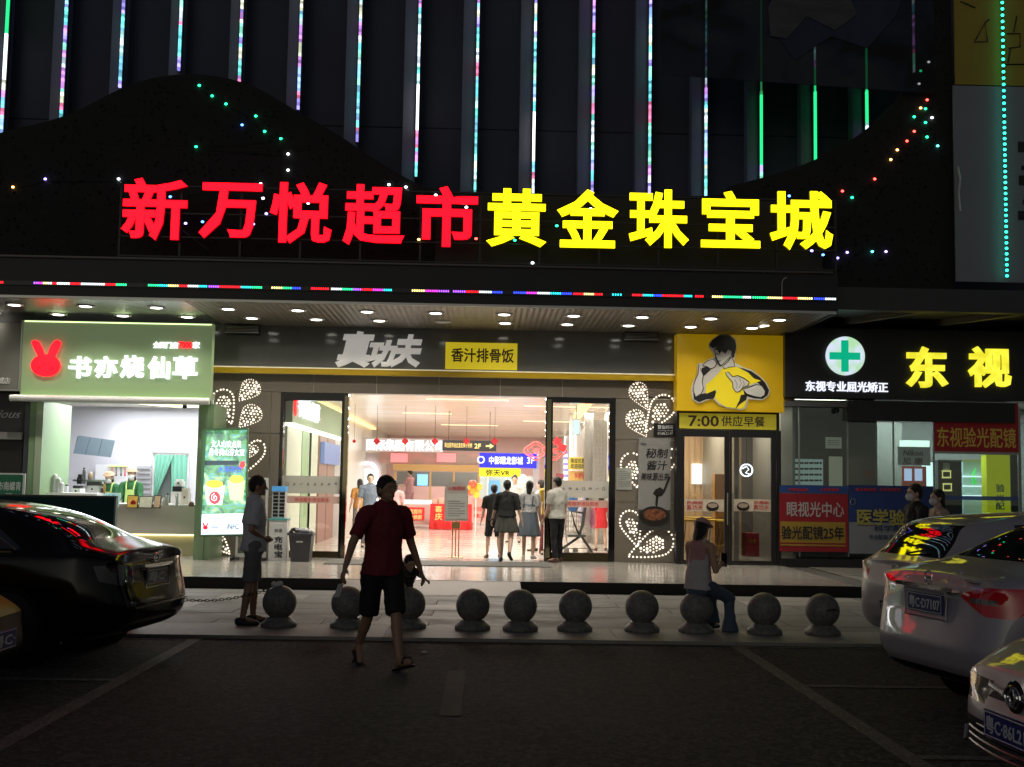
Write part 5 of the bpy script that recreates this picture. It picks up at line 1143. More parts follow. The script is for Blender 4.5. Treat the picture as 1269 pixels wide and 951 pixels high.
layer('printed_shade', [(530,610),(590,600),(575,650),(520,690),(485,728),(500,690),(520,650)], 3, eblk)
layer('raised_arm', [(175,350),(195,400),(215,440),(205,500),(215,560),(195,600),(150,625),(128,570),(140,500),(172,430)], 3, eskin)
layer('printed_shade', [(200,385),(250,365),(275,400),(230,440),(215,450),(200,420)], 3, eblk)
layer('fist', [(205,360),(245,325),(300,305),(328,340),(315,370),(280,390),(245,370)], 4, eskin)
layer('forearm', [(545,560),(600,545),(660,520),(705,530),(735,575),(730,610),(700,630),(640,620),(580,600)], 4, eskin)
layer('hand', [(400,420),(425,415),(460,455),(505,445),(560,470),(600,500),(590,530),(550,545),(520,580),(490,585),(465,550),(460,500),(415,450)], 5, eskin)
for q in ([(480,480),(500,520),(490,560)],[(520,470),(535,510),(515,550)],[(550,490),(560,520),(545,540)]): part('finger_line', MB().tube([W(840+a/6.79, 400+b/6.79, YE-.019) for a, b in q], .004, 4), eblk, yf)
layer('neck', [(370,360),(440,290),(470,320),(480,370),(430,375),(395,390)], 3, eskin)
layer('face', [(305,225),(350,205),(420,220),(455,240),(448,290),(420,330),(385,360),(355,355),(325,300)], 4, eskin)
layer('hair', [(265,190),(292,145),(352,106),(428,106),(480,146),(490,200),(475,290),(455,300),(455,235),(425,225),(400,262),(370,240),(350,262),(330,230),(300,225),(335,205),(290,215)], 5, eblk)
layer('nose_line', [(318,278),(312,300),(322,312),(328,306),(322,298)], 5, eblk); layer('mouth_line', [(335,322),(362,318),(360,325),(338,329)], 5, eblk)
layer('brow', [(318,258),(350,262),(348,270),(322,266)], 5, eblk); layer('jaw_shade', [(312,270),(330,300),(345,345),(375,362),(355,368),(330,330)], 5, eblk)

# ================================================================== OPTICIAN
YO = 21.9
op = thing('optician_shop', 'optician shopfront with glass walls, posters and lit interior at the right', 'shop', (W(1120,690,YO).x, YO, .15))
osn = thing('optician_sign', 'long black sign with green cross disc and yellow characters', 'sign', W(1120,497,21.7))
part('panel', pbox((973,411,1500,497), 21.7, YO+.3), pm('sign_black', (.018,.018,.019), .45), osn)
part('rim', pbox((973,498,1050,504), 21.72, 22.1), pm('rim_grey', (.10,.10,.10), .4), osn)
c = W(1047,441.5,21.69); r_ = 24.3/FPX*21.7
crm = em('disc_white', (.62,.85,.80), 1.05)
def discm(name, c1, c2, s):
    m_ = bpy.data.materials.new(name); m_.use_nodes = True; t = m_.node_tree; b = t.nodes['Principled BSDF']; tc = t.nodes.new('ShaderNodeTexCoord'); n = t.nodes.new('ShaderNodeTexNoise'); n.inputs['Scale'].default_value = 5
    r = t.nodes.new('ShaderNodeValToRGB'); r.color_ramp.elements[0].position = .35; r.color_ramp.elements[1].position = .65; r.color_ramp.elements[0].color = (*c1,1); r.color_ramp.elements[1].color = (*c2,1)
    t.links.new(tc.outputs['Object'], n.inputs['Vector']); t.links.new(n.outputs['Fac'], r.inputs[0]); t.links.new(r.outputs[0], b.inputs['Emission Color']); b.inputs['Emission Strength'].default_value = s; b.inputs['Base Color'].default_value = (.2,.2,.2,1); return m_
part('disc', MB().rings([[(c.x+r_*math.cos(a), y, c.z+r_*math.sin(a)) for a in [-j*math.pi/20 for j in range(40)]] for y in (21.64, 21.699)]), discm('lit_disc', (.45,.75,.42), (.72,.78,1.), 1.0), osn)
m = MB(); q = R4(1028,437,1066,446,21.63); m.box(q[0], q[1], 21.62, 21.638, q[2], q[3]); q2 = R4(1042.5,422,1051.5,461,21.63); m.box(q2[0], q2[1], 21.62, 21.638, q[3], q2[3]).box(q2[0], q2[1], 21.62, 21.638, q2[2], q[2])
part('cross', m, em('cross_green', (.0,.42,.22), 1.0), osn)
ylm = discm('yellow_lit_letter', (.75,.68,.02), (1,.92,.05), 1.15)
for ch, q in (('东',(1122,430,1174,481)),('视',(1199,430,1252,481))): ptext(ch, q, 21.698, ylm, osn, bold=.035, depth=.06, name='character')
ptext('东视专业屈光矫正', (998,473,1100,486), 21.698, em('soft_white', (.75,.78,.9), 1.3), osn, bold=.02, depth=.03)
# shutter box and red banner
sb = part('shutter_box', pbox((1050,498,1258,523), 21.75, YO+.3), pm('box_black', (.012,.012,.012), .4), op)
zo1 = W(1120,504,YO).z
og = glass('optician_glass', (.80,.88,.87), .10)
for i, (a, b) in enumerate(((968,1050),(1051,1107),(1108,1157),(1158,1262),(1264,1330))):
    part('glass_pane', pbox((a,505 if i == 0 else 524,b,690), YO, YO+.012), og, op)
for a in (990,1050.2,1107.2,1157.2,1262.5): part('mullion', pbox((a,505,a+(1.6 if a != 1262.5 else 3.5),690), YO-.01, YO+.03), pm('mullion_grey', (.35,.38,.37), .3, .6), op)
part('door_rail', pbox((1158,560,1262,563), YO-.02, YO-.001), steel, op)
part('film_band', pbox((1158,615,1262,620), YO-.02, YO-.003), glass('blue_film', (.5,.6,.9), .05, .6, (.12,.14,.25)), op)
def bann(lab, px, m_, Y=YO-.04): return board('banner', lab, px, Y, m_, 'banner', .015, 'sheet')
b1 = bann('red banner with dim yellow characters over the optician door', (1158,499,1262,560), pm('banner_red', (.22,.012,.015), .6, emit=(.3,.01,.01), es=.06)); ptext('东视验光配镜', (1161,530,1259,555), YO-.044, pm('dull_gold', (.35,.25,.05), .5, emit=(.5,.35,.05), es=.08), b1, bold=.012)
b2 = bann('red lower poster with white characters beside the restaurant door', (966,612,1051,684), pm('poster_red', (.20,.006,.012), .5, emit=(.5,.01,.02), es=.02)); ptext('眼视光中心', (975,622,1046,641), YO-.044, pm('poster_white', (.36,.34,.34), .5), b2, bold=.015)
part('yellow_stripe', pbox((967,647,1048,673), YO-.046, YO-.042), pm('poster_yellow', (.30,.19,.02), .5), b2); ptext('验光配镜25年', (968,652,1046,669), YO-.05, ink, b2, bold=.02)
part('thin_stripe', pbox((967,675,1048,677), YO-.046, YO-.042), pm('poster_yellow'), b2)
part('blue_header', pbox((966,602,1050.5,611.5), YO-.046, YO-.042), pm('poster_blue', (.015,.05,.20), .5), b2)
for a in (977,1016): ptext('关爱眼健康', (a,605,a+24,609), YO-.05, redink, b2)
b3 = bann('blue and white poster with yellow block characters below the glass', (1052,602,1157,687), pm('poster_deep_blue', (.012,.035,.15), .5)); part('printed_base', pbox((1052.5,648,1156.5,687), YO-.046, YO-.042), pm('poster_pale', (.20,.21,.23), .5), b3)
ptext('医学验光', (1062,631,1142,652), YO-.055, pm('poster_lemon', (.32,.28,.06), .5), b3, bold=.03, depth=.006); ptext('科学配镜', (1083,651,1130,659), YO-.055, pm('poster_navy', (.02,.04,.10), .5), b3, bold=.01); ptext('专业配镜 品质保障', (1077,663,1125,669), YO-.05, pm('poster_navy'), b3)
for a in (1060,1090): ptext('关爱眼健康', (a,605,a+26,609), YO-.05, redink, b3)
part('ring_mark', MB().tube([W(1057+3*math.cos(a), 622+4*math.sin(a), YO-.05) for a in [j*.63 for j in range(10)]], .008, 5, close=True), pm('poster_pale'), b3)
part('sill', MB().box(W(966,690,YO).x, 16, YO-.1, YO+.1, .14, .3), black, op)
# interior
inn = pm('optic_wall', (.30,.30,.29), .5)
ox0 = W(966,600,YO).x+.35
part('wall', MB().box(ox0, 16, 25.4, 25.5, .15, 3.4), inn, op); part('wall', MB().box(ox0-.05, ox0, YO+.2, 25.4, .15, 3.4), inn, op); part('inner_floor', MB().box(ox0, 16, YO+.03, 25.4, .1, .16), pm('rest_floor'), op); part('inner_ceiling', MB().box(ox0, 16, YO+.31, 25.4, 3.4, 3.5), inn, op)
area('optician_lamp', (8.6, 23.8, 3.35), 3.2, .5, 130, (.86,1,.96), parent=op); area('optician_lamp', (6.6, 23.6, 3.35), 1.0, .8, 75, (.86,1,.96), parent=op); area('optician_lamp', (12, 23.8, 3.35), 2.5, .5, 55, (.86,1,.96), parent=op)
YI = 24.9
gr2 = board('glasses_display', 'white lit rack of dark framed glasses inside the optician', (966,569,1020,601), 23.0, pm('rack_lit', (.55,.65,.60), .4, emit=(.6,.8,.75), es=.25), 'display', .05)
for r_ in range(4):
    for c_ in range(8):
        p = W(971+c_*6.3, 574+r_*7.2, 22.97); m = MB().ell((p.x-.03,22.97,p.z), .027, .008, .022, 8).ell((p.x+.03,22.97,p.z), .027, .008, .022, 8).box(p.x-.05, p.x+.05, 22.965, 22.972, p.z+.008, p.z+.013)
        part('spectacles', m, black, gr2)
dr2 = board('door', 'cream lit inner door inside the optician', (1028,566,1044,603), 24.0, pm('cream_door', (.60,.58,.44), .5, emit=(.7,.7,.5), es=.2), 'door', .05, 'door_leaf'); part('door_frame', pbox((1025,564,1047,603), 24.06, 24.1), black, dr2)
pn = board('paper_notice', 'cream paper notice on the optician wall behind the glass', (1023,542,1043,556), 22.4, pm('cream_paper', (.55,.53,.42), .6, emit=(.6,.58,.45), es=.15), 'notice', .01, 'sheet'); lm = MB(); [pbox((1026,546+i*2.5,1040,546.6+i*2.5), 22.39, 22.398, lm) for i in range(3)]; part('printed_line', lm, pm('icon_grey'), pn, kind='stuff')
hcam = thing('security_camera', 'small black camera under the black sign, left end', 'camera', W(1037,509,21.8)); c = W(1037,509,21.8); part('dome', MB().ell(c, .05, .05, .05, 10), blackgloss, hcam, True); part('mount', MB().lathe([(.03,0),(.03,.1)], c, 8), black, hcam)
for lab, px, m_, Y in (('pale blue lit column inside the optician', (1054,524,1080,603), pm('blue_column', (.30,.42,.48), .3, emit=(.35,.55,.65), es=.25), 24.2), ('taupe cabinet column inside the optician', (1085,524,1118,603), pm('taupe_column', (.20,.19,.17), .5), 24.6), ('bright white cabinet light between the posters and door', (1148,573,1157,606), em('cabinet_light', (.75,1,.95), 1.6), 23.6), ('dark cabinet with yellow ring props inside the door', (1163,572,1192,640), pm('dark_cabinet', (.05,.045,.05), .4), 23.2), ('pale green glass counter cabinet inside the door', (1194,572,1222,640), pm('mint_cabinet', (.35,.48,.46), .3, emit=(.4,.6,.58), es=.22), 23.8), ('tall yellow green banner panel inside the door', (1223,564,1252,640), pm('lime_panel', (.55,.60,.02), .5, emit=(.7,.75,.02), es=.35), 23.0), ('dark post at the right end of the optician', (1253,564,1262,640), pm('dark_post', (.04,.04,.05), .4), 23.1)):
    X0, X1, Z0, Z1 = R4(*px, Y); t = thing('display_cabinet' if 'cabinet' in lab else 'column' if 'column' in lab or 'post' in lab else 'banner', lab, 'cabinet' if 'cabinet' in lab else 'column' if 'column' in lab or 'post' in lab else 'banner', ((X0+X1)/2, Y, Z0)); part('body', MB().box(X0, X1, Y, Y+.25, Z0, Z1), m_, t)
    part('trim', MB().box(X0-.01, X1+.01, Y-.01, Y+.26, Z1+.001, Z1+.03), alu, t)
    if 'lime' in m_.name: ptext('验', (1234,600,1245,610), Y-.004, pm('teal_ink2', (.02,.25,.35), .5), t, bold=.02); ptext('光', (1234,613,1245,622), Y-.004, pm('teal_ink2'), t, bold=.02); ptext('配', (1234,623,1245,632), Y-.004, pm('teal_ink2'), t, bold=.02)
    if 'ring props' in lab:
        for i, (a, b) in enumerate(((1173,588),(1174,604))):
            part('yellow_ring', MB().tube([W(a+5*u, b+4*v, Y-.03) for u, v in ((-1,-1),(1,-1),(1,1),(-1,1))], .022, 6, close=True), em('ring_yellow', (.9,.85,.3), .8), t)
        part('photo_card', pbox((1169,574,1177,583), Y-.02, Y-.005), white, t)
    if 'mint' in m_.name:
        for b in (590,602,614): part('glass_shelf', pbox((1195,b,1221,b+1.5), Y-.1, Y-.005), em('shelf_light', (.8,.95,1), 1.5), t)
        part('green_plant', MB().tube([W(1208,600,Y-.05), W(1206,590,Y-.05), W(1209,580,Y-.05)], [.05,.03,.01], 6), em('neon_green', (.1,.8,.15), .8), t)
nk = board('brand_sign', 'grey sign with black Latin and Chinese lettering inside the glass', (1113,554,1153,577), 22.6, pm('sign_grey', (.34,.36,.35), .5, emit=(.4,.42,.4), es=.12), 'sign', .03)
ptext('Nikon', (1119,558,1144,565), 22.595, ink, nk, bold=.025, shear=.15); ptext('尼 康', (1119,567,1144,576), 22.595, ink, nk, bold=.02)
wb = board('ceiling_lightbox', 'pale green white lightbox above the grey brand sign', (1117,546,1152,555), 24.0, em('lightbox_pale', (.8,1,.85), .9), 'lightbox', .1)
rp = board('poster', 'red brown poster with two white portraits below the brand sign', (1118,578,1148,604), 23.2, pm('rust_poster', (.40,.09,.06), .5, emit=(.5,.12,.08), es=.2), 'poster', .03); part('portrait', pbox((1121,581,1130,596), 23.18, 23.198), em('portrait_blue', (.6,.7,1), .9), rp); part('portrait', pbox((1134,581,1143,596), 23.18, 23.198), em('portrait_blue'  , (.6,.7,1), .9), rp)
sp = board('small_poster', 'small red and white sticker behind the glass above the posters', (1071,583,1082,591), 22.3, pm('sticker_red', (.4,.03,.04), .5), 'sticker', .01)

# ================================================================== PEOPLE
def remesh(mb, voxel, smooth=3, name='body'):
    me = mb.mesh(name); o = bpy.data.objects.new(name, me); COL.objects.link(o)
    r = o.modifiers.new('r', 'REMESH'); r.mode = 'VOXEL'; r.voxel_size = voxel; r.use_smooth_shade = True
    s_ = o.modifiers.new('s', 'SMOOTH'); s_.iterations = smooth; s_.factor = .5
    if name in ('shirt','shorts','trousers','flared'):
        tx = bpy.data.textures.get('cloth_folds') or bpy.data.textures.new('cloth_folds', 'CLOUDS'); tx.noise_scale = .09; tx.noise_depth = 1
        dm_ = o.modifiers.new('d', 'DISPLACE'); dm_.texture = tx; dm_.strength = .022; dm_.mid_level = .42
    dg = bpy.context.evaluated_depsgraph_get(); out = bpy.data.meshes.new_from_object(o.evaluated_get(dg)); out.name = name
    bpy.data.objects.remove(o); bpy.data.meshes.remove(me); return out
skinm = pm('skin', (.42,.25,.17), .5, var=(6,(.46,.28,.20))); skin2 = pm('skin_light', (.55,.36,.27), .5)
hairm = pm('black_hair', (.010,.008,.007), .4, bump=(160,.9), stretch=(1,1,.15))
def fabric(name, col=(0,0,0), b=.6): return pm(name, col, .8, var=(7, tuple(v*.8 for v in col)), bump=(9, b), stretch=(1,1,.55))
def limbdir(flex, abd, side):
    f, a = math.radians(flex), math.radians(abd); return Vector((math.sin(a)*side, math.sin(f)*math.cos(a), -math.cos(f)*math.cos(a)))
def person(label, loc, face, h=1.7, female=False, legs=((0,0),(0,0)), abd=(4,4), arms=((0,10,15,0),(0,10,15,0)), lean=0, head_turn=0, head_nod=0,
           top=None, sleeve=.6, bottom=None, btype='shorts', blen=.75, shoes=None, hair='short', vox=.013, skin=None, cat='person', bulk=1., seat=None, extras=None, group=None, twist=0, hem=.0, sleeveless=False, mask=False, feet=(0,0), toddler=False):
    """face: heading in degrees, 0 looks away from the camera (+Y), 90 to the left; legs: (hip flex, knee bend) for left, right; arms: (flex, abduction, elbow, inward)"""
    skin = skin or skinm
    t = thing('person', label, cat, loc, math.radians(face), group)
    k = h/1.72; V = Vector
    Lt, Ls = .43*k, .41*k
    if toddler: Lt, Ls = .36*k, .34*k
    pel = V((0,0,0)); J = {}
    for s, i in ((-1,0),(1,1)):
        hp = V((s*.088*k*bulk**.5, 0, -.02*k)); fl, kb = legs[i]
        kn = hp+limbdir(fl, abd[i], s)*Lt; an = kn+limbdir(fl-kb, abd[i]*.5, s)*Ls
        J['h',i], J['k',i], J['a',i] = hp, kn, an
        tilt = math.radians(feet[i]); J['t',i] = an+V((s*.03*k, .15*k*math.cos(tilt), -.045*k+.15*k*math.sin(tilt))); J['e',i] = an+V((0, -.045*k*math.cos(tilt), -.04*k-.045*k*math.sin(tilt)))
    zmin = min(min(J['t',i].z, J['e',i].z) for i in (0,1))-.028*k
    root = V((0,0,-zmin)) if seat is None else V((0,0,seat))
    for q in list(J): J[q] = J[q]+root
    pel = root
    ln = math.radians(lean); tw = math.radians(twist)
    def tor(x, y, z):   # torso frame, leaning forward and twisted
        x, y = x*math.cos(tw)-y*math.sin(tw), x*math.sin(tw)+y*math.cos(tw)
        return pel+V((x, y*math.cos(ln)+z*math.sin(ln), z*math.cos(ln)-y*math.sin(ln)))
    sh = (.168 if female else .19)*k*bulk**.4; wa = (.115 if female else .135)*k*bulk; hi_ = (.155 if female else .145)*k*bulk
    zS = .47*k*(1 if not toddler else .9)
    b = MB(); X = V((math.cos(tw), math.sin(tw), 0))
    # torso
    b.cap(tor(0,0,.0), tor(0,0,.10*k), hi_, hi_*.94, X, 1, .68); b.cap(tor(0,0,.10*k), tor(0,.005,.26*k), wa*1.02, wa*1.06, X, 1, .72)
    b.cap(tor(0,.0,.28*k), tor(0,0,.40*k), wa*1.12, sh*.78, X, 1, .62); b.cap(tor(-sh*.7,0,zS-.03*k), tor(sh*.7,0,zS-.03*k), .062*k, .062*k)
    nk = tor(0, .0, zS+.02*k); hn = math.radians(head_nod); ht = math.radians(head_turn)
    hd = tor(0, .02*k, zS+.10*k)+V((0,0,.085*k))+V((-.05*math.sin(hn)*math.sin(ht), .07*math.sin(hn)*math.cos(ht), -.02*abs(hn)))
    b.cap(nk, hd-V((0,.01*k,.06*k)), .054*k, .048*k)
    M = Matrix.Rotation(ht, 3, 'Z') @ Matrix.Rotation(-hn, 3, 'X'); hk = k*(1 if not toddler else 1.45)
    def H(x, y, z): return hd+M @ V((x*hk, y*hk, z*hk))
    b.ell(hd+M@V((0,-.005*hk,.02*hk)), .076*hk, .094*hk, .102*hk, rot=M); b.ell(H(0,.022,-.045), .055*hk, .062*hk, .062*hk, rot=M)
    b.cap(H(0,.085,.012), H(0,.107,-.022), .010*hk, .015*hk, n=8); b.ell(H(0,.082,-.055), .024*hk, .012*hk, .010*hk, n=8, rot=M); b.ell(H(0,.075,-.088), .022*hk, .016*hk, .016*hk, n=8, rot=M)
    for s in (-1,1): b.ell(H(s*.078,-.005,-.01), .010*hk, .020*hk, .032*hk, n=8, rot=M); b.cap(H(s*.014,.088,.034), H(s*.045,.08,.036), .008*hk, n=6)
    # limbs
    A = {}
    for s, i in ((-1,0),(1,1)):
        b.cap(J['h',i], J['k',i], .082*k*bulk**.6, .052*k); b.cap(J['k',i], (J['k',i]*.55+J['a',i]*.45), .050*k, .050*k*(1.02 if not female else .95)); b.cap(J['k',i]*.6+J['a',i]*.4, J['a',i], .048*k, .032*k)
        b.cap(J['a',i]+V((0,0,-.01*k)), J['e',i], .034*k, .034*k); b.cap(J['a',i]+V((0,.03*k,-.015*k)), J['t',i], .033*k, .026*k, sv=1.2)
        fl, ab, el, inn_ = arms[i]; so = tor(s*sh, 0, zS-.035*k)
        d1 = limbdir(fl, ab, s); eo = so+d1*(.285*k); d2 = limbdir(fl+el, ab-inn_, s); wo = eo+d2*(.245*k)
        A[i] = (so, eo, wo, d2)
        b.cap(so, eo, .052*k*bulk**.4, .038*k); b.cap(eo, wo, .039*k, .025*k)
        # hand: palm, four fingers with a bend, thumb from the side of the palm
        side = V((0,1,0))-d2*d2.y; side = side.normalized() if side.length > .2 else V((1,0,0)); nrm = V((-s,0,0))-d2*(-s*d2.x); nrm -= side*nrm.dot(side)
        if nrm.length < .1: nrm = d2.cross(side)
        nrm.normalize(); pw = wo+d2*(.05*k)
        b.cap(wo+d2*.015*k, wo+d2*.082*k, .026*k, .032*k, side, 1.15, .5)
        for f_ in range(4):
            o_ = side*((f_-1.5)*-.0185*k); L_ = (.036,.042,.039,.030)[f_]*k; p0 = wo+d2*.088*k+o_
            p1 = p0+(d2*.9+nrm*.35).normalized()*L_; p2 = p1+(d2*.6+nrm*.8).normalized()*L_*.85
            b.cap(p0, p1, .0095*k, .0088*k, n=7); b.cap(p1, p2, .0088*k, .0075*k, n=7)
        p0 = wo+d2*.03*k+side*.026*k; p1 = p0+(d2*.7+side*.6+nrm*.3).normalized()*.038*k; b.cap(p0, p1, .0125*k, .010*k, n=7); b.cap(p1, p1+(d2*.85+nrm*.4+side*.1).normalized()*.028*k, .010*k, .008*k, n=7)
    part('body', remesh(b, vox, 2), skin, t, True, local=True)
    # eyes
    if vox < .010 and not mask:
        for s in (-1,1): part('eye', MB().ell(H(s*.031,.083,.014), .013*hk, .007*hk, .007*hk, 8), pm('eye', (.25,.22,.2), .2), t, True, local=True)
    # hair
    hb_ = MB()
    hb_.ell(hd+M@V((0,-.016*hk,.034*hk)), .086*hk, .100*hk, .100*hk, rot=M)
    if hair == 'short':
        hb_.ell(H(0,-.05,-.01), .07*hk, .056*hk, .07*hk, rot=M)
        cut = H(0,.05,.045)
    elif hair == 'bob': hb_.cap(H(0,-.03,.0), H(0,-.05,-.12), .088*hk, .082*hk, sv=.75); 
    elif hair == 'long': hb_.cap(H(0,-.03,.0), H(0,-.07,-.14), .080*hk, .058*hk, sv=.7); hb_.cap(H(0,-.07,-.12), H(.01,-.085,-.42), .055*hk, .028*hk, sv=.6)
    elif hair == 'bun': hb_.ell(H(0,-.06,-.01), .06*hk, .05*hk, .06*hk, rot=M); hb_.ell(H(0,-.07,.11), .04*hk, .04*hk, .04*hk, n=10)
    hm = remesh(hb_, max(vox*.8,.007), 1, 'hair')
    # trim the hair off the face
    bm = bmesh.new(); bm.from_mesh(hm); n_ = M @ V((0,1,-.75)); bmesh.ops.bisect_plane(bm, geom=bm.verts[:]+bm.edges[:]+bm.faces[:], plane_co=H(0,.052,.040), plane_no=n_, clear_outer=True)
    ed = [e for e in bm.edges if e.is_boundary]
    if ed: bmesh.ops.holes_fill(bm, edges=ed, sides=0)
    bm.to_mesh(hm); bm.free()
    part('hair', hm, hairm if hair != 'grey' else pm('grey_hair', (.3,.3,.3), .6), t, True, local=True)
    # clothes
    inf = .016*k
    if top is not None:
        c = MB(); lo = -.06*k-hem
        if sleeveless:
            c.cap(tor(0,0,lo), tor(0,0,.12*k), hi_*(1.22 if female else 1.32), hi_*1.05, X, 1, .78, 20, True); c.cap(tor(0,0,.10*k), tor(0,0,.27*k), hi_*1.06, wa*1.22, X, 1, .78, 20, True); c.cap(tor(0,0,.25*k), tor(0,0,.36*k), wa*1.24, sh*.80, X, 1, .72)
            for s in (-1,1): c.cap(tor(s*sh*.52,-.0*k,.34*k), tor(s*sh*.45,.0,zS+.02*k), .040*k, .036*k, sv=1.5)
        else:
            c.cap(tor(0,0,lo), tor(0,0,.12*k), hi_*(1.22 if female else 1.32), max(hi_*1.06, wa*1.15), X, 1, .80, 20, True); c.cap(tor(0,0,.10*k), tor(0,.0,.30*k), max(hi_*1.07, wa*1.18), wa*1.28, X, 1, .78)
            c.cap(tor(0,0,.28*k), tor(0,0,.40*k), wa*1.26, sh*.90, X, 1, .66); c.cap(tor(-sh*.78,0,zS-.025*k), tor(sh*.78,0,zS-.025*k), .075*k, .075*k); c.cap(nk-V((0,0,.03*k)), nk+V((0,0,.01*k)), .068*k, .060*k)
            for i in (0,1):
                so, eo, wo, d2 = A[i]; e_ = so+(eo-so)*min(1, sleeve*1.25)
                c.cap(so, so+(eo-so)*.3, .072*k, .069*k, n=16); c.cap(so, e_, .070*k, .064*k, n=16, flat=True)
                if sleeve > .8: c.cap(eo-(eo-so)*.1, eo+(wo-eo)*.8, .058*k, .048*k)
        part('shirt', remesh(c, max(vox, .009), 2, 'shirt'), top, t, True, local=True)
    if bottom is not None:
        c = MB()
        if btype in ('shorts','trousers','flared'):
            c.cap(tor(0,0,-.05*k), tor(0,0,.09*k), hi_*1.10, hi_*1.03, X, 1, .76, 20)
            for i in (0,1):
                hp, kn, an = J['h',i], J['k',i], J['a',i]
                if btype == 'shorts': e_ = hp+(kn-hp)*blen; c.cap(hp, e_, .100*k*bulk**.5, .092*k*(1 if blen < .9 else .95), n=18, flat=True); c.cap(hp, hp+(e_-hp)*.5, .1*k*bulk**.5, .095*k)
                else:
                    c.cap(hp, kn, .096*k*bulk**.5, .068*k, n=16); fr_ = (.052 if btype == 'trousers' else .098)*k; c.cap(kn, kn+(an-kn)*.5, .064*k, .056*k); c.cap(kn+(an-kn)*.4, kn+(an-kn)*.97, .058*k, fr_, n=18, flat=True, sv=1.1)
            part('trousers' if btype != 'shorts' else 'shorts', remesh(c, max(vox, .009), 2, btype), bottom, t, True, local=True)
        else:   # skirt or dress skirt, pleated
            zt = pel.z+(.10*k if btype == 'skirt' else .20*k); zb2 = pel.z-blen*k; m = MB(); rg = []
            n = 96
            for j in range(13):
                v = j/12; z = zt+(zb2-zt)*v; r_ = hi_*(.92+(.62 if btype == 'skirt' else .75)*v**.8); am = .012*k*v*(1 if btype == 'skirt' else .9); fr_ = 16 if btype == 'skirt' else 9
                rg.append([(r_*math.cos(2*math.pi*q/n)+am*math.cos(fr_*2*math.pi*q/n)*math.cos(2*math.pi*q/n), r_*.76*math.sin(2*math.pi*q/n)+am*math.cos(fr_*2*math.pi*q/n)*math.sin(2*math.pi*q/n)+(z-pel.z)*math.sin(ln)*.5, z) for q in range(n)])
            m.rings(rg[::-1]); part('skirt', m, bottom, t, True, local=True)
            if btype == 'dress':
                m = MB(); m.cap(tor(0,0,.16*k), tor(0,0,.27*k), wa*1.3, wa*1.34, X, 1, .80, 24, True)
                part('bodice', m, bottom, t, True, local=True)
                for s in (-1,1): part('strap', MB().tube([tor(s*.09*k,-.105*k,.24*k), tor(s*.10*k,-.10*k,.40*k), tor(s*.10*k,-.01*k,zS+.055*k), tor(s*.10*k,.09*k,.38*k), tor(s*.08*k,.11*k,.26*k)], .014*k, 6), bottom, t, True, local=True)
    if shoes is not None:
        for i in (0,1):
            c = MB(); c.cap(J['e',i]+V((0,0,-.004)), J['t',i]+V((0,.01*k,-.004)), .040*k, .036*k, sv=.8); c.cap(J['e',i]+V((0,0,.02*k)), J['e',i]+V((0,.06*k,.02*k)), .042*k, .042*k)
            part('shoe', remesh(c, max(vox, .009), 1, 'shoe'), shoes, t, True, local=True)
    if mask: part('face_mask', remesh(MB().ell(H(0,.06,-.045), .064*hk, .058*hk, .055*hk, rot=M).ell(H(0,.09,-.03), .02*hk, .02*hk, .03*hk, rot=M), .008, 1, 'mask'), pm('mask_white', (.62,.68,.72), .7), t, True, local=True)
    if extras: extras(t, dict(J=J, A=A, H=H, M=M, hd=hd, tor=tor, k=k, hk=hk, nk=nk))
    return t
def at(px, py, z): g = G(px, py, z); return (g.x, g.y, z)

# 1. man walking towards the camera past the bollards
def ex1(t, d):
    p = d['A'][1][2]+d['A'][1][3]*.17
    part('paper_slip', MB().obox(p+Vector((.01,.0,-.05)), (.028,.01,0), (0,.002,0), (-.018,0,.055)), papers, t, local=True)
    for i in (0,1):
        part('sandal_sole', MB().cap(d['J']['e',i]+Vector((0,-.01,-.036)), d['J']['t',i]+Vector((0,.03,-.026)), .045, .045, (1,0,0), 1, .3), pm('sandal_black', (.012,.011,.01), .6), t, True, local=True)
        a = d['J']['t',i]; part('sandal_strap', MB().tube([a+Vector((-.045,-.05,-.02)), a+Vector((-.03,-.05,.035)), a+Vector((.03,-.05,.035)), a+Vector((.045,-.05,-.02))], .012, 6), pm('sandal_black'), t, True, local=True)
p1 = at(471, 827, 0)
person('man in maroon T-shirt and black shorts striding across the asphalt in sandals', p1, 207, 1.70, legs=((22,3),(-12,26)), abd=(-3,-1), arms=((-10,20,16,0),(12,28,16,4)), lean=3, twist=8, head_turn=14,
       top=fabric('maroon_cotton', (.17,.010,.020)), sleeve=.62, bottom=fabric('black_cotton', (.006,.006,.008)), blen=1.02, shoes=None, vox=.0085, bulk=1.07, feet=(16,-28), hem=.03, extras=ex1, skin=pm('skin_tan', (.30,.17,.11), .5, var=(6,(.34,.20,.13))))
# 2. standing man by the first bollard
def ex2(t, d):
    c = d['nk']; part('collar', MB().tube([c+Vector((.062*math.cos(a), .058*math.sin(a)+.01, .0)) for a in [j*math.pi/6 for j in range(12)]], .014, 6, close=True), pm('grey_polo'), t, True, local=True)
person('man in pale grey polo and grey shorts standing sideways beside the tissue-topped bollard', at(311, 774, .035), -72, 1.63, legs=((4,3),(-6,4)), abd=(5,4), arms=((-14,8,74,46),(-12,10,70,48)), head_turn=-6, head_nod=6,
       top=fabric('grey_polo', (.56,.56,.62)), sleeve=.66, bottom=fabric('grey_shorts', (.17,.165,.17), .9), blen=.98, shoes=pm('black_clog', (.012,.012,.013), .5), vox=.0085, hem=.03, extras=ex2, skin=pm('skin_tan'))

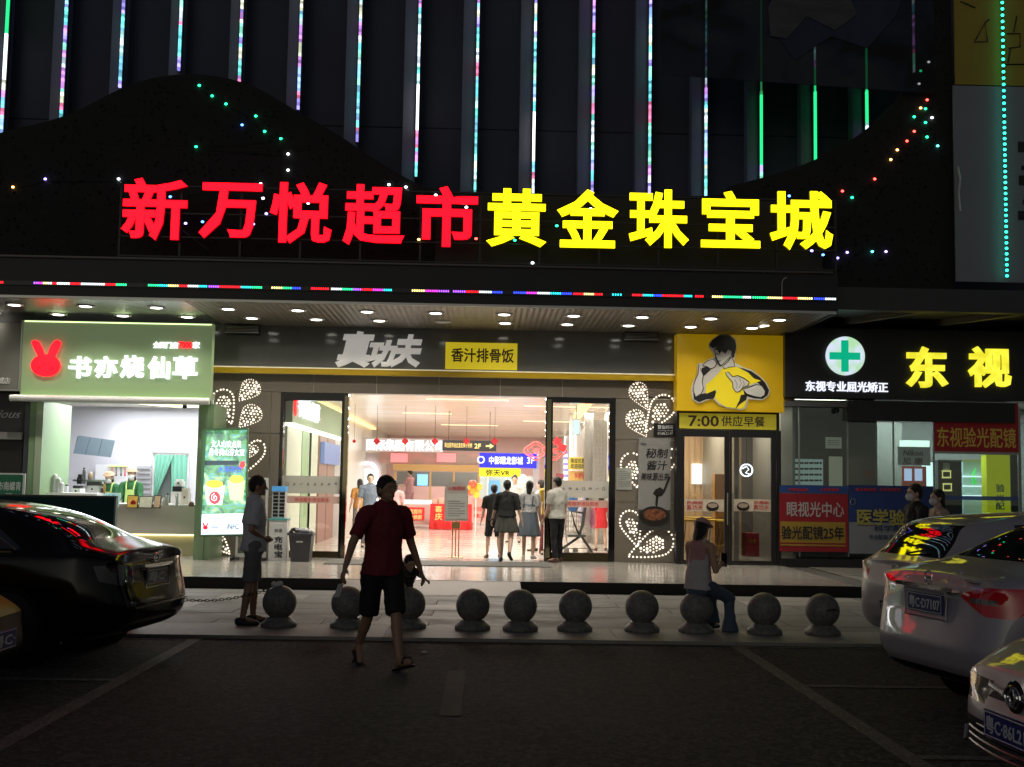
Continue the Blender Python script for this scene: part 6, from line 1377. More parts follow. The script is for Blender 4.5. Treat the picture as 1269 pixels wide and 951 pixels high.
# ------------------------------------------------------------------ bollards
bm_ = pm('bollard_stone', (.105,.104,.102), .45, var=(26, (.20,.198,.19)), bump=(30,.3), rvar=(3,.65), spread=.12)
ball_me = base_me = None
BL = [(348,779,'stone ball bollard with crumpled tissue on top, right beside the man in shorts'),(433,780,'stone ball bollard left of the walking man, half behind his leg'),(508,781,'stone ball bollard with the bending toddler behind it'),(587,783,'stone ball bollard directly right of the toddler one, wider gap on its left'),(646,784,'stone ball bollard fifth from the left, in front of the ramp'),(713,784,'stone ball bollard sixth from the left, in front of the white shirt man'),(796,785,'stone ball bollard seventh from the left, left of the seated girl'),(863,786,'stone ball bollard that the girl in the pink cap sits on'),(947,788,'stone ball bollard directly right of the seated girl'),(1019,789,'last stone ball bollard on the right, with a dark scrape on its ball')]
bpos = []
for i, (px, py, lab) in enumerate(BL):
    c = G(px, py, .035); Yb = c.y+.14; c = Vector((W(px, 700, Yb).x, Yb, .035)); bpos.append(c)
    t = thing('stone_bollard', lab, 'bollard', c, random.uniform(0,6) if i < 9 else 0, 'stone ball bollards along the kerb')
    if ball_me is None:
        ball_me = MB().lathe([(.03,.082),(.10,.10)]+[(.182*math.cos(math.radians(a)), .262+.182*math.sin(math.radians(a))) for a in range(-55,86,10)]+[(.004,.4442)], n=36).mesh('ball')
        base_me = MB().lathe([(.185,0),(.192,.012),(.192,.035),(.185,.05),(.165,.066),(.145,.082),(.13,.098),(.125,.108)], n=36).mesh('plinth')
    for nm, me in (('ball',ball_me),('base',base_me)):
        me.polygons.foreach_set('use_smooth', [True]*len(me.polygons)); o = bpy.data.objects.new(nm, me); COL.objects.link(o); o.parent = t
        if not me.materials: me.materials.append(bm_)
c = bpos[-1]; part('scrape_mark', MB().tube([c+Vector((.1805*math.sin(a), -.1805*math.cos(a), .262+.018+.008*math.sin(a*5))) for a in [j*.09-.1 for j in range(12)]], [.004+.006*math.sin(j/11*math.pi) for j in range(12)], 5), pm('scrape', (.02,.02,.02), .8), bpy.data.objects[[o.name for o in COL.objects if o.name.startswith('stone_bollard')][-1]])
c = bpos[0]+Vector((-.01,-.02,.45)); g = random.Random(8); m = MB()
for _ in range(9): m.ell(c+Vector((g.uniform(-.07,.07), g.uniform(-.03,.03), g.uniform(-.012,.02))), g.uniform(.026,.045), .03, g.uniform(.018,.03), 7)
tag(part('crumpled_tissue', remesh(m, .007, 1), pm('tissue_white', (.7,.7,.68), .8, bump=(60,.9)), None, True), 'crumpled white tissue lying on the leftmost visible bollard', 'tissue')
# chain from the first bollard to the left
a0 = bpos[0]+Vector((-.06,-.0,.42)); a1 = a0+Vector((-1.55,.0,-.02)); pts = []
for i in range(41): u = i/40; pts.append(a0.lerp(a1, u)+Vector((0,0,-.20*4*u*(1-u)*.72)))
ch = thing('barrier_chain', 'dark steel chain sagging left from the tissue-topped bollard behind the black car', 'chain', a0)
rust = pm('dark_chain', (.05,.045,.04), .4, .8)
for i in range(40):
    p, q = pts[i], pts[i+1]; d = (q-p); c = (p+q)/2; L_ = d.length*.68; d.normalize(); sd = Vector((0,1,0)) if i % 2 else d.cross(Vector((0,1,0)))
    ring = [c+d*(L_*math.cos(a))+sd*(.013*math.sin(a)) for a in [j*math.pi/4 for j in range(8)]]
    part('chain_link', MB().tube(ring, .0045, 5, close=True), rust, ch)
hb2 = a1; t = thing('stone_bollard', 'stone ball bollard hidden beyond the black car boot at the chain end', 'bollard', (a1.x-.06, a1.y, .035), 0, 'stone ball bollards along the kerb')
for nm, me in (('ball',ball_me),('base',base_me)): o = bpy.data.objects.new(nm, me); COL.objects.link(o); o.parent = t

for i_, o_ in enumerate([o for o in COL.objects if o.name.startswith('stone_bollard')]):
    if i_ % 3 and i_ < 9: o_.rotation_euler[0] = .018*(-1)**i_; o_.rotation_euler[1] = .014
# 3. girl sitting on the bollard
def ex3(t, d):
    H, M, hk = d['H'], d['M'], d['hk']
    c = MB(); c.ell(H(0,-.012,.045), .092*hk, .106*hk, .088*hk, rot=M); me = remesh(c, .009, 1, 'cap')
    bm = bmesh.new(); bm.from_mesh(me); bmesh.ops.bisect_plane(bm, geom=bm.verts[:]+bm.edges[:]+bm.faces[:], plane_co=H(0,0,.05), plane_no=M@Vector((0,.12,1)), clear_inner=True)
    ed = [e for e in bm.edges if e.is_boundary]; bmesh.ops.holes_fill(bm, edges=ed, sides=0); bm.to_mesh(me); bm.free()
    part('cap_crown', me, pm('pink_cap', (.50,.30,.30), .8), t, True, local=True)
    br = [H(.085*math.cos(a), .06+.115*math.sin(a), .055-.02*math.sin(a)) for a in [j*math.pi/10 for j in range(11)]]
    part('cap_brim', MB().rings([[p for p in br], [p+Vector((0,0,.008)) for p in br]]), pm('pink_cap'), t, local=True)
    tor = d['tor']; part('inner_top', remesh(MB().cap(tor(0,-.02,.22), tor(0,-.01,.37), .118, .125, sv=.66), .011, 1, 'inner_top'), pm('pink_jersey', (.42,.22,.22), .8), t, True, local=True)
    part('phone', MB().obox(d['A'][1][2]+d['A'][1][3]*.09+Vector((.0,.03,.02)), (.036,0,0), (0,.004,.0), (0,.0,.075)), blackgloss, t, local=True)
g8 = bpos[7]
person('girl in pink cap, white sleeveless top and jeans sitting on a stone bollard', (g8.x+.02, g8.y, .035), -50, 1.56, True, legs=((78,80),(66,70)), abd=(4,10), arms=((14,8,104,34),(6,10,100,34)), seat=.535, lean=4, head_turn=4, head_nod=12,
       top=fabric('white_gauze', (.52,.48,.50)), sleeveless=True, bottom=fabric('blue_denim', (.07,.10,.16)), btype='flared', shoes=pm('dark_sneaker', (.03,.03,.035), .6), hair='bob', vox=.0085, extras=ex3, hem=.02)
# toddler bending over a bollard
def exk(t, d):
    tor = d['tor']
    for i in range(4): part('shirt_stripe', MB().tube([tor(.118*math.cos(a), .088*math.sin(a), .03+.06*i) for a in [j*math.pi/10 for j in range(20)]], .006, 5, close=True), pm('stripe_brown', (.16,.07,.04), .8), t, True, local=True)
b3 = bpos[2]
person('small child in dark striped shirt bending over a stone bollard behind the walking man', (b3.x-.10, b3.y+.34, .03), 208, .92, legs=((14,20),(4,8)), abd=(8,8), arms=((70,6,10,10),(62,10,10,0)), lean=34, head_nod=18, bulk=1.25,
       top=fabric('child_shirt', (.035,.03,.035)), sleeve=.55, bottom=fabric('black_cotton'), blen=.85, shoes=pm('dark_sneaker'), vox=.009, toddler=True, extras=exk)
# 4. people entering the lobby
person('boy in black T-shirt and black shorts walking into the mall, leftmost of the group', at(611, 692, PT), 6, 1.44, legs=((8,4),(-6,10)), arms=((4,10,12,0),(-2,10,12,0)), top=fabric('black_tee', (.012,.012,.013)), bottom=fabric('black_cotton'), blen=.95, shoes=pm('brown_shoe', (.10,.05,.03), .6), skin=skin2)
def exg(t, d): part('watch', MB().lathe([(.034,-.012),(.034,.012)], d['A'][0][2], 12), black, t, local=True)
person('person in oversized black T-shirt and pleated dark skirt with one foot kicked back', at(627, 697, PT), -8, 1.54, True, legs=((16,8),(-14,34)), abd=(3,2), arms=((10,16,14,0),(-10,16,14,0)), top=fabric('black_tee'), sleeve=.8, bottom=pm('dark_pleats', (.06,.06,.05), .7), btype='skirt', blen=.30, shoes=pm('navy_sneaker', (.015,.02,.04), .6), hem=-.08, skin=skin2, feet=(0,-30), extras=exg, bulk=1.1)
person('woman with long ponytail in white T-shirt and grey blue pinafore dress walking in', at(655, 694, PT), -14, 1.52, True, legs=((8,4),(-10,12)), arms=((16,10,60,20),(2,8,12,0)), top=fabric('white_tee', (.62,.62,.62)), bottom=fabric('grey_blue_denim', (.16,.20,.24)), btype='dress', blen=.42, shoes=pm('white_sneaker', (.7,.68,.65), .5), hair='long', hem=-.15, skin=skin2)
person('man in white T-shirt and black trousers at the right door edge', at(690, 697, PT), 40, 1.60, legs=((-4,6),(6,3)), arms=((8,6,20,6),(4,8,20,0)), top=fabric('cream_tee', (.60,.58,.52)), bottom=fabric('black_cotton'), btype='trousers', shoes=pm('brown_shoe'), skin=skin2)
person('woman with dark hair in white dress partly behind the right door edge', (W(671,600,25.4).x, 25.4, PT), 60, 1.55, True, legs=((8,4),(-8,8)), top=fabric('white_tee'), bottom=fabric('white_skirt', (.65,.62,.6)), btype='skirt', blen=.35, hair='bob', shoes=black, skin=skin2)
person('person in mustard top glimpsed behind the right door edge', (W(681,600,24.2).x, 24.2, PT), 200, 1.62, True, legs=((4,4),(-4,4)), top=fabric('mustard', (.45,.32,.05)), bottom=fabric('maroon_skirt', (.12,.02,.02)), btype='trousers', shoes=black, skin=skin2)
person('child in bright red dress beyond the trolley behind the right glass', (W(745,600,26).x, 26.0, PT), 10, 1.28, True, legs=((4,4),(-4,4)), top=fabric('red_tee', (.60,.02,.03)), bottom=fabric('red_tee'), btype='skirt', blen=.26, shoes=pm('brown_shoe'), skin=skin2, hair='bob')
person('distant facing shopper in white top between the walking pair', (W(638,600,29).x, 29.0, PT), 170, 1.66, True, top=fabric('white_tee'), bottom=fabric('pale_trousers', (.5,.45,.4)), btype='trousers', shoes=black, skin=skin2, hair='bun')
person('grey haired person in blue grey shirt mostly hidden behind the walking man', (W(459,600,26).x, 26.0, PT), 190, 1.62, top=fabric('blue_grey', (.16,.20,.26)), bottom=fabric('grey_shorts'), btype='trousers', shoes=black, skin=skin2)
person('person in pink shirt mostly hidden behind the walking man', (W(489,600,25.4).x, 25.4, PT), 5, 1.50, True, legs=((10,4),(-8,10)), top=fabric('pink_shirt', (.60,.34,.33)), bottom=fabric('grey_shorts'), btype='trousers', shoes=black, skin=skin2, hair='bob')
person('pink clad assistant with hair bun standing behind the jewellery counter', (W(508,600,38.6).x, 38.6, PT+.25), 60, 1.6, True, arms=((30,6,70,20),(30,6,70,20)), top=fabric('dusty_pink', (.40,.20,.20)), bottom=fabric('dusty_pink'), btype='trousers', shoes=black, skin=skin2, hair='bun', vox=.016)
for i, (px, a, lab) in enumerate(((446,14,'shopper in orange coat behind the arch at the left of the lobby'),)):
    person(lab, (W(px,600,30).x, 30, PT), a, 1.5, True, top=fabric('orange_coat', (.5,.25,.06)), bottom=fabric('grey_shorts'), btype='trousers', shoes=black, skin=skin2, hair='bob')
# tea shop staff
def exs(t, d):
    H, M, hk = d['H'], d['M'], d['hk']
    me = remesh(MB().ell(H(0,-.015,.085), .088*hk, .098*hk, .058*hk, rot=M).cap(H(0,-.012,.078), H(0,-.012,.086), .016*hk, .02*hk, n=20).rings([[H(r_*math.cos(a), r_*1.06*math.sin(a)-.012, z_) for a in [j*math.pi/12 for j in range(24)]] for r_, z_ in ((.128,.052),(.095,.082),(.095,.088),(.13,.062))]), .008, 1, 'bucket_hat'); part('bucket_hat', me, pm('straw_hat', (.42,.27,.17), .8), t, True, local=True)
    tor = d['tor']; part('apron', MB().rings([[tor(x*s_, .125*d['k'], z) for x, z in ((-.10,-.05),(.10,-.05),(.08,.33),(-.08,.33))] for s_ in (1,)]+[[tor(x, .135*d['k'], z) for x, z in ((-.10,-.05),(.10,-.05),(.08,.33),(-.08,.33))]]), pm('lime_apron', (.45,.60,.18), .7), t, local=True)
    for s in (-1,1): part('apron_strap', MB().tube([tor(s*.07,.125,.33), tor(s*.08,.07,.47), tor(s*.08,-.03,.50)], .014, 6), pm('lime_apron'), t, local=True)
person('masked tea shop worker in green uniform and straw hat, right of the two', (W(163,600,22.95).x, 22.95, PT), 184, 1.62, True, top=fabric('dark_green', (.02,.12,.04)), arms=((20,8,60,20),(20,8,60,20)), sleeve=.95, bottom=fabric('black_cotton'), btype='trousers', shoes=black, hair='bob', mask=True, skin=skin2, extras=exs, vox=.011)
person('masked tea shop worker in straw hat bending behind the blue board, left of the two', (W(137,600,23.0).x, 23.0, PT), 176, 1.56, True, top=fabric('dark_green'), arms=((20,8,60,20),(20,8,60,20)), sleeve=.95, bottom=fabric('black_cotton'), btype='trousers', shoes=black, hair='bob', mask=True, skin=skin2, extras=exs, vox=.011, lean=6, head_nod=14)
# passers-by at the right
person('masked man in black T-shirt walking past the optician posters', (W(1135,600,15.2).x, 15.2, .012), 98, 1.72, legs=((18,6),(-14,14)), arms=((14,6,18,0),(-14,6,20,0)), head_turn=-6, top=fabric('black_tee'), bottom=fabric('black_cotton'), btype='trousers', shoes=black, mask=True, skin=skin2, vox=.010)
def exb(t, d):
    part('shoulder_bag', remesh(MB().cap(d['tor'](.2,.0,.02), d['tor'](.2,.0,.14), .11, .09, (0,1,0), 1, .5), .012, 1, 'bag'), pm('beige_bag', (.45,.33,.27), .7), t, True, local=True)
person('masked woman with dark hair and beige cardigan walking behind the man in black', (W(1163,600,15.6).x, 15.6, .012), 96, 1.64, True, legs=((14,6),(-12,12)), arms=((24,8,70,20),(10,8,60,10)), top=fabric('beige_cardigan', (.42,.31,.26)), sleeve=.9, bottom=fabric('dark_trousers', (.04,.04,.05)), btype='trousers', shoes=black, hair='bob', mask=True, skin=skin2, vox=.010, extras=exb)

# ================================================================== CARS
def cutvol(bm, planes, mat=None, delete=False, cond=None):
    """split the body along planes (point, outward normal) and give the faces inside them a material"""
    cand = [f for f in bm.faces if cond is None or cond(f)]
    for co, no in planes:
        no = Vector(no).normalized(); co = Vector(co)
        vs = set(); es = set()
        for f in cand:
            for v in f.verts: vs.add(v)
            for e in f.edges: es.add(e)
        before = set(cand)
        for f in cand: f.tag = True
        others = [f for f in bm.faces if f not in before]
        for f in others: f.tag = False
        bmesh.ops.bisect_plane(bm, geom=list(vs)+list(es)+cand, plane_co=co, plane_no=no, dist=1e-5)
        oset = set(others)
        cand = [f for f in bm.faces if f not in oset and f.is_valid and (f.calc_center_median()-co).dot(no) < 0]
    if delete: bmesh.ops.delete(bm, geom=cand, context='FACES'); return []
    for f in cand: f.material_index = mat
    return cand
def poly_planes(pts, ax):      # convex polygon in the two axes ax, as planes
    A = sum(pts[i][0]*pts[(i+1) % len(pts)][1]-pts[(i+1) % len(pts)][0]*pts[i][1] for i in range(len(pts)))
    if A < 0: pts = pts[::-1]
    out = []
    for i in range(len(pts)):
        a, b = pts[i], pts[(i+1) % len(pts)]; n = [0,0,0]; n[ax[0]] = b[1]-a[1]; n[ax[1]] = -(b[0]-a[0]); co = [0,0,0]; co[ax[0]] = a[0]; co[ax[1]] = a[1]
        out.append((co, n))
    return out
def car_body(st, hs=1.):
    rows = []
    for s_ in st:
        x, zb, zs, zt, w_, wt, g_ = s_[:7]; dx = s_[7] if len(s_) > 7 else [0]*9
        zb, zs, zt = zb, zs*hs, zt*hs
        r = [(0,zb),(.72*w_,zb),(.965*w_,zb+.06),(w_,zb+.30*(zs-zb)+.02),(w_*.995,zb+.72*(zs-zb)),(w_*.955,zs)]
        r += ([(wt*1.08, zt-.055),(wt*.80,zt-.008),(0,zt)] if g_ else [(w_*.86, zs+.6*(zt-zs)),(w_*.55,zt-.008),(0,zt)])
        rows.append([(x+dx[j], y, z) for j, (y, z) in enumerate(r)])
    v = []; f = []; n = 9
    for r in rows:
        v += [(x, y, z) for x, y, z in r]; v += [(x, -y, z) for x, y, z in r[1:8]]
    def idx(s_, j, sd): b = s_*16; return b+j if sd > 0 or j in (0,8) else b+8+j
    for s_ in range(len(rows)-1):
        for j in range(8):
            a, b, c, d = idx(s_,j,1), idx(s_,j+1,1), idx(s_+1,j+1,1), idx(s_+1,j,1); f.append((a,b,c,d))
            a, b, c, d = idx(s_,j,-1), idx(s_+1,j,-1), idx(s_+1,j+1,-1), idx(s_,j+1,-1); f.append((a,b,c,d))
    for s_, fl in ((0,True),(len(rows)-1,False)):
        q = [(idx(s_,0,1), idx(s_,1,1), idx(s_,1,-1))]+[(idx(s_,j,1), idx(s_,j+1,1), idx(s_,j+1,-1), idx(s_,j,-1)) for j in range(1,7)]+[(idx(s_,7,1), idx(s_,8,1), idx(s_,7,-1))]
        for t_ in q: f.append(t_[::-1] if fl else t_)
    me = bpy.data.meshes.new('body'); me.from_pydata(v, [], f); o = bpy.data.objects.new('b', me); COL.objects.link(o)
    cr_ = me.attributes.new('crease_edge', 'FLOAT', 'EDGE')
    for e in me.edges:
        a, b = e.vertices; sa, sb = a//16, b//16; ja, jb = [(q % 16) if (q % 16) < 9 else (q % 16)-8 for q in (a, b)]
        if sa != sb and ja == jb == 5: cr_.data[e.index].value = .45
        if sa != sb and ja == jb and ja in (3,): cr_.data[e.index].value = .25
        if sa == sb and sa in (1, len(rows)-2) and min(ja, jb) >= 5: cr_.data[e.index].value = .55
        if sa == sb and sa == 0 and min(ja, jb) >= 1 and max(ja, jb) <= 5: cr_.data[e.index].value = .35
        if sa == sb == 0 and ja == jb and ja in (3,4): cr_.data[e.index].value = .6
    m_ = o.modifiers.new('s', 'SUBSURF'); m_.levels = 3; m_.render_levels = 3
    dg = bpy.context.evaluated_depsgraph_get(); out = bpy.data.meshes.new_from_object(o.evaluated_get(dg)); bpy.data.objects.remove(o); bpy.data.meshes.remove(me)
    bm = bmesh.new(); bm.from_mesh(out); bmesh.ops.recalc_face_normals(bm, faces=bm.faces); bpy.data.meshes.remove(out); return bm
def finish(bm, t, names, mats):
    """one object per material: body keeps index 0 and the gap lines (index 1)"""
    full = bpy.data.meshes.new('full'); bm.to_mesh(full)
    nrm = {}
    for k, (nm, m_) in enumerate(zip(names, mats)):
        if nm is None: continue
        b2 = bmesh.new(); b2.from_mesh(full)
        keep = (0, 1) if k == 0 else (k,)
        fs = [f for f in b2.faces if f.material_index not in keep]; bmesh.ops.delete(b2, geom=fs, context='FACES')
        if not b2.faces: b2.free(); continue
        isl = []; seen = set()
        if k == 0: isl = [set(b2.faces)]
        else:
            for f in b2.faces:
                if f in seen: continue
                st = [f]; grp = set()
                while st:
                    g_ = st.pop()
                    if g_ in grp: continue
                    grp.add(g_)
                    for e in g_.edges:
                        for h in e.link_faces:
                            if h not in grp: st.append(h)
                seen |= grp; isl.append(grp)
        idxs = [set(f.index for f in g_) for g_ in isl]; b2.faces.ensure_lookup_table(); b2.faces.index_update()
        for g_ in [set(f.index for f in g2) for g2 in isl]:
            b3_ = b2.copy(); b3_.faces.ensure_lookup_table(); dl_ = [f for f in b3_.faces if f.index not in g_]; bmesh.ops.delete(b3_, geom=dl_, context='FACES')
            for f in b3_.faces: f.smooth = True; f.material_index = f.material_index if k == 0 else 0
            if len(b3_.faces) >= 1:
                me = bpy.data.meshes.new(nm); b3_.to_mesh(me); part(nm, me, [m_, mats[1]] if k == 0 else m_, t, local=True, smooth=True)
            b3_.free()
        b2.free()
    bpy.data.meshes.remove(full)
tyrem = pm('tyre_rubber', (.012,.012,.012), .8)
def wheel(t, x, y, r, rimm, sg_):
    wt_ = MB().lathe([(r*.62,-.10),(r*.93,-.10),(r,-.07),(r,.07),(r*.93,.10),(r*.62,.10)], n=36, axis='y'); o = part('wheel', wt_, tyrem, t, True, local=True); o.location = (x, y, r)
    rm = MB().lathe([(r*.62,-.09),(r*.66,-.09),(r*.66,.09),(r*.62,.09)], n=32, axis='y').lathe([(.055,-.075),(.055,.075)], n=14, axis='y'); rr_ = part('rim', rm, rimm, o, local=True, kind=None)
    for k in range(5):
        a = k*2*math.pi/5+.3; d = Vector((math.cos(a),0,math.sin(a))); part('spoke', MB().rings([[p+Vector((0,yy*sg_,0)) for p in (d*.04+Vector((-d.z,0,d.x))*.035, d*.04-Vector((-d.z,0,d.x))*.035, d*r*.64-Vector((-d.z,0,d.x))*.022, d*r*.64+Vector((-d.z,0,d.x))*.022)] for yy in (.05,.075)]), rimm, o, local=True)
paint_b = pm('black_car_paint', (.003,.003,.004), .09, spec=.32); paint_s = pm('silver_lilac_paint', (.42,.39,.45), .42, .15, coat=.8); paint_t = pm('silver_grey_paint', (.42,.39,.43), .45, .1, coat=.5); paint_v = pm('pale_silver_paint', (.44,.42,.46), .42, .15, coat=.8); paint_y = pm('yellow_car_paint', (.55,.36,.004), .45, spec=.25)
gapm = pm('panel_gap', (.006,.006,.006), .8); cglass = pm('car_glass', (.006,.007,.009), .03, spec=1.0, coat=1.); tlr = pm('tail_lamp_red', (.38,.008,.014), .08, coat=1., emit=(1,.01,.02), es=.02); tlc = pm('lamp_clear', (.25,.22,.22), .08, .5, coat=1.); trimb = pm('black_trim', (.010,.010,.011), .6, spec=.15); chrome = pm('chrome', (.72,.72,.72), .08, 1.); plate_b = pm('plate_blue', (.010,.022,.22), .35); plate_w = pm('plate_white_print', (.62,.64,.70), .4)
def plate(t, c, front, txt, m_=None, w_=.44):
    sg_ = 1 if front else -1; c = Vector(c); o = part('number_plate', MB().box(c.x-.006, c.x+.006, c.y-w_/2, c.y+w_/2, c.z-.07, c.z+.07), m_ or plate_b, t, local=True)
    ax = Vector((0,1,0)) if front else Vector((0,-1,0)); fr_ = (c+Vector((sg_*.0075,0,0)), ax, Vector((0,0,1)))
    text(txt, (-w_*.44, w_*.44, -.045, .045), 0, plate_w, o, bold=.015, depth=.002, frame=fr_, local=True)
    part('plate_border', MB().tube([c+Vector((sg_*.008, a*w_*.475, b*.06)) for a, b in ((-1,-1),(1,-1),(1,1),(-1,1))], .003, 4, close=True), plate_w, o, local=True)
D0 = [.09,.07,.02,.0,.065,.085,.10,.11,.12]
def sedan(label, loc, rz, paint, hs, W2, L, wb0, rear_win, kind, group=None):
    t = thing('parked_car', label, 'car', loc, rz, group); s_ = W2; rw0, rw1 = rear_win
    fz = L/4.65
    st = [(0.0,.33,.90,.95,.64*s_,0,0,D0),(.11,.27,.955,1.02,.86*s_,0,0,[.02,.0,.0,-.02,.01,.02,.04,.04,.04]),(.36,.21,.985,1.075,.975*s_,0,0),(rw0-.06,.2,.99,1.10,.99*s_,0,0),(rw0+.10,.2,.985,1.155,s_,.66*s_,1),((rw0+rw1)/2,.2,.98,1.31,s_,.645*s_,1),(rw1,.2,.975,1.425,s_,.655*s_,1),(2.15*fz,.2,.96,1.485,s_,.67*s_,1),(2.75*fz,.2,.95,1.45,s_,.66*s_,1),(3.2*fz,.2,.94,1.25,s_,.67*s_,1),(3.55*fz,.2,.92,1.02,s_,.74*s_,1),(4.0*fz,.2,.86,.94,.98*s_,0,0),(4.3*fz,.22,.76,.85,.93*s_,0,0),(4.52*fz,.25,.64,.74,.80*s_,0,0),(4.65*fz,.30,.52,.60,.52*s_,0,0,[-.05,-.04,0,0,0,-.03,-.06,-.07,-.08])]
    bm = car_body(st, hs)
    sz = lambda z: z*hs
    zt1_, zb1_ = sz(1.0), sz(1.40)
    # glass
    cutvol(bm, poly_planes([(-.60*s_,sz(1.115)),(.60*s_,sz(1.115)),(.53*s_,sz(1.385)),(-.53*s_,sz(1.385))],(1,2)), 2, cond=lambda f: f.calc_center_median().x < 2 and f.normal.x < -.12 and f.normal.z > .3)
    cutvol(bm, poly_planes([(-.62*s_,sz(1.05)),(.62*s_,sz(1.05)),(.54*s_,sz(1.41)),(-.54*s_,sz(1.41))],(1,2)), 2, cond=lambda f: f.calc_center_median().x > 2.6 and f.normal.x > .12 and f.calc_center_median().x < 3.7*fz)
    for sg_ in (-1,1):
        c_ = lambda f, sg_=sg_: f.normal.y*sg_ > .35 and f.calc_center_median().z > sz(.98)
        cutvol(bm, poly_planes([(rw0+.42,sz(1.04)),(1.72*fz+.1,sz(1.035)),(1.74*fz+.1,sz(1.405)),(rw1+.12,sz(1.36))],(0,2)), 2, cond=c_)
        cutvol(bm, poly_planes([(1.80*fz+.1,sz(1.035)),(3.25*fz,sz(1.02)),(2.72*fz,sz(1.38)),(1.82*fz+.1,sz(1.405))],(0,2)), 2, cond=c_)
        # tail lamp wrapping round the corner
        tp = {'black': [(-.2,sz(.70)),(.0,sz(.70)),(.22,sz(.77)),(.27,sz(.90)),(-.2,sz(.93))], 'sylph': [(-.2,sz(.78)),(0,sz(.77)),(.20,sz(.76)),(.44,sz(.875)),(.56,sz(.955)),(.30,sz(.965)),(-.2,sz(.955))]}.get(kind)
        if tp:
            yl = .50*s_ if kind == 'black' else .42*s_
            pl = poly_planes(tp,(0,2))+[((0,sg_*yl,0),(0,-sg_,.0))]
            if kind == 'sylph': pl += [((0,sg_*yl,sz(.875)),(0,-sg_*.42,-1)), ((0,sg_*yl,sz(.905)),(0,-sg_*.22,1))]
            cutvol(bm, pl, 3 if kind != 'black' else 4, cond=lambda f, sg_=sg_: f.calc_center_median().y*sg_ > yl-.1 and f.calc_center_median().x < .9)
            if kind == 'sylph': cutvol(bm, poly_planes([(-.2,sz(.85)),(.14,sz(.845)),(.18,sz(.88)),(-.2,sz(.885))],(0,2))+[((0,sg_*(yl+.10),0),(0,-sg_,0)),((0,sg_*(.80*s_),0),(0,sg_,0))], 4, cond=lambda f, sg_=sg_: f.material_index == 3 and f.calc_center_median().y*sg_ > yl)
        if kind == 'toyo':   # headlamps
            cutvol(bm, poly_planes([(4.30*fz,sz(.56)),(4.75*fz,sz(.50)),(4.75*fz,sz(.585)),(4.40*fz,sz(.70)),(4.05*fz,sz(.80))],(0,2))+[((0,sg_*.36*s_,0),(0,-sg_,0))], 4, cond=lambda f, sg_=sg_: f.calc_center_median().y*sg_ > .3*s_ and f.calc_center_median().x > 3.9*fz)
        # wheel arches
        for xw in (wb0, wb0+2.68):
            pp = [(xw+.375*math.cos(a), .33+.375*math.sin(a)) for a in [j*math.pi/9 for j in range(18)]]
            cutvol(bm, poly_planes(pp,(0,2)), delete=True, cond=lambda f, sg_=sg_: f.calc_center_median().y*sg_ > .45*s_ and f.calc_center_median().z < .8)
            part('wheel_liner', MB().lathe([(.37,-.12),(.40,-.12),(.40,.12),(.37,.12)], (xw,sg_*(s_-.17),.33), 24, 'y').box(xw-.36, xw+.36, sg_*(s_-.34), sg_*(s_-.30), .15, .68), trimb, t, local=True)
            wheel(t, xw, sg_*(s_-.13), .32, pm('alloy_grey', (.55,.55,.56), .35, .7), sg_)
        # gaps
        for xg in (rw0+.95 if kind == 'black' else 1.15,):
            cutvol(bm, [((xg,0,0),(-1,0,0)),((xg+.006,0,0),(1,0,0)),((0,0,.30),(0,0,-1)),((0,0,sz(1.0)),(0,0,1))], 1, cond=lambda f, sg_=sg_: f.normal.y*sg_ > .6)
    # boot lid gap, bumper gap
    cutvol(bm, poly_planes([(-.62*s_,sz(.585)),(.62*s_,sz(.585)),(.62*s_,sz(.59)),(-.62*s_,sz(.59))],(1,2)), 1, cond=lambda f: f.calc_center_median().x < .5 and f.normal.x < -.4)
    for sg_ in (-1,1): cutvol(bm, poly_planes([(sg_*.62*s_,sz(.59)),(sg_*.625*s_,sz(.59)),(sg_*.665*s_,sz(.99)),(sg_*.66*s_,sz(.99))],(1,2)), 1, cond=lambda f: f.calc_center_median().x < .5 and f.normal.x < -.25)
    cutvol(bm, [((0,0,.34),(0,0,1)),((0,.62*s_,0),(0,1,0)),((0,-.62*s_,0),(0,-1,0)),((0,0,.27),(0,0,-1))], 5, cond=lambda f: f.calc_center_median().x < .4 and f.normal.x < -.2)
    if kind == 'sylph':
        for sg_ in (-1,1): cutvol(bm, poly_planes([(sg_*.62*s_,.36),(sg_*.84*s_,.37),(sg_*.92*s_,.44),(sg_*.70*s_,.43)],(1,2)), 5, cond=lambda f: f.calc_center_median().x < .5 and f.normal.x < -.2)
    if kind in ('toyo','yellow'):
        cutvol(bm, poly_planes([(-.55*s_,.24),(.55*s_,.24),(.66*s_,.36),(.62*s_,.40),(-.62*s_,.40),(-.66*s_,.36)],(1,2)), 5, cond=lambda f: f.calc_center_median().x > 4.2*fz and f.normal.x > .3)
        cutvol(bm, poly_planes([(-.36*s_,sz(.565)),(.36*s_,sz(.565)),(.33*s_,sz(.60)),(-.33*s_,sz(.60))],(1,2)), 5, cond=lambda f: f.calc_center_median().x > 4.2*fz and f.normal.x > .2)
        for sg_ in (-1,1): cutvol(bm, poly_planes([(3.6*fz,sg_*.70*s_),(4.30*fz,sg_*.58*s_),(4.30*fz,sg_*.573*s_),(3.6*fz,sg_*.693*s_)],(0,1)), 1, cond=lambda f: f.normal.z > .5 and f.calc_center_median().x > 3.4*fz)
    if kind == 'yellow': cutvol(bm, poly_planes([(-.80*s_,.22),(.80*s_,.22),(.84*s_,.50),(.70*s_,.60),(-.70*s_,.60),(-.84*s_,.50)],(1,2)), 5, cond=lambda f: f.calc_center_median().x > 4.1*fz and f.normal.x > .2 and f.material_index == 0)
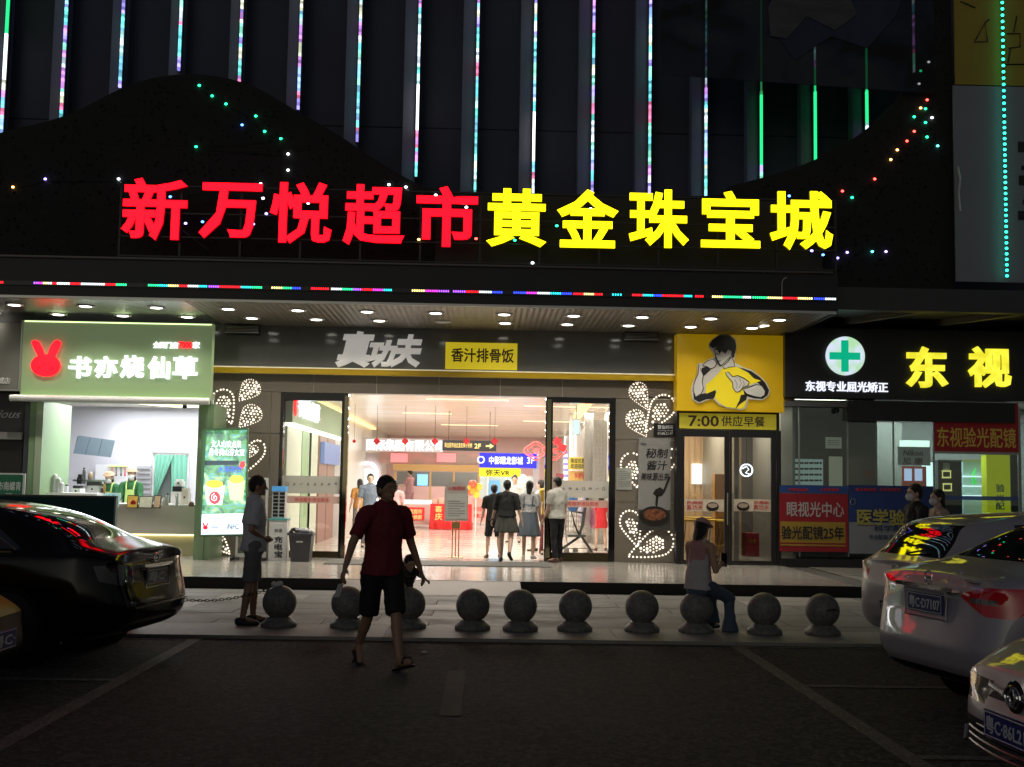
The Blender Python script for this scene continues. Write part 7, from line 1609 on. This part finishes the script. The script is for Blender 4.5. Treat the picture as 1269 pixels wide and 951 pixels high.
    # find the rear/front surface for fittings
    def surf(y, z, front=False):
        best = None
        for v in bm.verts:
            if (v.co.x > L/2) == front and abs(v.co.y-y) < .06 and abs(v.co.z-z) < .05:
                if best is None or (v.co.x > best if front else v.co.x < best): best = v.co.x
        return best if best is not None else (L if front else 0)
    S = {k: surf(*k) for k in ((0,sz(.72)),(0,sz(.80)),(0,sz(.92)),(0,.50),(0,.34))}
    SF = {z: surf(0, z, True) for z in (.46, .60*hs, .34)}
    finish(bm, t, ['body',None,'window_glass','tail_lamp','lamp_lens' ,'intake_grille'], [paint,gapm,cglass,tlr,tlc if kind != 'black' else pm('smoked_lens', (.03,.022,.022), .06, coat=1.),trimb]); bm.free()
    return t, S, SF
# --- black sedan at the left
LB, hb3 = 4.8, .955
t, S, SF = sedan('black sedan parked at the left, its rear facing the middle of the picture', (-2.90, 10.8, 0), math.radians(172), paint_b, hb3, .905, LB, 1.02, (.50,1.30), 'black')
xs_ = S[(0,hb3*.80)]
plate(t, (xs_-.012, 0, hb3*.76), False, '粤C·', pm('plate_dark', (.03,.035,.08), .3)); part('plate_frame', MB().tube([(xs_-.02,a*.25,hb3*.76+b*.09) for a, b in ((-1,-1),(1,-1),(1,1),(-1,1))], .010, 6, close=True), chrome, t, local=True)
part('boot_chrome', MB().box(xs_-.03, xs_+.01, -.30, .30, hb3*.86, hb3*.885), chrome, t, local=True)
c = Vector((S[(0,hb3*.92)]-.012, 0, hb3*.935)); part('emblem_ring', MB().tube([c+Vector((0,.055*math.cos(a),.036*math.sin(a))) for a in [j*math.pi/8 for j in range(16)]], .007, 6, close=True), chrome, t, local=True)
part('bumper_strip', MB().rings([[(x_,y,z) for x_,z in ((-.012,.485),(.02,.485),(.02,.50),(-.012,.50))] for y in (-.55,.55)]), pm('bumper_strip', (.3,.28,.25), .15, .9), t, local=True)
part('window_chrome', MB().tube([(.96,.905*.985,hb3*1.015),(1.5,.905*.985,hb3*1.012),(2.4,.905*.985,hb3*1.0)], .007, 5), chrome, t, local=True)
part('window_chrome', MB().tube([(.93,.905*.965,hb3*1.03),(1.15,.86,hb3*1.18),(1.42,.74,hb3*1.345)], .006, 5), chrome, t, local=True)
# --- lilac silver sedan (second bay on the right)
hs2 = 1.0
t, S, SF = sedan('lilac silver sedan with long red tail lamps, rear towards the left', (3.19, 8.55, 0), math.radians(12), paint_s, hs2, .88, 4.62, 1.03, (.62,1.42), 'sylph')
xs_ = S[(0,hs2*.72)]
plate(t, (xs_-.012, 0, .80), False, '粤C·D7107', pm('plate_blue_dim', (.03,.04,.16), .3)); part('plate_frame', MB().tube([(xs_-.010,a*.255,.80+b*.095) for a, b in ((-1,-1),(1,-1),(1,1),(-1,1))], .014, 6, close=True), paint_s, t, local=True)
part('chrome_garnish', MB().rings([[(xs_+dx,y,z) for dx,z in ((-.03,.905),(.03,.905),(.03,.935),(-.03,.935))] for y in (-.36,.36)]), chrome, t, local=True)
c = Vector((S[(0,.92)]-.014, 0, .985)); part('emblem_ring', MB().tube([c+Vector((0,.045*math.cos(a),.045*math.sin(a))) for a in [j*math.pi/8 for j in range(16)]], .008, 6, close=True), chrome, t, local=True); part('emblem_bar', MB().obox(c, (.004,0,0), (0,.055,0), (0,0,.010)), chrome, t, local=True)
part('badge', MB().box(.075, .10, -.60, -.50, .60, .62), chrome, t, local=True); part('model_badge', MB().box(.105, .14, -.52, -.38, .985, 1.0), chrome, t, local=True)
# --- lower nosed saloon, front towards the left
hs3 = .93
t, S, SF = sedan('silver grey saloon in the lower right corner, front with round emblem towards the left', (2.68+4.62*math.cos(math.radians(4)), 6.0+4.62*math.sin(math.radians(4)), 0), math.radians(184), paint_t, hs3, .885, 4.62, 1.0, (.62,1.42), 'toyo')
xf = SF[.60*hs3]; c = Vector((xf+.02, 0, .575))
for rx_, rz_ in ((.075,.052),(.045,.028)): part('emblem_ring', MB().tube([c+Vector((.004,rx_*math.cos(a),rz_*math.sin(a))) for a in [j*math.pi/10 for j in range(20)]], .0075, 6, close=True), chrome, t, local=True)
part('emblem_ring', MB().tube([c+Vector((.006,.022*math.cos(a),.046*math.sin(a))) for a in [j*math.pi/10 for j in range(20)]], .006, 6, close=True), chrome, t, local=True)
part('emblem_back', MB().lathe([(.085,0),(.08,.012)], (c.x-.014,0,c.z), 20, 'x'), blackgloss, t, local=True)
for sg_ in (-1,1): part('chrome_wing', MB().tube([(xf+.008,sg_*.09,.572),(xf-.02,sg_*.30,.585),(xf-.12,sg_*.50,.605)], [.018,.014,.006], 6), chrome, t, local=True)
plate(t, (SF[.46]+.018, .0, .41), True, '粤C·86L21')
for i in range(4): part('grille_bar', MB().tube([(SF[.34]+.01-abs(y)**2*.25,y,.255+i*.038) for y in [k/6*.55 for k in range(-6,7)]], .007, 5), pm('grille_bar', (.05,.05,.05), .3), t, local=True)
for sg_ in (-1,1): part('chrome_trim', MB().tube([(4.55,sg_*.60,.24),(4.50,sg_*.68,.30)], .012, 6), chrome, t, local=True)
# --- yellow car, only its nose in the frame
t, S, SF = sedan('yellow car at the left edge, only its nose showing before the black sedan', (-3.36-4.62, 8.4, 0), 0, paint_y, .92, .88, 4.62, 1.0, (.62,1.42), 'yellow')
plate(t, (SF[.46]+.018, .0, .46), True, '粤C·')
# --- pale hatchback in the far right bay
def hatch(label, loc, rz, paint, s_, L):
    t = thing('parked_car', label, 'car', loc, rz)
    st = [(0.0,.34,.88,.93,.70*s_,0,0,[.08,.06,.02,0,0,.05,.06,.07,.07]),(.06,.28,.93,.985,.88*s_,0,0),(.16,.24,.955,1.07,.955*s_,.68*s_,1),(.34,.22,.97,1.24,.985*s_,.66*s_,1),(.52,.2,.975,1.395,s_,.655*s_,1,[0,0,0,0,0,0,-.1,-.16,-.19]),(.95,.2,.975,1.45,s_,.68*s_,1),(1.7,.2,.97,1.49,s_,.70*s_,1),(2.4,.2,.96,1.47,s_,.69*s_,1),(2.85,.2,.95,1.26,s_,.70*s_,1),(3.2,.2,.94,1.06,s_,.74*s_,1),(3.6,.2,.88,.97,.98*s_,0,0),(3.95,.22,.76,.85,.9*s_,0,0),(4.1,.3,.55,.62,.65*s_,0,0)]
    bm = car_body(st, .965); h = .965
    cutvol(bm, poly_planes([(-.64*s_,1.04*h),(.64*s_,1.04*h),(.56*s_,1.345*h),(-.56*s_,1.345*h)],(1,2)), 2, cond=lambda f: f.calc_center_median().x < .75 and f.normal.x < -.25)
    for sg_ in (-1,1):
        c_ = lambda f, sg_=sg_: f.normal.y*sg_ > .35 and f.calc_center_median().z > .95
        cutvol(bm, poly_planes([(.72,1.05*h),(1.75,1.035*h),(1.75,1.40*h),(.86,1.36*h)],(0,2)), 2, cond=c_); cutvol(bm, poly_planes([(1.82,1.035*h),(2.95,1.02*h),(2.5,1.38*h),(1.82,1.40*h)],(0,2)), 2, cond=c_)
        cutvol(bm, poly_planes([(-.1,.76*h),(.22,.78*h),(.36,.95*h),(.2,.99*h),(-.1,.97*h)],(0,2))+[((0,sg_*.62*s_,0),(0,-sg_,0))], 3, cond=lambda f, sg_=sg_: f.calc_center_median().y*sg_ > .5*s_ and f.calc_center_median().x < .6)
        for xw in (.72, 3.25):
            pp = [(xw+.36*math.cos(a), .31+.36*math.sin(a)) for a in [j*math.pi/9 for j in range(18)]]
            cutvol(bm, poly_planes(pp,(0,2)), delete=True, cond=lambda f, sg_=sg_: f.calc_center_median().y*sg_ > .45*s_ and f.calc_center_median().z < .8)
            part('wheel_liner', MB().lathe([(.35,-.12),(.38,-.12),(.38,.12),(.35,.12)], (xw,sg_*(s_-.17),.31), 24, 'y'), trimb, t, local=True); wheel(t, xw, sg_*(s_-.12), .30, pm('alloy_grey'), sg_)
    cutvol(bm, poly_planes([(-.30*s_,.40),(.30*s_,.40),(.32*s_,.56),(-.32*s_,.56)],(1,2)), 5, cond=lambda f: f.calc_center_median().x < .5 and f.normal.x < -.3)
    cutvol(bm, poly_planes([(-.80*s_,.60*h),(.80*s_,.60*h),(.80*s_,.606*h),(-.80*s_,.606*h)],(1,2)), 1, cond=lambda f: f.calc_center_median().x < .6 and f.normal.x < -.3)
    xm = min(v.co.x for v in bm.verts if abs(v.co.y) < .08 and abs(v.co.z-.48) < .06); xe = min(v.co.x for v in bm.verts if abs(v.co.y) < .08 and abs(v.co.z-.85) < .06)
    finish(bm, t, ['body',None,'window_glass','tail_lamp','lamp_lens','plate_recess'], [paint,gapm,cglass,pm('tail_lamp_orange', (.40,.06,.03), .12, coat=1.),tlc,trimb]); bm.free()
    plate(t, (xm-.010, 0, .475), False, '粤C·55', pm('plate_blue_dim')); c = Vector((xe-.014, 0, .86))
    part('emblem_ring', MB().tube([c+Vector((0,.06*math.cos(a),.06*math.sin(a))) for a in [j*math.pi/8 for j in range(16)]], .008, 6, close=True), chrome, t, local=True); part('emblem_v', MB().tube([c+Vector((0,.035,.04)), c+Vector((0,.0,-.03)), c+Vector((0,-.035,.04))], .006, 5), chrome, t, local=True)
    part('wiper', MB().tube([(xe+.10,0,1.02),(xe+.13,-.3,1.07)], .010, 5), trimb, t, local=True)
    part('exhaust', MB().tube([(.12,.45,.22),(.4,.45,.22)], .03, 10), chrome, t, local=True)
hatch('pale silver hatchback in the far right bay, rear window reflecting the yellow sign', (3.86, 11.0, 0), math.radians(11), paint_v, .85, 4.1)
